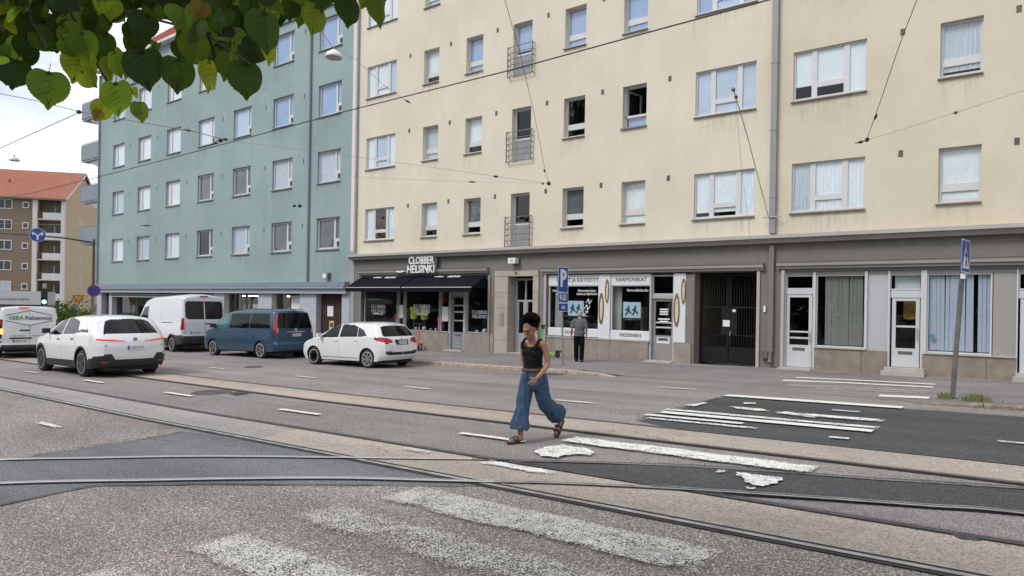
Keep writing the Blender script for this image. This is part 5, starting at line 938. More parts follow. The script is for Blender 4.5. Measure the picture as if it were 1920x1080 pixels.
class Car:
    def __init__(s, root, L, W_, top, belt, low, arches, rw, rshift, fshift, tumble=.22, crown=.07, bul=.05, endr=.22, endd=.14, bodyside=.05, step=.022):
        s.root, s.L, s.W = root, L, W_; s.top, s.belt, s.low, s.arches, s.rw = top, belt, low, arches, rw
        s.rs, s.fs, s.tum, s.crown, s.bul, s.endr, s.endd, s.bs, s.step = rshift, fshift, tumble, crown, bul, endr, endd, bodyside, step; s.split = False
    def I(s, pts, x): return float(np.interp(x, [p[0] for p in pts], [p[1] for p in pts]))
    def hw(s, x):
        h = s.W/2; r = s.endr
        if x < r: h -= s.endd*(1-x/r)**2
        if x > s.L-r*2: h -= s.endd*1.3*((x-s.L+2*r)/(2*r))**2.2
        return h
    def ring(s, x):
        zt = sum(s.I(s.top, x+d) for d in (-.09, -.045, 0, .045, .09))/5; zl = s.I(s.low, x)
        for xc, r in s.arches:
            if abs(x-xc) < r: zl = max(zl, s.rw + math.sqrt(r*r-(x-xc)**2)-.02)
        zb = min(s.I(s.belt, x), zt-.05); cr = min(s.crown, (zt-zb)*.6); zr = zt-cr; hw = s.hw(x); o = []
        def ys(z): return hw - s.bs*max(0, (.62-z)/.45)**2 - s.bs*.9*max(0, (z-.72)/.5)**1.6
        for i in range(23): z = zl+(zb-zl)*i/22; o.append((ys(z), z))
        yb = ys(zb); yr = yb-.015-s.tum*(zr-zb)
        for i in range(1, 19): z = zb+(zr-zb)*i/18; k = i/18; o.append((yb+(yr-yb)*k+.012*math.sin(k*math.pi), z))
        for i in range(1, 11):
            k = i/10; a = k*math.pi/2; o.append((yr*(1-k) if k > .25 else yr*(1-k*.9-.1*k*4*0), zr+(zt-zr)*(1-(1-k)**2.8)))
        return o
    def warp(s, x, y, z):
        f = max(0, 1-x/.8); x2 = x+s.I(s.rs, z)*f; g = max(0, 1-(s.L-x)/.7); x2 -= s.I(s.fs, z)*g; return x2
    def yat(s, x, z):
        r = s.ring(x); zs_ = [p[1] for p in r[:41]]; return float(np.interp(z, zs_, [p[0] for p in r[:41]]))
    def make(s, side, rear, mats, topc=lambda x, y: 'body'):
        n = int(s.L/s.step); xs = sorted(set([round(s.L*i/n, 4) for i in range(n+1)]+[.01, .045, .075, s.L-.01, s.L-.03])); R = [s.ring(x) for x in xs]; m = len(R[0])
        F = {}
        def put(nm, q):
            base = nm if isinstance(nm, str) else nm[0]; sgn = (q[0][1]+q[2][1]) > 0
            key = base if base in ('body', 'cladding') else ((base, sgn) if base in ('tail_light', 'light_cluster', 'reversing_lamp') else ((base, nm[1] if not isinstance(nm, str) else 0, sgn if base not in ('windscreen', 'plate_recess') and not (base == 'rear_window' and not s.split) and not (base == 'bumper_insert') else 0)))
            b = F.setdefault(key, [{}, [], []]); idx = []
            for p in q:
                k = tuple(round(c, 4) for c in p)
                if k not in b[0]: b[0][k] = len(b[1]); b[1].append(k)
                if b[0][k] not in idx: idx.append(b[0][k])
            if len(idx) > 2: b[2].append(idx)
        V = [[(s.warp(x, y, z), y, z) for y, z in R[i]] for i, x in enumerate(xs)]
        for i in range(len(xs)-1):
            for j in range(m-1):
                q = [V[i][j], V[i+1][j], V[i+1][j+1], V[i][j+1]]; c = [sum(p[k] for p in q)/4 for k in range(3)]
                nm = 'body'
                if j < 40:
                    for ci, (cn, poly) in enumerate(side):
                        if callable(poly): ok = poly(c[0], c[2])
                        else: ok = pip(c[0], c[2], poly)
                        if ok: nm = (cn, ci+1+(10 if cn == 'arch_trim' and c[0] > 2.4 else 0)); break
                else: nm = topc(c[0], c[1])
                put(nm, q); put(nm, [(p[0], -p[1], p[2]) for p in q][::-1])
        for end in (0, 1):
            X = V[0] if end == 0 else V[-1]; M_ = 72; sg = -1 if end == 0 else 1
            def pt(j, k):
                x, y, z = X[j]; u = 1-2*k/M_; return (x+sg*s.bul*(1-u*u), y*u, z)
            for j in range(m-1):
                for k in range(M_):
                    q = [pt(j, k), pt(j, k+1), pt(j+1, k+1), pt(j+1, k)]; c = [sum(p[a] for p in q)/4 for a in range(3)]; nm = 'body'
                    if end == 0:
                        for ci, (cn, poly) in enumerate(rear):
                            ok = poly(abs(c[1]), c[2], c[1]) if callable(poly) else pip(abs(c[1]), c[2], poly)
                            if ok: nm = (cn, 50+ci); break
                    put(nm, q[::-1] if end == 0 else q)
            # floor of the cap is left open, the underbody closes it
        obj = {}
        for key, (d, v, f) in F.items():
            nm = key if isinstance(key, str) else key[0]
            me = bpy.data.meshes.new(nm); me.from_pydata(v, [], f); me.update()
            bm = bmesh.new(); bm.from_mesh(me); bmesh.ops.recalc_face_normals(bm, faces=bm.faces)
            bm.to_mesh(me); bm.free(); me.shade_smooth(); me.materials.append(mats[nm]); obj[nm] = inst(nm, me, s.root, (0, 0, 0))
        w = s.W/2-.27; MB().box(.12, s.L-.2, -w, w, min(p[1] for p in s.low)-.04, .8).build('underbody', Under, s.root)
        return obj
    def wheel(s, xc, side, r, w=.21, style=5, rim=None, rimm=None):
        o = inst('wheel', cached(('tyre', r, w), lambda: MB().lathe([(r*.70, w/2), (r*.76, w/2+.004), (r*.95, w/2-.01), (r, w/2-.04), (r, -w/2+.04), (r*.95, -w/2+.01), (r*.7, -w/2), (r*.62, -w/2)], 36, 'y').mesh('tyre', Tyre, True)), s.root, (xc, side*(s.W/2-w/2-.022), r-.006), (0, random.random()*6, 0 if side > 0 else math.pi))
        def rimf():
            b = MB(); rr = r*.74; b.lathe([(rr, w/2-.03), (rr, w/2+.004), (rr*.93, w/2+.006), (rr*.9, w/2-.02)], 36, 'y'); b.lathe([(.0, w/2+.0), (.055, w/2), (.06, w/2-.03), (0, w/2-.03)], 16, 'y')
            for i in range(style):
                for d in ((-.12, .12) if style < 7 else (0,)):
                    a = 2*math.pi*i/style+d; M_ = Matrix.Rotation(a, 4, 'Y'); b.box(-.030, .030, w/2-.03, w/2+.0, .04, rr*.95, M_)
            return b.mesh('rim', rimm or RimS)
        inst('rim', cached(('rim', r, style, (rimm or RimS).name), rimf), o, (0, 0, 0)); inst('brake_disc', cached(('bd', r), lambda: MB().lathe([(0, 0), (r*.6, 0), (r*.6, .02), (0, .02)], 24, 'y').mesh('brake_disc', RimD)), o, (0, .02, 0))
    def gap(s, pts, w=.0045, nm='panel_gap', m=None, side=1):
        b = MB(); P_ = []
        for i in range(len(pts)-1):
            n = max(1, int(math.dist(pts[i], pts[i+1])/.06))
            for k in range(n): u = k/n; P_.append((pts[i][0]*(1-u)+pts[i+1][0]*u, pts[i][1]*(1-u)+pts[i+1][1]*u))
        P_.append(pts[-1])
        b.tube([(s.warp(x, 0, z), side*(s.yat(x, z)-w*.55), z) for x, z in P_], w, 4); return b.build(nm, m or SeamM, s.root)
    def rearpt(s, y, z, off=.012):
        r = s.ring(0); yy = float(np.interp(z, [p[1] for p in r[:41]], [p[0] for p in r[:41]])); u = y/yy; return Vector((s.I(s.rs, z)-s.bul*(1-u*u)-off, y, z))
    def handle(s, x, z, l=.17, m=None, side=1): 
        y = s.yat(x, z); MB().box(x-l/2, x+l/2, side*(y-.012), side*(y+.022), z-.014, z+.016).build('door_handle', m or Plastic, s.root)
    def mirror(s, x, z, m, sc=1.0):
        for side in (1, -1):
            y = s.yat(x, z-.05); b = MB().box(-.05*sc, .07*sc, 0, .17*sc, -.05*sc, .08*sc); b.v = [(x+a*(1-.3*(c_ > .1)), side*(y+.03+c_), z+d) for a, c_, d in b.v]; b.build('wing_mirror', m, s.root)
    def plate(s, y, z, w=.44, h=.11, tx='', off=.02):
        p = s.rearpt(y, z, off); sl = math.atan2(s.I(s.rs, z+.1)-s.I(s.rs, z-.1), .2); o = MB().box(-.006, 0, -w/2, w/2, -h/2, h/2).build('number_plate', PlateM, s.root, loc=p); o.rotation_euler = (0, sl, 0)
        MB().box(-.008, -.0065, w/2-.045, w/2, -h/2, h/2).build('plate_band', EU, o); text(tx, h*.78, (-.0075, -.02, 0), (math.pi/2, 0, -math.pi/2), Ink, o, ext=.001, w=w*.74); return o
def place(nm, lab, cat, X, Y, deg, lon0):
    """X, Y = middle of the rear axle; the car's own x runs from its rear bumper"""
    h = math.radians(deg); x = X-lon0*math.cos(h); y = Y-lon0*math.sin(h); t = thing(nm, lab, cat, (x, y, gz(X)), h)
    slope = .0245*math.cos(h) if X > -12 else .017*math.cos(h); t.rotation_euler = (0, -slope, h); t.location.z = gz(X)-lon0*slope; return t
CW = mat('car_white', (.74, .75, .76), .22, var=.02, scale=1.5, coat=.8, streak=.03); CB = mat('car_blue_grey', (.03, .078, .135), .28, var=.04, metal=.35, coat=.6); CV = mat('van_white', (.64, .66, .70), .32, var=.015, coat=.4)
arch = lambda cx_, cz_, r: (lambda x, z: math.hypot(x-cx_, z-cz_) < r)
# --- white hatchback
r_ = place('parked_car', 'white small hatchback parked at the kerb in front of the clothes shop', 'car', -17.15, 15.5, 183.0, .70)
c = Car(r_, 4.035, 1.734, [(0, 1.40), (.25, 1.43), (.8, 1.465), (1.6, 1.47), (2.1, 1.44), (2.42, 1.36), (3.12, 1.0), (3.5, .93), (3.8, .84), (3.97, .72), (4.035, .62)], [(0, .97), (1, .97), (2, .94), (2.9, .90), (3.3, .86), (4.035, .6)], [(0, .26), (.2, .22), (3.8, .2), (4.035, .26)],
        [(.70, .36), (3.27, .36)], .31, [(.2, .16), (.38, .02), (.55, 0), (.75, .02), (.92, .08), (1.0, .14), (1.36, .42), (1.47, .40)], [(.2, .1), (.4, 0), (.7, .05), (1, .1)], tumble=.36, crown=.08, bul=.06)
side = [('tail_light', [(-.1, .80), (.42, .92), (.36, .99), (-.1, 1.0)]), ('side_window', [(2.06, .955), (2.95, .93), (2.86, 1.0), (2.42, 1.30), (2.25, 1.365), (2.06, 1.375)]), ('side_window', [(1.16, .99), (1.98, .958), (1.98, 1.375), (1.45, 1.37), (1.22, 1.30)]), ('quarter_panel', [(.72, 1.02), (1.14, .985), (1.20, 1.29), (.95, 1.22)])]
rear = [('tail_light', [(.36, .84), (.62, .78), (.9, .80), (.9, .99), (.5, .95)]), ('rear_window', [(0, 1.0), (.62, 1.0), (.70, 1.04), (.56, 1.33), (0, 1.35)]), ('plate_recess', [(0, .74), (.28, .74), (.31, .90), (0, .90)]), ('bumper_insert', [(0, .42), (.55, .42), (.70, .46), (.70, .56), (.55, .54), (0, .50)]), ('bumper_insert', [(0, .15), (.9, .15), (.9, .27), (0, .27)])]
c.make(side, rear, dict(body=CW, tail_light=LRed, side_window=CarGlass, rear_window=CarGlass, quarter_panel=Plastic, plate_recess=Plastic, bumper_insert=Plastic, windscreen=CarGlass), lambda x, y: 'windscreen' if 2.5 < x < 3.08 and abs(y) < .68 else 'body')
for xc in (.70, 3.27):
    for s_ in (1, -1): c.wheel(xc, s_, .305, .19, style=7, rimm=RimS)
c.gap([(2.02, 1.36), (2.02, .94), (2.0, .3)]); c.gap([(1.10, .97), (1.12, .75), (1.02, .66)]); c.gap([(3.0, .9), (3.0, .5), (2.92, .3)]); c.gap([(1.15, .30), (2.9, .30)], .012, nm='sill_trim', m=Plastic)
c.handle(1.24, .87, m=CW); c.handle(2.16, .85, m=CW); c.mirror(2.86, 1.0, CW); c.plate(0, .82, tx='ZNK-482', w=.40); 
MB().lathe([(0, -.01), (.035, -.01), (.035, 0), (0, 0)], 16, 'x').build('badge', RimS, r_, loc=c.rearpt(0, .94, .005)); MB().tube([(.45, 0, 1.455), (.3, 0, 1.53)], .008, 5).build('aerial', Plastic, r_)
# --- white electric SUV
r_ = place('driving_car', 'large white electric SUV with thin lit red tail lights driving in the tram lane', 'car', -20.8, 8.75, 179.3, .98)
c = Car(r_, 4.953, 1.967, [(0, 1.60), (.3, 1.63), (1.0, 1.68), (1.9, 1.695), (2.5, 1.67), (2.95, 1.58), (3.75, 1.14), (4.2, 1.06), (4.6, .98), (4.85, .85), (4.953, .7)], [(0, 1.14), (1.2, 1.14), (2.5, 1.10), (3.6, 1.06), (4.3, .97), (4.953, .75)], [(0, .30), (.3, .24), (4.6, .22), (4.953, .3)],
        [(.98, .425), (3.98, .425)], .375, [(.2, .2), (.38, .06), (.6, 0), (.85, .0), (1.0, .04), (1.14, .14), (1.6, .56), (1.7, .55)], [(.2, .12), (.5, 0), (.8, .06), (1.2, .2)], tumble=.40, crown=.09, bul=.11, endd=.22, endr=.42)
side = [('arch_trim', lambda x, z: (math.hypot(x-.98, z-.375) < .475 or math.hypot(x-3.98, z-.375) < .47) and z < .84), ('side_window', [(2.42, 1.13), (3.48, 1.10), (3.36, 1.19), (2.85, 1.49), (2.6, 1.57), (2.42, 1.585)]), ('side_window', [(1.30, 1.22), (1.5, 1.155), (2.36, 1.13), (2.36, 1.59), (1.9, 1.585), (1.5, 1.50)]), ('rear_quarter_trim', [(.62, 1.22), (1.30, 1.20), (1.36, 1.27), (.72, 1.30)]),
        ('cladding', lambda x, z: z < .42 or (x < .6 and z < .62-.25*x)), ]
rear = [('rear_window', [(0, 1.19), (.72, 1.17), (.80, 1.2), (.66, 1.56), (0, 1.58)]), ('cladding', lambda a, z, y: z < (.66 if a > .6 else (.50 if a < .5 else .50+1.6*(a-.5))))]
c.make(side, rear, dict(body=CW, arch_trim=Plastic, side_window=CarGlass, rear_window=CarGlass, rear_quarter_trim=CarGlass, cladding=Plastic, windscreen=CarGlass), lambda x, y: 'windscreen' if 2.98 < x < 3.7 and abs(y) < .75 else 'body')
for xc in (.98, 3.98):
    for s_ in (1, -1): c.wheel(xc, s_, .375, .25, style=5, rimm=mat('rim_bicolour', (.32, .32, .33), .3, metal=.3))
c.gap([(2.39, 1.58), (2.39, 1.1), (2.37, .42)]); c.gap([(1.40, 1.14), (1.45, .95), (1.30, .78)]); c.gap([(3.5, 1.06), (3.5, .7), (3.42, .42)]); c.handle(1.62, 1.02, .14); c.handle(2.62, .99, .14); c.mirror(3.3, 1.2, Plastic, 1.1)
c.plate(0, .80, tx='LZK-973'); MB().box(-.0, .02, -.22, .22, -.012, .012).build('brake_lamp', LRedE, r_, loc=(.62, .0, 1.60))
p = c.rearpt(0, 1.02, .01); 
b = disc(r_, 'badge', .055, 0, Ink, Matrix.Translation(p) @ Matrix.Rotation(-math.pi/2, 4, 'Y')); b2 = disc(r_, 'badge_centre', .035, .005, RimS, Matrix.Translation(p) @ Matrix.Rotation(-math.pi/2, 4, 'Y')); MB().box(-.006, 0, -.035, 0, 0, .035).box(-.006, 0, 0, .035, -.035, 0).build('badge_quarters', EU, r_, loc=p-Vector((.006, 0, 0)))
text('iX', .09, c.rearpt(.72, .86, .006), (math.pi/2, 0, -math.pi/2), Ink, r_, ext=.002); text('50', .06, c.rearpt(-.72, .86, .006), (math.pi/2, 0, -math.pi/2), Ink, r_, ext=.002)
for s_ in (1, -1):
    pts = [c.rearpt(s_*(.27+.055*k), .985+.004*k, .006) for k in range(12)]+[Vector((c.warp(xx, 0, 1.03), s_*(c.yat(xx, 1.03)+.004), 1.03)) for xx in (.03, .09, .15)]
    lb = MB(); n_ = len(pts)
    for k in range(n_-1):
        a0, a1 = pts[k], pts[k+1]; h0, h1 = [.009+.011*min(1, q/6) for q in (k, k+1)]; o_ = Vector((-.012 if k < 11 else 0, s_*.012 if k > 10 else 0, 0))
        lb.add([a0-Vector((0, 0, h0)), a1-Vector((0, 0, h1)), a1+Vector((0, 0, h1)), a0+Vector((0, 0, h0)), a0-Vector((0, 0, h0))+o_, a1-Vector((0, 0, h1))+o_, a1+Vector((0, 0, h1))+o_, a0+Vector((0, 0, h0))+o_], [(0, 1, 2, 3), (7, 6, 5, 4), (3, 2, 6, 7), (4, 5, 1, 0)])
    lb.build('tail_light', LRedE, r_)
for s_ in (1, -1): MB().box(-.01, .0, -.15, .15, -.02, .02).build('reflector', LRed, r_, loc=c.rearpt(s_*.68, .42, .005)).rotation_euler = (0, 0, s_*.15)
# --- blue people carrier
r_ = place('parked_van', 'dark blue passenger van parked between the white van and the white hatchback', 'van', -23.7, 15.95, 182.0, .95)
c = Car(r_, 5.0, 1.901, [(0, 1.83), (.3, 1.87), (1, 1.89), (2.8, 1.88), (3.3, 1.82), (3.55, 1.74), (4.28, 1.22), (4.6, 1.10), (4.9, .93), (5.0, .7)], [(0, 1.12), (3.2, 1.10), (4.2, 1.05), (4.6, .98), (5.0, .7)], [(0, .30), (.3, .27), (4.8, .25), (5.0, .3)],
        [(.95, .375), (4.15, .375)], .33, [(.2, .10), (.36, .0), (.55, -.0), (.65, .06), (1.1, .07), (1.7, .20), (1.9, .24)], [(.2, .1), (.5, 0), (.9, .1), (1.2, .2)], tumble=.20, crown=.10, bul=.05, endd=.12, endr=.2)
side = [('tail_light', [(-.1, .98), (.16, .98), (.24, 1.70), (-.1, 1.70)]), ('side_window', [(.36, 1.17), (1.66, 1.15), (1.66, 1.70), (.50, 1.70)]), ('side_window', [(1.70, 1.15), (3.0, 1.13), (3.0, 1.71), (1.70, 1.71)]), ('front_window', [(3.14, 1.13), (4.08, 1.10), (3.9, 1.26), (3.52, 1.58), (3.32, 1.68), (3.14, 1.69)])]
rear = [('rear_window', [(0, 1.16), (.74, 1.16), (.76, 1.2), (.70, 1.72), (0, 1.74)]), ('reversing_lamp', [(.76, 1.0), (1, 1.0), (1, 1.15), (.78, 1.15)]), ('tail_light', [(.75, .92), (1, .92), (1, 1.66), (.76, 1.66)])]
c.make(side, rear, dict(body=CB, tail_light=LRed, side_window=CarGlass, front_window=mat('green_glass', (.05, .16, .14), .05, spec=.8), rear_window=CarGlass, reversing_lamp=LWh, windscreen=CarGlass), lambda x, y: 'windscreen' if 3.62 < x < 4.25 and abs(y) < .7 else 'body')
for xc in (.95, 4.15):
    for s_ in (1, -1): c.wheel(xc, s_, .33, .21, style=5)
c.gap([(3.07, 1.70), (3.07, 1.1), (3.05, .30)]); c.gap([(1.72, 1.70), (1.72, .3)]); c.gap([(3.98, 1.1), (3.98, .75), (3.75, .32)]); c.gap([(1.3, .46), (3.78, .46)], .012, nm='side_trim'); c.gap([(.25, .98), (3.9, .98)], .006, nm='crease_line', m=CB)
c.handle(1.9, 1.0); c.handle(3.2, .98); c.mirror(3.95, 1.2, Plastic, 1.2); c.plate(0, .90, tx='OYX-715'); MB().box(-.03, 0, -.42, .42, -.025, .025).build('chrome_strip', mat('chrome', (.6, .6, .6), .15, metal=1), r_, loc=c.rearpt(0, 1.02, -.01)); MB().lathe([(0, -.01), (.05, -.01), (.05, 0), (0, 0)], 16, 'x').build('badge', RimS, r_, loc=c.rearpt(0, 1.10, .0))
for s_ in (1, -1): MB().tube([(.5, s_*.70, 1.86), (.6, s_*.70, 1.885), (2.9, s_*.70, 1.885), (3.0, s_*.70, 1.85)], .014, 6).build('roof_rail', Plastic, r_)
# --- high white delivery van
r_ = place('delivery_van', 'tall white delivery van with two dark rear windows parked behind the blue van', 'van', -30.4, 16.0, 176.0, 1.02)
c = Car(r_, 5.6, 2.06, [(0, 2.46), (.3, 2.52), (.8, 2.55), (3.6, 2.48), (4.1, 2.36), (4.35, 2.18), (4.9, 1.45), (5.3, 1.22), (5.5, 1.05), (5.6, .8)], [(0, 1.32), (4.0, 1.32), (4.8, 1.22), (5.6, .8)], [(0, .38), (.3, .34), (5.3, .30), (5.6, .35)],
        [(1.02, .40), (4.77, .40)], .345, [(.2, .06), (.5, -.06), (.70, -.06), (.74, .02), (1.3, .02), (2.5, .16)], [(.2, .1), (.5, 0), (1.2, .2)], tumble=.09, crown=.12, bul=.03, endd=.08, endr=.14)
c.split = True
side = [('tail_light', [(-.1, .98), (.12, .98), (.13, 1.50), (-.1, 1.50)]), ('side_window', [(3.75, 1.38), (4.75, 1.30), (4.62, 1.5), (4.25, 1.98), (3.75, 2.02)]), ('cladding', lambda x, z: z < .62 or (x < 1.0 and z < .76) or math.hypot(x-1.02, z-.345) < .46)]
def rr(y0, y1, z0, z1, r): return lambda a, z, y: (y0 < a < y1 and z0 < z < z1 and not (a > y1-r and ((z < z0+r and math.hypot(a-y1+r, z-z0-r) > r) or (z > z1-r and math.hypot(a-y1+r, z-z1+r) > r))))
rear = [('rear_window', rr(.03, .82, 1.46, 2.22, .12)), ('tail_light', rr(.88, 1.2, .96, 1.52, .0)), ('cladding', lambda a, z, y: z < .74)]
c.make(side, rear, dict(body=CV, tail_light=LRed, side_window=CarGlass, rear_window=mat('privacy_glass', (.012, .009, .012), .12), cladding=Plastic, windscreen=CarGlass), lambda x, y: 'windscreen' if 4.4 < x < 4.9 and abs(y) < .8 else 'body')
for xc in (1.02, 4.77):
    for s_ in (1, -1): c.wheel(xc, s_, .345, .22, style=7)
c.gap([(3.70, 2.3), (3.70, .62)]); c.gap([(2.35, 2.2), (2.35, .62)]); c.gap([(1.0, 1.28), (2.2, 1.28)], .022, nm='slide_rail', m=Plastic); c.gap([(1.5, 2.12), (3.5, 2.12), (3.5, 2.11)], .006, nm='crease_line', m=CV)
MB().tube([c.rearpt(0, z, .004) for z in (.76, 1.2, 1.41)], .007, 4).tube([c.rearpt(0, z, .004) for z in (2.07, 2.3, 2.4)], .007, 4).build('door_gap', SeamM, r_)
for s_ in (1, -1): MB().tube([c.rearpt(s_*.84, z, .003) for z in (.76, 1.2, 1.8, 2.3)], .006, 4).build('door_gap', SeamM, r_)
MB().box(-.03, .0, -.1, .1, -.02, .02).build('door_handle', Plastic, r_, loc=c.rearpt(-.14, 1.25, 0)); MB().box(-.03, .02, -.18, .18, -.025, .025).build('brake_lamp', LRed, r_, loc=c.rearpt(0, 2.44, 0)); c.plate(.42, .86, tx='CKT-346', off=.03); c.mirror(4.65, 1.5, Plastic, 1.6)
MB().box(-.14, .1, -.75, .75, .42, .50).build('rear_step', Plastic, r_)
for s_ in (1, -1): MB().box(-.02, 0, -.05, .05, -.04, .04).build('reversing_lamp', LWh, r_, loc=c.rearpt(s_*.94, .90, .0))
# --- white work van with writing
r_ = place('work_van', 'white work van seen from behind with builder lettering in a hexagon on its doors', 'van', -31.3, 9.75, 170.0, .95)
c = Car(r_, 5.0, 1.956, [(0, 1.93), (.2, 1.96), (1, 1.97), (3.2, 1.96), (3.5, 1.86), (4.2, 1.2), (4.8, 1.0), (5.0, .8)], [(0, 1.15), (3.2, 1.15), (4.3, 1.05), (5.0, .8)], [(0, .34), (.3, .28), (5.0, .3)],
        [(.95, .38), (4.15, .38)], .335, [(.2, .05), (.4, -.07), (.50, -.07), (.54, .0), (1.3, .01), (1.95, .10)], [(.2, .1), (.5, 0), (1.2, .2)], tumble=.10, crown=.07, bul=.03, endd=.08, endr=.13)
side = [('tail_light', [(-.1, .6), (.13, .6), (.14, 1.45), (-.1, 1.45)]), ('side_window', [(3.1, 1.2), (4.0, 1.15), (3.5, 1.75), (3.1, 1.78)]), ('cladding', lambda x, z: z < .45)]
rear = [('cladding', lambda a, z, y: z < .54), ('light_cluster', lambda a, z, y: a > .84 and (.6 < z < .86 or 1.20 < z < 1.75)), ('tail_light', lambda a, z, y: a > .84 and .86 < z < 1.20)]
c.make(side, rear, dict(body=CW, tail_light=mat('lamp_smoked', (.05, .012, .012), .2), side_window=CarGlass, light_cluster=mat('lamp_smoked', (.05, .012, .012), .2), cladding=Plastic, windscreen=CarGlass), lambda x, y: 'windscreen' if 3.55 < x < 4.2 and abs(y) < .7 else 'body')
for xc in (.95, 4.15):
    for s_ in (1, -1): c.wheel(xc, s_, .335, .21, style=7)
MB().tube([c.rearpt(0, z, .003) for z in (.56, 1.2, 1.88)], .006, 4).build('door_gap', SeamM, r_); MB().box(-.03, .02, -.14, .14, -.025, .025).build('brake_lamp', LRedE, r_, loc=c.rearpt(.2, 1.90, 0))
hx = MB(); gm = mat('print_grey', (.16, .16, .18), .6)
for a_, b_ in (((.74, 1.62), (.0, 1.80)), ((.0, 1.80), (-.74, 1.62)), ((.74, 1.42), (.0, 1.24)), ((.0, 1.24), (-.74, 1.42))): 
    hx.tube([c.rearpt(a_[0]+(b_[0]-a_[0])*k/6, a_[1]+(b_[1]-a_[1])*k/6, .002) for k in range(7)], .018, 4)
hx.build('hexagon_print', gm, r_)
text('NIRA', .20, c.rearpt(.42, 1.52, .035), (math.pi/2, 0, -math.pi/2), mat('print_green', (.14, .42, .10), .6), r_, w=.46, ext=.002, bold=.008); text('Rakennus', .20, c.rearpt(-.28, 1.52, .035), (math.pi/2, 0, -math.pi/2), gm, r_, w=.86, ext=.002, bold=.006)
text('www.nira.fi', .10, c.rearpt(-.3, .86, .035), (math.pi/2, 0, -math.pi/2), gm, r_, w=.5, ext=.002); text('040', .10, c.rearpt(.35, .86, .035), (math.pi/2, 0, -math.pi/2), mat('print_green', (.14, .42, .10), .6), r_, w=.4, ext=.002)
MB().box(-.03, .0, -.16, .16, -.02, .025).build('door_handle', Plastic, r_, loc=c.rearpt(.15, 1.06, 0)); MB().box(-.02, 0, -.35, .35, -.02, .03).build('plate_trim', Plastic, r_, loc=c.rearpt(.28, .76, 0)); c.plate(.3, .66, tx='NKX-286', off=.01); c.mirror(3.9, 1.3, Plastic, 1.2)
MB().box(-.03, .0, -.06, .06, -.10, .10).build('indicator', LOr, r_, loc=c.rearpt(.885, 1.02, -.005)); MB().box(-.03, .0, -.06, .06, -.10, .08).build('brake_light', LRed, r_, loc=c.rearpt(.885, 1.38, -.005)); MB().box(-.03, .0, -.05, .05, -.05, .05).build('reversing_lamp', LWh, r_, loc=c.rearpt(.885, .70, -.005))
# --- box lorry further off
p = onZ(77, 560, 46); t = thing('box_lorry', 'pale grey box lorry body with a dark line of lettering behind the work van', 'lorry', (p.x, p.y, gz(p.x))); t.rotation_euler = (0, 0, math.atan2(BU.y, BU.x)); zt_ = onZ(40, 546, 46).z-gz(p.x)
zb_ = onZ(40, 571, 46).z-gz(p.x)
MB().box(0, 6.5, -2.4, 0, zb_, zt_).build('cargo_box', mat('lorry_grey', (.50, .51, .54), .5, var=.03), t); MB().box(0, 8.5, -2.2, -.2, .5, zb_-.02).build('chassis', GreyD, t); MB().box(6.6, 8.5, -2.3, -.1, .6, zt_-.5).build('cab', CW, t)
for x in (1.2, 2.3, 7.4):
    for y in (-.15, -2.25): MB().lathe([(0, -.12), (.48, -.12), (.48, .12), (0, .12)], 20, 'y', c=(x, y, .48)).build('wheel', Tyre, t)
text('kaikki kuljetuspalvelut', .26, (2.3, .012, zb_+(zt_-zb_)*.42), (math.pi/2, 0, math.pi), gm, t, w=3.2, ext=.003); 
# kick scooters
def scooter(x, y, deg, col, lab):
    t = thing('kick_scooter', lab, 'scooter', (x, y, gl(x, y)), math.radians(deg)); m = mat('scooter_'+col[0], col[1], .4)
    MB().box(.12, .82, -.08, .08, .11, .16).build('deck', m, t); MB().tube([(.80, 0, .14), (.92, 0, .3), (.86, 0, .75), (.82, 0, 1.08)], .032, 8).build('stem', m, t)
    MB().tube([(.82, -.24, 1.10), (.84, -.1, 1.13), (.84, .1, 1.13), (.82, .24, 1.10)], .016, 6).build('handlebar', Plastic, t); MB().box(.80, .88, -.05, .05, 1.0, 1.14).build('stem_head', Plastic, t)
    for xx in (.08, .96): MB().lathe([(.06, -.03), (.10, -.035), (.115, -.02), (.115, .02), (.10, .035), (.06, .03)], 20, 'y', c=(xx, 0, .115)).build('wheel', Tyre, t)
    MB().box(-.06, .14, -.05, .05, .2, .26).build('mudguard', Plastic, t); MB().tube([(.96, .05, .115), (.92, .05, .3)], .016, 5).tube([(.96, -.05, .115), (.92, -.05, .3)], .016, 5).build('fork', m, t)
x_, y_ = fx(783.5, 650, 20.1), 20.1; scooter(x_-.55, y_+.75, -52, ('orange', (.62, .11, .05)), 'orange red electric kick scooter standing right behind the white hatchback')
x_, y_ = fx(1048, 660, 20.45), 20.45; scooter(x_, y_, 168, ('green', (.16, .55, .06)), 'lime green electric kick scooter between the woman and the parking sign')
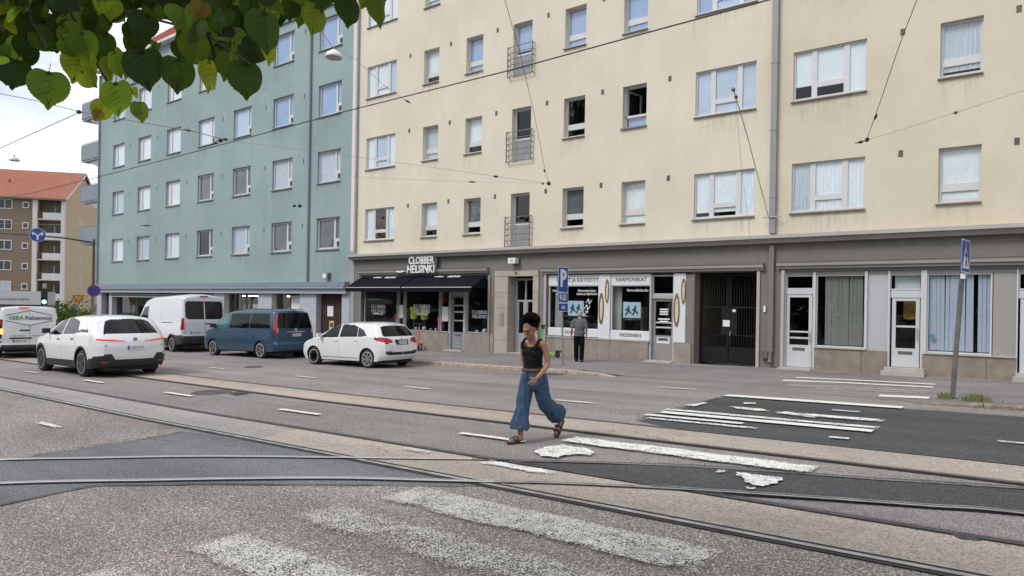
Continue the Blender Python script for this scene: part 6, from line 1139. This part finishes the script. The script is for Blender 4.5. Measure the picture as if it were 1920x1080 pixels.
# ------------------------------------------------------------------ people
def fuse(nm, pieces, m, parent, vox=.007, smooth_=3, disp=None, loc=None):
    """many overlapping closed pieces -> one continuous surface"""
    b = MB()
    for p in pieces:
        if p[0] == 'c':              # tapered limb through a chain of (point, radius)
            ch = p[1]; pts = []; rs = []
            for i in range(len(ch)-1):
                for k in range(5): u = k/5; pts.append(Vector(ch[i][0]).lerp(Vector(ch[i+1][0]), u)); rs.append(ch[i][1]*(1-u)+ch[i+1][1]*u)
            pts.append(Vector(ch[-1][0])); rs.append(ch[-1][1]); d0 = (pts[0]-pts[1]).normalized(); d1 = (pts[-1]-pts[-2]).normalized()
            if len(p) < 3: 
                pts = [pts[0]+d0*rs[0]*.9, pts[0]+d0*rs[0]*.6]+pts+[pts[-1]+d1*rs[-1]*.6, pts[-1]+d1*rs[-1]*.9]; rs = [rs[0]*.4, rs[0]*.8]+rs+[rs[-1]*.8, rs[-1]*.4]
            b.tube(pts, rs, 14)
        else:                        # ellipsoid: centre, radii, rotation
            _, c, r, rot = p; R = rot if rot is not None else Matrix.Identity(3); pr = [(math.sin(math.pi*i/12), -math.cos(math.pi*i/12)) for i in range(1, 12)]
            k = MB().lathe([(q[0], q[1]) for q in pr], 18); b.add([Vector(c)+R @ Vector((v[0]*r[0], v[1]*r[1], v[2]*r[2])) for v in k.v], k.f)
    me = b.mesh(nm, m); o = bpy.data.objects.new(nm, me); COL.objects.link(o)
    md = o.modifiers.new('r', 'REMESH'); md.mode = 'VOXEL'; md.voxel_size = vox; ms = o.modifiers.new('s', 'SMOOTH'); ms.iterations = smooth_; ms.factor = .5
    dg = bpy.context.evaluated_depsgraph_get(); dg.update(); me2 = bpy.data.meshes.new_from_object(o.evaluated_get(dg)); bpy.data.objects.remove(o)
    if disp:
        ns = [v.normal.copy() for v in me2.vertices]
        for v, n in zip(me2.vertices, ns): v.co += n*disp(v.co)
    me2.shade_smooth(); me2.name = nm
    if not me2.materials: me2.materials.append(m)
    return inst(nm, me2, parent, loc or (0, 0, 0))
Skin = mat('skin_brown', (.30, .15, .085), .5, var=.08, scale=6); SkinP = mat('skin_pale', (.42, .25, .18), .55, var=.06)
Denim = mat('denim', (.020, .050, .098), .85, col2=(.036, .082, .15), scale=7, stretch=(5, 5, 1), bump=.3, bscale=220); Tank = mat('black_top', (.006, .006, .009), .85, col2=(.011, .011, .016), scale=14, bump=.4, bscale=120, spec=.15); HairM = mat('afro_hair', (.010, .008, .006), .95, col2=(.03, .021, .015), scale=60, spec=.2)
Sandal = mat('sandal_leather', (.035, .025, .02), .6); 
# body frame: x = lateral (her left is +x), y = -forward, z up ; she faces -Y
wx, wy = -5.50, 7.62
wm = thing('person', 'woman with short curly black hair in a black tank top and wide blue jeans walking', 'person', (wx, wy, gz(wx)))
def A(l, a, h): return Vector((l, -a, h))
# front (right) foot planted, rear (left) foot rolling off its toes
Rh, Rk, Ra = A(-.085, .0, .90), A(-.10, .12, .50), A(-.09, .15, .085); Lh, Lk, La = A(.085, -.02, .90), A(.08, -.18, .50), A(.08, -.56, .26)
body = [('c', [(A(0, 0, .90), .12), (A(0, .01, 1.02), .09), (A(0, .02, 1.15), .098), (A(0, .015, 1.27), .098)]), ('e', A(0, .0, .92), (.165, .115, .12), None), ('e', A(0, .01, 1.22), (.145, .088, .13), None), ('c', [(A(-.13, .02, 1.335), .05), (A(.13, .02, 1.335), .05)]),
        ('c', [(A(0, .03, 1.32), .06), (A(0, .06, 1.44), .048)]),
        ('c', [(Rh, .085), (Rk, .055), (Ra, .036)]), ('c', [(Lh, .085), (Lk, .055), (La, .036)]),
        ('c', [(A(.165, .015, 1.335), .047), (A(.205, -.01, 1.20), .040), (A(.225, -.02, 1.07), .034), (A(.205, .07, .97), .033), (A(.175, .16, .89), .023)]),
        ('c', [(A(-.165, .015, 1.335), .047), (A(-.20, -.03, 1.20), .040), (A(-.215, -.07, 1.08), .034), (A(-.205, -.10, .95), .031), (A(-.19, -.10, .86), .023)])]
hr = Matrix.Rotation(math.radians(28), 3, 'X')       # head bowed forward (towards -y)
HS = 1.13
def Hd(x, y, z): return A(0, .095, 1.525) + hr @ Vector((x, y, z))*HS
body += [('e', Hd(0, .01, .03), (.080, .10, .112), hr), ('e', Hd(0, -.025, -.055), (.058, .070, .073), hr), ('e', Hd(0, -.075, -.09), (.024, .022, .018), hr), ('c', [(Hd(0, -.088, .02), .008), (Hd(0, -.108, -.022), .014)]), ('e', Hd(0, -.105, -.03), (.018, .012, .010), hr),
         ('e', Hd(0, -.086, -.058), (.025, .012, .010), hr), ('e', Hd(.071, .01, -.005), (.010, .02, .03), hr), ('e', Hd(-.071, .01, -.005), (.010, .02, .03), hr), ('e', Hd(.038, -.065, -.02), (.024, .02, .02), hr), ('e', Hd(-.038, -.065, -.02), (.024, .02, .02), hr), ('e', Hd(0, -.078, .035), (.05, .016, .014), hr)]
def hand(w, d, side, up, s=1.0, curl=.6):
    """palm plus five fingers; w wrist, d pointing direction, side = across the palm, up = back of hand"""
    d, side, up = Vector(d).normalized(), Vector(side).normalized(), Vector(up).normalized(); o = [('e', w+d*.045*s, (.0, 0, 0), None)]; o = []
    for k in (-.024, -.008, .008, .024): o.append(('c', [(w+side*k*.6*s, .013*s), (w+d*.075*s+side*k*s, .012*s)]))
    for i, (k, ln) in enumerate(((-.028, .062), (-.010, .072), (.009, .068), (.027, .052))):
        a = w+d*.078*s+side*k*s; c1 = curl+.12*i; p1 = a+(d*math.cos(c1*.5)-up*math.sin(c1*.5))*ln*.45*s; p2 = p1+(d*math.cos(c1*1.3)-up*math.sin(c1*1.3))*ln*.32*s; p3 = p2+(d*math.cos(c1*2)-up*math.sin(c1*2))*ln*.25*s
        o.append(('c', [(a, .0095*s), (p1, .0085*s), (p2, .0078*s), (p3, .0065*s)]))
    a = w+d*.025*s-side*.026*s; p1 = a+(d*.6-side*.75-up*.2).normalized()*.035*s; p2 = p1+(d*.95-side*.2-up*.3).normalized()*.03*s; o.append(('c', [(a, .013*s), (p1, .010*s), (p2, .008*s)]))
    return o
body += hand(A(.172, .168, .885), A(-.25, .62, -.55), A(-.2, .55, .75)*-1, A(.9, .3, -.1), 1.0, .55) + hand(A(-.19, -.10, .855), A(.05, .05, -1), A(0, -1, 0), A(-1, 0, 0), 1.0, .4)
# feet
def foot(an, toe, heel, s=1.0):
    d = (toe-heel); return [('c', [(heel+d*.12+Vector((0, 0, .035)), .032*s), (heel+d*.45+Vector((0, 0, .035)), .034*s), (heel+d*.75+Vector((0, 0, .022)), .036*s), (toe-d*.04+Vector((0, 0, .015)), .022*s)]), ('c', [(an, .034*s), (heel+d*.22+Vector((0, 0, .045)), .035*s)])]
Rt, Rhl = A(-.12, .36, .022), A(-.085, .11, .022); Lt, Lhl = A(.085, -.445, .03), A(.08, -.60, .235)
body += foot(Ra, Rt, Rhl) + foot(La, Lt, Lhl)
fuse('body', body, Skin, wm, vox=.0065, smooth_=2)
for s_ in (1, -1):
    MB().lathe([(0, -.004), (.012, -.003), (.014, 0), (.012, .003), (0, .004)], 10).build('eyelid', mat('eyelid_dark', (.17, .08, .05), .5), wm, loc=Hd(s_*.03, -.078, .012)).rotation_euler = (math.radians(110), 0, 0)
    MB().box(-.022, .022, -.004, .004, -.004, .004).build('eyebrow', HairM, wm, loc=Hd(s_*.032, -.089, .038)).rotation_euler = (math.radians(28), 0, 0)
MB().box(-.024, .024, -.004, .004, -.0035, .0035).build('lips', mat('lips', (.22, .07, .06), .5), wm, loc=Hd(0, -.097, -.058))
for s_ in (1, -1): MB().lathe([(.012, -.003), (.016, 0), (.012, .003)], 12, 'x').build('earring', mat('gold', (.5, .35, .1), .3, metal=.8), wm, loc=Hd(s_*.083, .0, -.045))
# hair: thousands of short curls over a scalp
def curls(par, c, R, r, n, m, clip):
    b = MB(); rnd = random.Random(3)
    core = MB().lathe([(math.sin(math.pi*i/12), -math.cos(math.pi*i/12)) for i in range(1, 12)], 20)
    b.add([Vector(c)+R @ Vector((v[0]*r[0]*.9, v[1]*r[1]*.9, v[2]*r[2]*.9)) for v in core.v if True], core.f)
    for i in range(n):
        d = Vector((rnd.gauss(0, 1), rnd.gauss(0, 1), rnd.gauss(0, 1))).normalized()
        if clip(d): continue
        p = Vector(c)+R @ Vector((d.x*r[0], d.y*r[1], d.z*r[2]))*rnd.uniform(.88, 1.06); q = Vector((rnd.uniform(-1, 1), rnd.uniform(-1, 1), rnd.uniform(-1, 1))).normalized(); t_ = d.cross(q).normalized(); l_ = rnd.uniform(.012, .026); w_ = rnd.uniform(.004, .009)
        u = d.cross(t_); b.add([p-t_*w_, p+t_*w_, p+d*l_+u*l_*.5+t_*w_, p+d*l_*1.2-t_*w_*.5+u*l_*.2], [(0, 1, 2, 3)])
    return b.build('hair', m, par)
curls(wm, Hd(0, .058, .088), hr, (.108, .102, .086), 5200, HairM, lambda d: d.z < -.75)
fuse('hair_sides', [('e', Hd(0, .055, .030), (.094, .082, .11), hr)], HairM, wm, vox=.008, disp=lambda c: .008*mnoise.noise(c*60))
# tank top, straps
def loft(rings, n=28):
    b = MB()
    for (c, rx, ry) in rings:
        for j in range(n): w = 2*math.pi*j/n; b.v.append((c[0]+rx*math.cos(w), c[1]+ry*math.sin(w), c[2]))
    m_ = len(rings)
    for i in range(m_-1):
        for j in range(n): q = i*n; b.f.append((q+j, q+(j+1) % n, q+n+(j+1) % n, q+n+j))
    b.f.append(tuple(range(n))); b.f.append(tuple((m_-1)*n+j for j in range(n))); return b
def wr(c, k=1.0): return (mnoise.noise(Vector((c.x*9, c.y*9, c.z*22)))*.007+mnoise.noise(Vector((c.x*25, c.y*25, c.z*30)))*.002)*k
fuse('tank_top', [('e', A(0, .022, 1.21), (.162, .118, .115), None), ('c', [(A(0, .0, .975), .14), (A(0, .01, 1.05), .126), (A(0, .015, 1.16), .128)], 0), ('e', A(.055, .085, 1.20), (.07, .05, .065), None), ('e', A(-.055, .085, 1.20), (.07, .05, .065), None), ('e', A(0, .075, 1.225), (.125, .062, .06), None), ('e', A(0, 0, .985), (.165, .122, .06), None), ('c', [(A(-.14, .01, 1.24), .045), (A(.14, .01, 1.24), .045)])], Tank, wm, vox=.007, smooth_=4, disp=wr)
for s_ in (1, -1): MB().tube([A(s_*.105, .128, 1.27), A(s_*.12, .10, 1.33), A(s_*.125, .03, 1.388), A(s_*.12, -.05, 1.36), A(s_*.10, -.10, 1.28)], [.02, .021, .022, .021, .02], 8).build('strap', Tank, wm)
MB().tube([A(-.16, 0, .985), A(-.1, .105, .98), A(0, .13, .98), A(.1, .105, .98), A(.16, 0, .985), A(.1, -.11, .985), A(0, -.125, .985), A(-.1, -.11, .985), A(-.16, 0, .985)], .022, 8).build('waistband', mat('waistband', (.10, .05, .035), .7), wm)
# wide-legged jeans
def fold(c): return mnoise.noise(Vector((c.x*18, c.y*18, c.z*3.0)))*.020+mnoise.noise(Vector((c.x*9, c.y*9, c.z*9)))*.008+mnoise.noise(Vector((c.x*40, c.y*40, c.z*30)))*.0015
fuse('jeans', [('e', A(0, -.005, .90), (.178, .14, .11), None), ('c', [(A(0, 0, .99), .128), (A(0, 0, .88), .15)]), ('c', [(A(-.085, .0, .88), .108), (A(-.095, .06, .66), .100), (A(-.10, .11, .44), .100), (A(-.10, .14, .27), .118), (A(-.10, .145, .185), .136)], 0),
               ('c', [(A(.08, -.02, .88), .110), (A(.085, -.08, .66), .104), (A(.085, -.18, .50), .106), (A(.085, -.36, .39), .12), (A(.085, -.48, .325), .140)], 0), ('e', A(0, .0, .80), (.15, .12, .12), None)], Denim, wm, vox=.009, smooth_=2, disp=fold)
MB().box(-.012, .012, -.004, .004, -.06, .06).build('fly_seam', mat('denim_dark', (.015, .03, .08), .8), wm, loc=A(0, .150, .90))
# sandals
for hl, te in ((Rhl, Rt), (Lhl, Lt)):
    d = te-hl; dn = d.normalized(); up_ = Vector((1, 0, 0)).cross(dn); up_ = up_ if up_.z > 0 else -up_
    def sp(u, v, w_): return hl+d*u+Vector((1, 0, 0))*v+up_*w_
    b = MB(); out_ = [(-.06, -.02), (.05, -.038), (.5, -.036), (.8, -.048), (1.05, -.03), (1.10, 0), (1.05, .03), (.8, .046), (.5, .036), (.05, .038), (-.06, .02)]
    n = len(out_); v = [sp(u, w_, -.020) for u, w_ in out_]+[sp(u, w_, .008) for u, w_ in out_]; b.add(v, [tuple(range(n)), tuple(range(2*n-1, n-1, -1))]+[(i, (i+1) % n, n+(i+1) % n, n+i) for i in range(n)])
    sd_ = b.build('sandal', Sandal, wm)
    for u0 in (.50, .74):
        MB().tube([sp(u0, -.046, .0), sp(u0, -.044, .035), sp(u0, -.022, .066 if u0 < .6 else .056), sp(u0, .022, .066 if u0 < .6 else .056), sp(u0, .044, .035), sp(u0, .046, 0)], .013, 6).build('sandal_strap', Sandal, sd_)
# --- elderly man looking into the accordion shop window
mx_, my_ = fx(1086, 640, 19.45), 19.45
mn = thing('person', 'grey haired man in a grey shirt and black trousers facing the accordion shop window', 'person', (mx_, my_, gl(mx_, my_)), math.radians(20)); 
def G(l, a, h): return Vector((-l, a, h))      # faces +y
Shirt = mat('grey_shirt', (.085, .088, .10), .85, col2=(.11, .115, .13), scale=8); Trs = mat('black_trousers', (.006, .006, .008), .9, spec=.1)
bd = [('c', [(G(0, 0, .92), .13), (G(0, .0, 1.2), .13)]), ('c', [(G(-.15, .0, 1.36), .055), (G(.15, .0, 1.36), .055)]), ('c', [(G(0, .02, 1.36), .06), (G(0, .05, 1.50), .052)]), ('e', G(0, .07, 1.59), (.075, .095, .105), None), ('e', G(0, .11, 1.52), (.05, .06, .05), None), ('c', [(G(0, .165, 1.59), .01), (G(0, .18, 1.56), .014)]), ('e', G(.075, .07, 1.57), (.012, .02, .03), None), ('e', G(-.075, .07, 1.57), (.012, .02, .03), None),
      ('c', [(G(.19, 0, 1.34), .05), (G(.25, -.03, 1.1), .04), (G(.27, .04, .86), .028)]), ('c', [(G(-.19, 0, 1.34), .05), (G(-.24, -.02, 1.1), .04), (G(-.22, .1, .88), .028)]), ('c', [(G(.09, 0, .9), .08), (G(.1, .02, .5), .06), (G(.1, .05, .1), .04)]), ('c', [(G(-.09, 0, .9), .08), (G(-.1, -.03, .5), .06), (G(-.1, -.08, .1), .04)])]
bd += hand(G(.27, .045, .85), G(0, .1, -1), Vector((0, 1, 0)), G(1, 0, 0), 1.05, .4)+hand(G(-.22, .105, .87), G(.1, .3, -.9), Vector((0, 1, 0)), G(-1, 0, 0), 1.05, .5)
fuse('body', bd, SkinP, mn, vox=.009, smooth_=2)
fuse('shirt', [('c', [(G(0, .01, .84), .17), (G(0, .03, 1.02), .17), (G(0, .01, 1.2), .165), (G(0, 0, 1.3), .13)], 0), ('e', G(0, .0, 1.22), (.20, .135, .20), None), ('c', [(G(-.16, 0, 1.36), .075), (G(.16, 0, 1.36), .075)]), ('c', [(G(.18, 0, 1.35), .075), (G(.245, -.025, 1.12), .07)], 0), ('c', [(G(-.18, 0, 1.35), .075), (G(-.24, -.02, 1.12), .07)], 0), ('e', G(0, .0, .96), (.19, .15, .13), None)], Shirt, mn, vox=.01, smooth_=3, disp=wr)
fuse('trousers', [('e', G(0, 0, .86), (.175, .14, .12), None), ('c', [(G(.085, 0, .85), .105), (G(.1, .02, .48), .085), (G(.1, .05, .07), .075)], 0), ('c', [(G(-.085, 0, .85), .105), (G(-.1, -.03, .48), .085), (G(-.1, -.08, .07), .075)], 0)], Trs, mn, vox=.01, smooth_=2, disp=wr)
fuse('hair', [('e', G(0, .04, 1.615), (.083, .092, .09), None), ('e', G(0, .0, 1.57), (.075, .055, .06), None)], mat('grey_hair', (.36, .34, .31), .9, var=.3, scale=60), mn, vox=.008, disp=lambda c: .006*mnoise.noise(c*70))
for s_, a_ in ((.1, .05), (-.1, -.08)): fuse('shoe', [('c', [(G(s_, a_-.05, .045), .045), (G(s_, a_+.08, .045), .045), (G(s_, a_+.17, .035), .035)])], Plastic, mn, vox=.009)
# ------------------------------------------------------------------ trees
LeafM = []
def leafmat(nm, c, tl, tw=.45):
    m = bpy.data.materials.new(nm); m.use_nodes = True; t = m.node_tree; n = t.nodes; l = t.links; b = n['Principled BSDF']; b.inputs['Roughness'].default_value = .55; b.inputs['Specular IOR Level'].default_value = .2
    co = n.new('ShaderNodeTexCoord'); z = n.new('ShaderNodeTexNoise'); z.inputs['Scale'].default_value = 14; z.inputs['Detail'].default_value = 5; l.new(co.outputs['Object'], z.inputs['Vector'])
    r = n.new('ShaderNodeValToRGB'); r.color_ramp.elements[0].position = .35; r.color_ramp.elements[1].position = .7; r.color_ramp.elements[0].color = rgb([v*.8 for v in c]); r.color_ramp.elements[1].color = rgb([v*1.2 for v in c]); l.new(z.outputs[0], r.inputs[0]); l.new(r.outputs[0], b.inputs['Base Color'])
    tr = n.new('ShaderNodeBsdfTranslucent'); tr.inputs[0].default_value = rgb(tl); x = n.new('ShaderNodeMixShader'); x.inputs[0].default_value = tw; l.new(b.outputs[0], x.inputs[1]); l.new(tr.outputs[0], x.inputs[2]); l.new(x.outputs[0], n['Material Output'].inputs[0]); MATS[nm] = m; return m
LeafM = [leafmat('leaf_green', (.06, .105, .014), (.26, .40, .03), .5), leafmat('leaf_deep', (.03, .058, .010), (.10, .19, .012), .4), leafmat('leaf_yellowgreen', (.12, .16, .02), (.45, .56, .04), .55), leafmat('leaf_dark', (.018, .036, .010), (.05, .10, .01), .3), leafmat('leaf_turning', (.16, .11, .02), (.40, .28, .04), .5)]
Bark = mat('bark', (.03, .024, .018), .9, var=.3, scale=8, bump=.6, bscale=20)
def leafmesh(m, seed):
    """linden leaf: heart shaped, toothed edge, folded slightly along the midrib with raised veins; unit length, tip at -z"""
    rnd = random.Random(seed); out_ = []; n = 30
    for i in range(n+1):
        t = i/n*math.pi; r = .5*(1-.06*math.cos(2*t)); z = .5*math.cos(t)*.92-.02; x = .50*math.sin(t)**.85*(1+.10*math.cos(t))
        if t < .45: z -= .10*(1-t/.45)
        if t > 2.55: k = (t-2.55)/(math.pi-2.55); z -= .16*k**2; x *= (1-.25*k)
        x += (.018 if i % 2 else -.006); out_.append((max(0, x), z))
    out_[0] = (0, out_[0][1]); out_[-1] = (0, out_[-1][1]-.03); b = MB(); fold_, cup = rnd.uniform(.12, .5), rnd.uniform(-.2, .45); tw = rnd.uniform(-.3, .3)
    def S3(x, z, sgn): 
        return (sgn*x*math.cos(fold_), abs(x)*math.sin(fold_)+cup*(z*z)+.02*math.sin(9*z+5*x)+tw*x*sgn*z*.4, z)
    for sgn in (1, -1):
        rows = []
        for x, z in out_: rows.append([S3(x*k, z*(.55+.45*k) if k > 0 else z*.97, sgn) for k in (0, .35, .7, 1)])
        k0 = len(b.v)
        for r in rows: b.v += r
        for i in range(n):
            for j in range(3): q = k0+i*4+j; b.f.append((q, q+1, q+5, q+4))
    for s_ in (1, -1):
        for zz in (.28, .12, -.05, -.2): b.tube([S3(0, zz, s_), S3(.2, zz-.1, s_), S3(.36, zz-.22, s_)], .006, 3, r2=.002)
    b.tube([(0, .02, .38), (.03, -.02, .56)], .012, 4, r2=.008); return b.mesh('leaf', m, True)
LM = [[leafmesh(m, 10*i+j) for j in range(3)] for i, m in enumerate(LeafM)]
lime = thing('lime_tree', 'lime tree whose dark leafy branch hangs into the top left corner', 'tree', (-3.4, -.9, gz(-3.4)), world=True)
MB().tube([(-3.4, -.9, gz(-3.4)-.1), (-3.38, -.88, 1.2), (-3.3, -.8, 2.8), (-3.35, -.7, 4.2), (-3.2, -.8, 6.5)], [.24, .19, .16, .13, .06], 14).build('trunk', Bark, lime)
def rp(px, py, t): return onZ(px, py, t)
twigs = [[(-3.3, -.8, 3.0), rp(-150, -260, 2.6), rp(40, -60, 2.2), rp(230, 20, 2.0), rp(380, 60, 1.9), rp(470, 120, 1.85)], [rp(40, -60, 2.2), rp(60, 40, 2.1), rp(90, 90, 2.05)], [rp(100, -40, 2.15), rp(150, 60, 2.1), rp(205, 160, 2.0), rp(240, 190, 1.95)], [rp(-150, -260, 2.6), rp(200, -150, 2.3), rp(450, -90, 2.2), rp(600, -30, 2.2), rp(700, -20, 2.2)], [(-3.35, -.7, 3.8), rp(0, -500, 3.4), rp(500, -500, 3.3)], [rp(-150, -260, 2.6), rp(-60, -40, 2.3), rp(10, 60, 2.2)]]
for tw in twigs: MB().tube([tuple(p) for p in tw], .004 if len(tw) < 6 else [.03, .010, .005, .004, .003, .002], 6, r2=.004).build('branch', Bark, lime)
def putleaf(px, py, size, t, roll=0, yaw=0, tilt=0, kind=None):
    p = onZ(px, py, t); k = kind if kind is not None else random.choices([0, 1, 2, 3, 4], [32, 32, 8, 27, 1])[0]; me = random.choice(LM[k]); s = size*t/FPX/1.13
    face = math.atan2(p.y, p.x)-math.pi/2+yaw       # the blade's y axis points away from the camera when yaw = 0
    o = inst('leaf', me, lime, tuple(p), (0, 0, 0), s); o.matrix_basis = Matrix.Translation(p) @ Matrix.Rotation(face, 4, 'Z') @ Matrix.Rotation(roll, 4, 'Y') @ Matrix.Rotation(tilt, 4, 'X') @ Matrix.Scale(s, 4)
    o.matrix_parent_inverse = Matrix.Translation(-Vector(lime.location)); return o
named = [(92, 158, 80, 1.9, 0, .1, 0, 0), (150, 118, 72, 2.0, .2, .3, .2, 2), (165, 145, 46, 2.0, -1.0, .2, .4, 2), (160, 80, 66, 1.95, -.3, .2, .1, 0), (335, 132, 76, 1.9, 0, .25, 0, 1), (395, 135, 70, 2.0, -.1, 1.0, 0, 2), (462, 142, 78, 1.9, -.1, .3, .1, 1), (432, 120, 60, 2.0, .2, .4, .2, 0), (222, 178, 74, 1.85, -.35, .5, .3, 0), (266, 205, 44, 1.85, -.2, .5, 0, 0), (192, 205, 46, 1.9, .3, .4, .2, 2),
         (185, 215, 26, 1.88, .5, .4, .1, 4), (258, 172, 26, 1.9, -.2, 1.0, 0, 2), (28, 132, 66, 2.0, .1, .3, .1, 3), (5, 125, 60, 2.1, -.2, .4, 0, 3), (592, 30, 66, 2.1, .1, .7, 0, 2), (565, 18, 58, 2.15, -.1, .9, 0, 0), (656, 14, 66, 2.1, 0, .6, 0, 1), (716, 10, 72, 2.1, -.35, .9, .1, 0), (690, -15, 60, 2.15, .3, .5, 0, 2), (508, 88, 62, 1.9, -.1, 1.0, 0, 2), (500, 50, 90, 1.85, -.1, .6, 0, 1), (545, 5, 60, 2.1, 0, .4, 0, 1), (365, 85, 66, 1.95, .1, .2, 0, 0), (210, 128, 52, 2.0, .2, .9, 0, 2), (245, 122, 50, 2.05, .1, .9, 0, 0), (270, 122, 84, 1.85, -.3, .3, .2, 3), (480, 90, 60, 1.95, .2, .4, 0, 3), (270, 45, 60, 1.9, .3, .3, .3, 3)]
for q in named: putleaf(*q)
edge = [(-60, 150), (20, 120), (60, 88), (110, 100), (170, 95), (205, 150), (260, 120), (300, 105), (360, 120), (420, 120), (470, 100), (505, 40), (560, -6), (640, -12), (720, -25), (760, -60)]
cnt = 0; tries = 0; gaps = [(322, 68, 20), (80, 18, 18), (105, 38, 9), (245, 28, 10), (225, 72, 14), (308, 60, 17)]
while cnt < 270 and tries < 5000:
    tries += 1; px = random.uniform(-70, 750); ym = float(np.interp(px, [e[0] for e in edge], [e[1] for e in edge])); py = random.uniform(-110, ym)
    if any(math.hypot(px-g_[0], py-g_[1]) < g_[2]+16 for g_ in gaps) : continue
    putleaf(px, py, random.uniform(42, 74), random.uniform(1.85, 2.5), random.gauss(0, .6), random.gauss(.2, .75), random.gauss(.15, .4)); cnt += 1
# smaller leaves deeper in the branch, too many and too hidden to pick apart
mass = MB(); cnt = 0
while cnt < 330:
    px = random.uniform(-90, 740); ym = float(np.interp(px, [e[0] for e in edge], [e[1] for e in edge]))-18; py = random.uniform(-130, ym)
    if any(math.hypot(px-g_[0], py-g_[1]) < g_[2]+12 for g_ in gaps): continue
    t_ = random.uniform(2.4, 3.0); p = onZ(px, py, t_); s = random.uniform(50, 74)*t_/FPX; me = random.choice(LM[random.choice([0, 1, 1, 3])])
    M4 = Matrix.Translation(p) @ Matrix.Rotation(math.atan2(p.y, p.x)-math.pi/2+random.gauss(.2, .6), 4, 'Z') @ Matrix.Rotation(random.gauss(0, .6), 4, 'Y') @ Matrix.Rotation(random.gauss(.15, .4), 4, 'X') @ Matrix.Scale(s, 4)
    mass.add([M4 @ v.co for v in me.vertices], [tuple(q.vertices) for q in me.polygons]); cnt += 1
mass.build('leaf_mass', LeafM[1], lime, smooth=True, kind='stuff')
# the rest of the crown overhead, out of frame
def crown(n, c, r, s, m, par, nm='crown', test=None, cull=None):
    v = []; f = []; rnd = random.Random(5); cl = [(Vector((rnd.gauss(0, .45)*r[0], rnd.gauss(0, .45)*r[1], rnd.gauss(0, .42)*r[2])), rnd.uniform(.25, .5)) for _ in range(40)]
    k = 0
    while k < n:
        cc, rr_ = rnd.choice(cl); p = Vector(c)+cc+Vector((rnd.gauss(0, 1)*r[0], rnd.gauss(0, 1)*r[1], rnd.gauss(0, 1)*r[2]))*rr_*.5
        k += 1
        if cull and cull(p): continue
        a = Vector((rnd.gauss(0, 1), rnd.gauss(0, 1), rnd.gauss(0, 1))).normalized(); b_ = a.orthogonal().normalized(); q = a.cross(b_); ss = s*rnd.uniform(.6, 1.3); i = len(v)
        v += [tuple(p+b_*ss), tuple(p+q*ss*.7), tuple(p-b_*ss), tuple(p-q*ss*.7)]; f.append((i, i+1, i+2, i+3))
    me = bpy.data.meshes.new(nm); me.from_pydata(v, [], f); me.materials.append(m); o = inst(nm, me, par, (0, 0, 0)); o['kind'] = 'stuff'; return o
crown(9000, (-2.6, .2, 5.2), (2.6, 2.4, 1.5), .06, LeafM[0], lime, cull=lambda p: p.z < 3.1 or (p.z-CAMZ) < .62*(Vector((p.x, p.y, 0)).dot(FW)))
proto = {}
for i in range(12):
    x = 8-7.2*i; y = -15-(i % 3)*.7; h = 20. if i == 6 else 9.3+.5*(i % 3)
    t = thing('lime_tree', 'lime tree behind the viewer, %s' % ('the tall one mirrored high in the cream facade windows' if i == 6 else 'one of the low row mirrored in the shop windows'), 'tree', (x, y, gz(x)), world=False, group='trees reflected in the windows')
    if not proto:
        tr = MB().tube([(0, 0, -.1), (.1, 0, 3), (0, .1, 6.5)], [.26, .2, .08], 10).build('trunk', Bark, t); cr_ = crown(14000, (0, 0, 4.9), (3.6, 2.2, 3.9), .24, LeafM[1], t); proto['m'] = (tr.data, cr_.data)
    else:
        inst('trunk', proto['m'][0], t, (0, 0, 0)); inst('crown', proto['m'][1], t, (0, 0, 0), kind='stuff')
    t.rotation_euler = (0, 0, (i % 2)*math.pi); t.scale = (1.2, 1.2, h/9.3)
# bushes down the side street
p = onZ(130, 575, 75); t = thing('bush', 'dark green bushes at the end of the side street below the yield sign', 'bush', (p.x, p.y, gz(p.x)), world=True)
MB().tube([(p.x, p.y, gz(p.x)-.2), (p.x, p.y, .4)], .1, 6).build('stem', Bark, t); crown(3500, (p.x, p.y, -.3), (3.5, 3.5, 1.3), .12, LeafM[1], t)

# litter and a drain on the pavement and road
gr = MB()
for i in range(170):
    x = random.uniform(-20, 1); y = random.uniform(15.6, 20.9); s_ = random.uniform(.012, .035); a = random.random()*6.28; z = gl(x, y)+.012
    gr.quad(*[(x+s_*math.cos(a+q), y+s_*math.sin(a+q), z+random.uniform(0, .012)) for q in (0, 1.7, 3.2, 4.6)])
gr.build('leaf_litter', MATS['dry_leaf'], kind='stuff', label='scattered dry leaves and litter on the pavement')
for x, y in ((-11.2, 16.6), (-3.9, 12.1), (-20.2, 12.6)):
    k = MB().lathe([(0, 0), (.30, 0), (.30, .006), (.26, .006), (.26, .002), (0, .002)], 24).build('drain_cover', MATS['cast_iron'], road, loc=(x, y, gz(x)+.007))
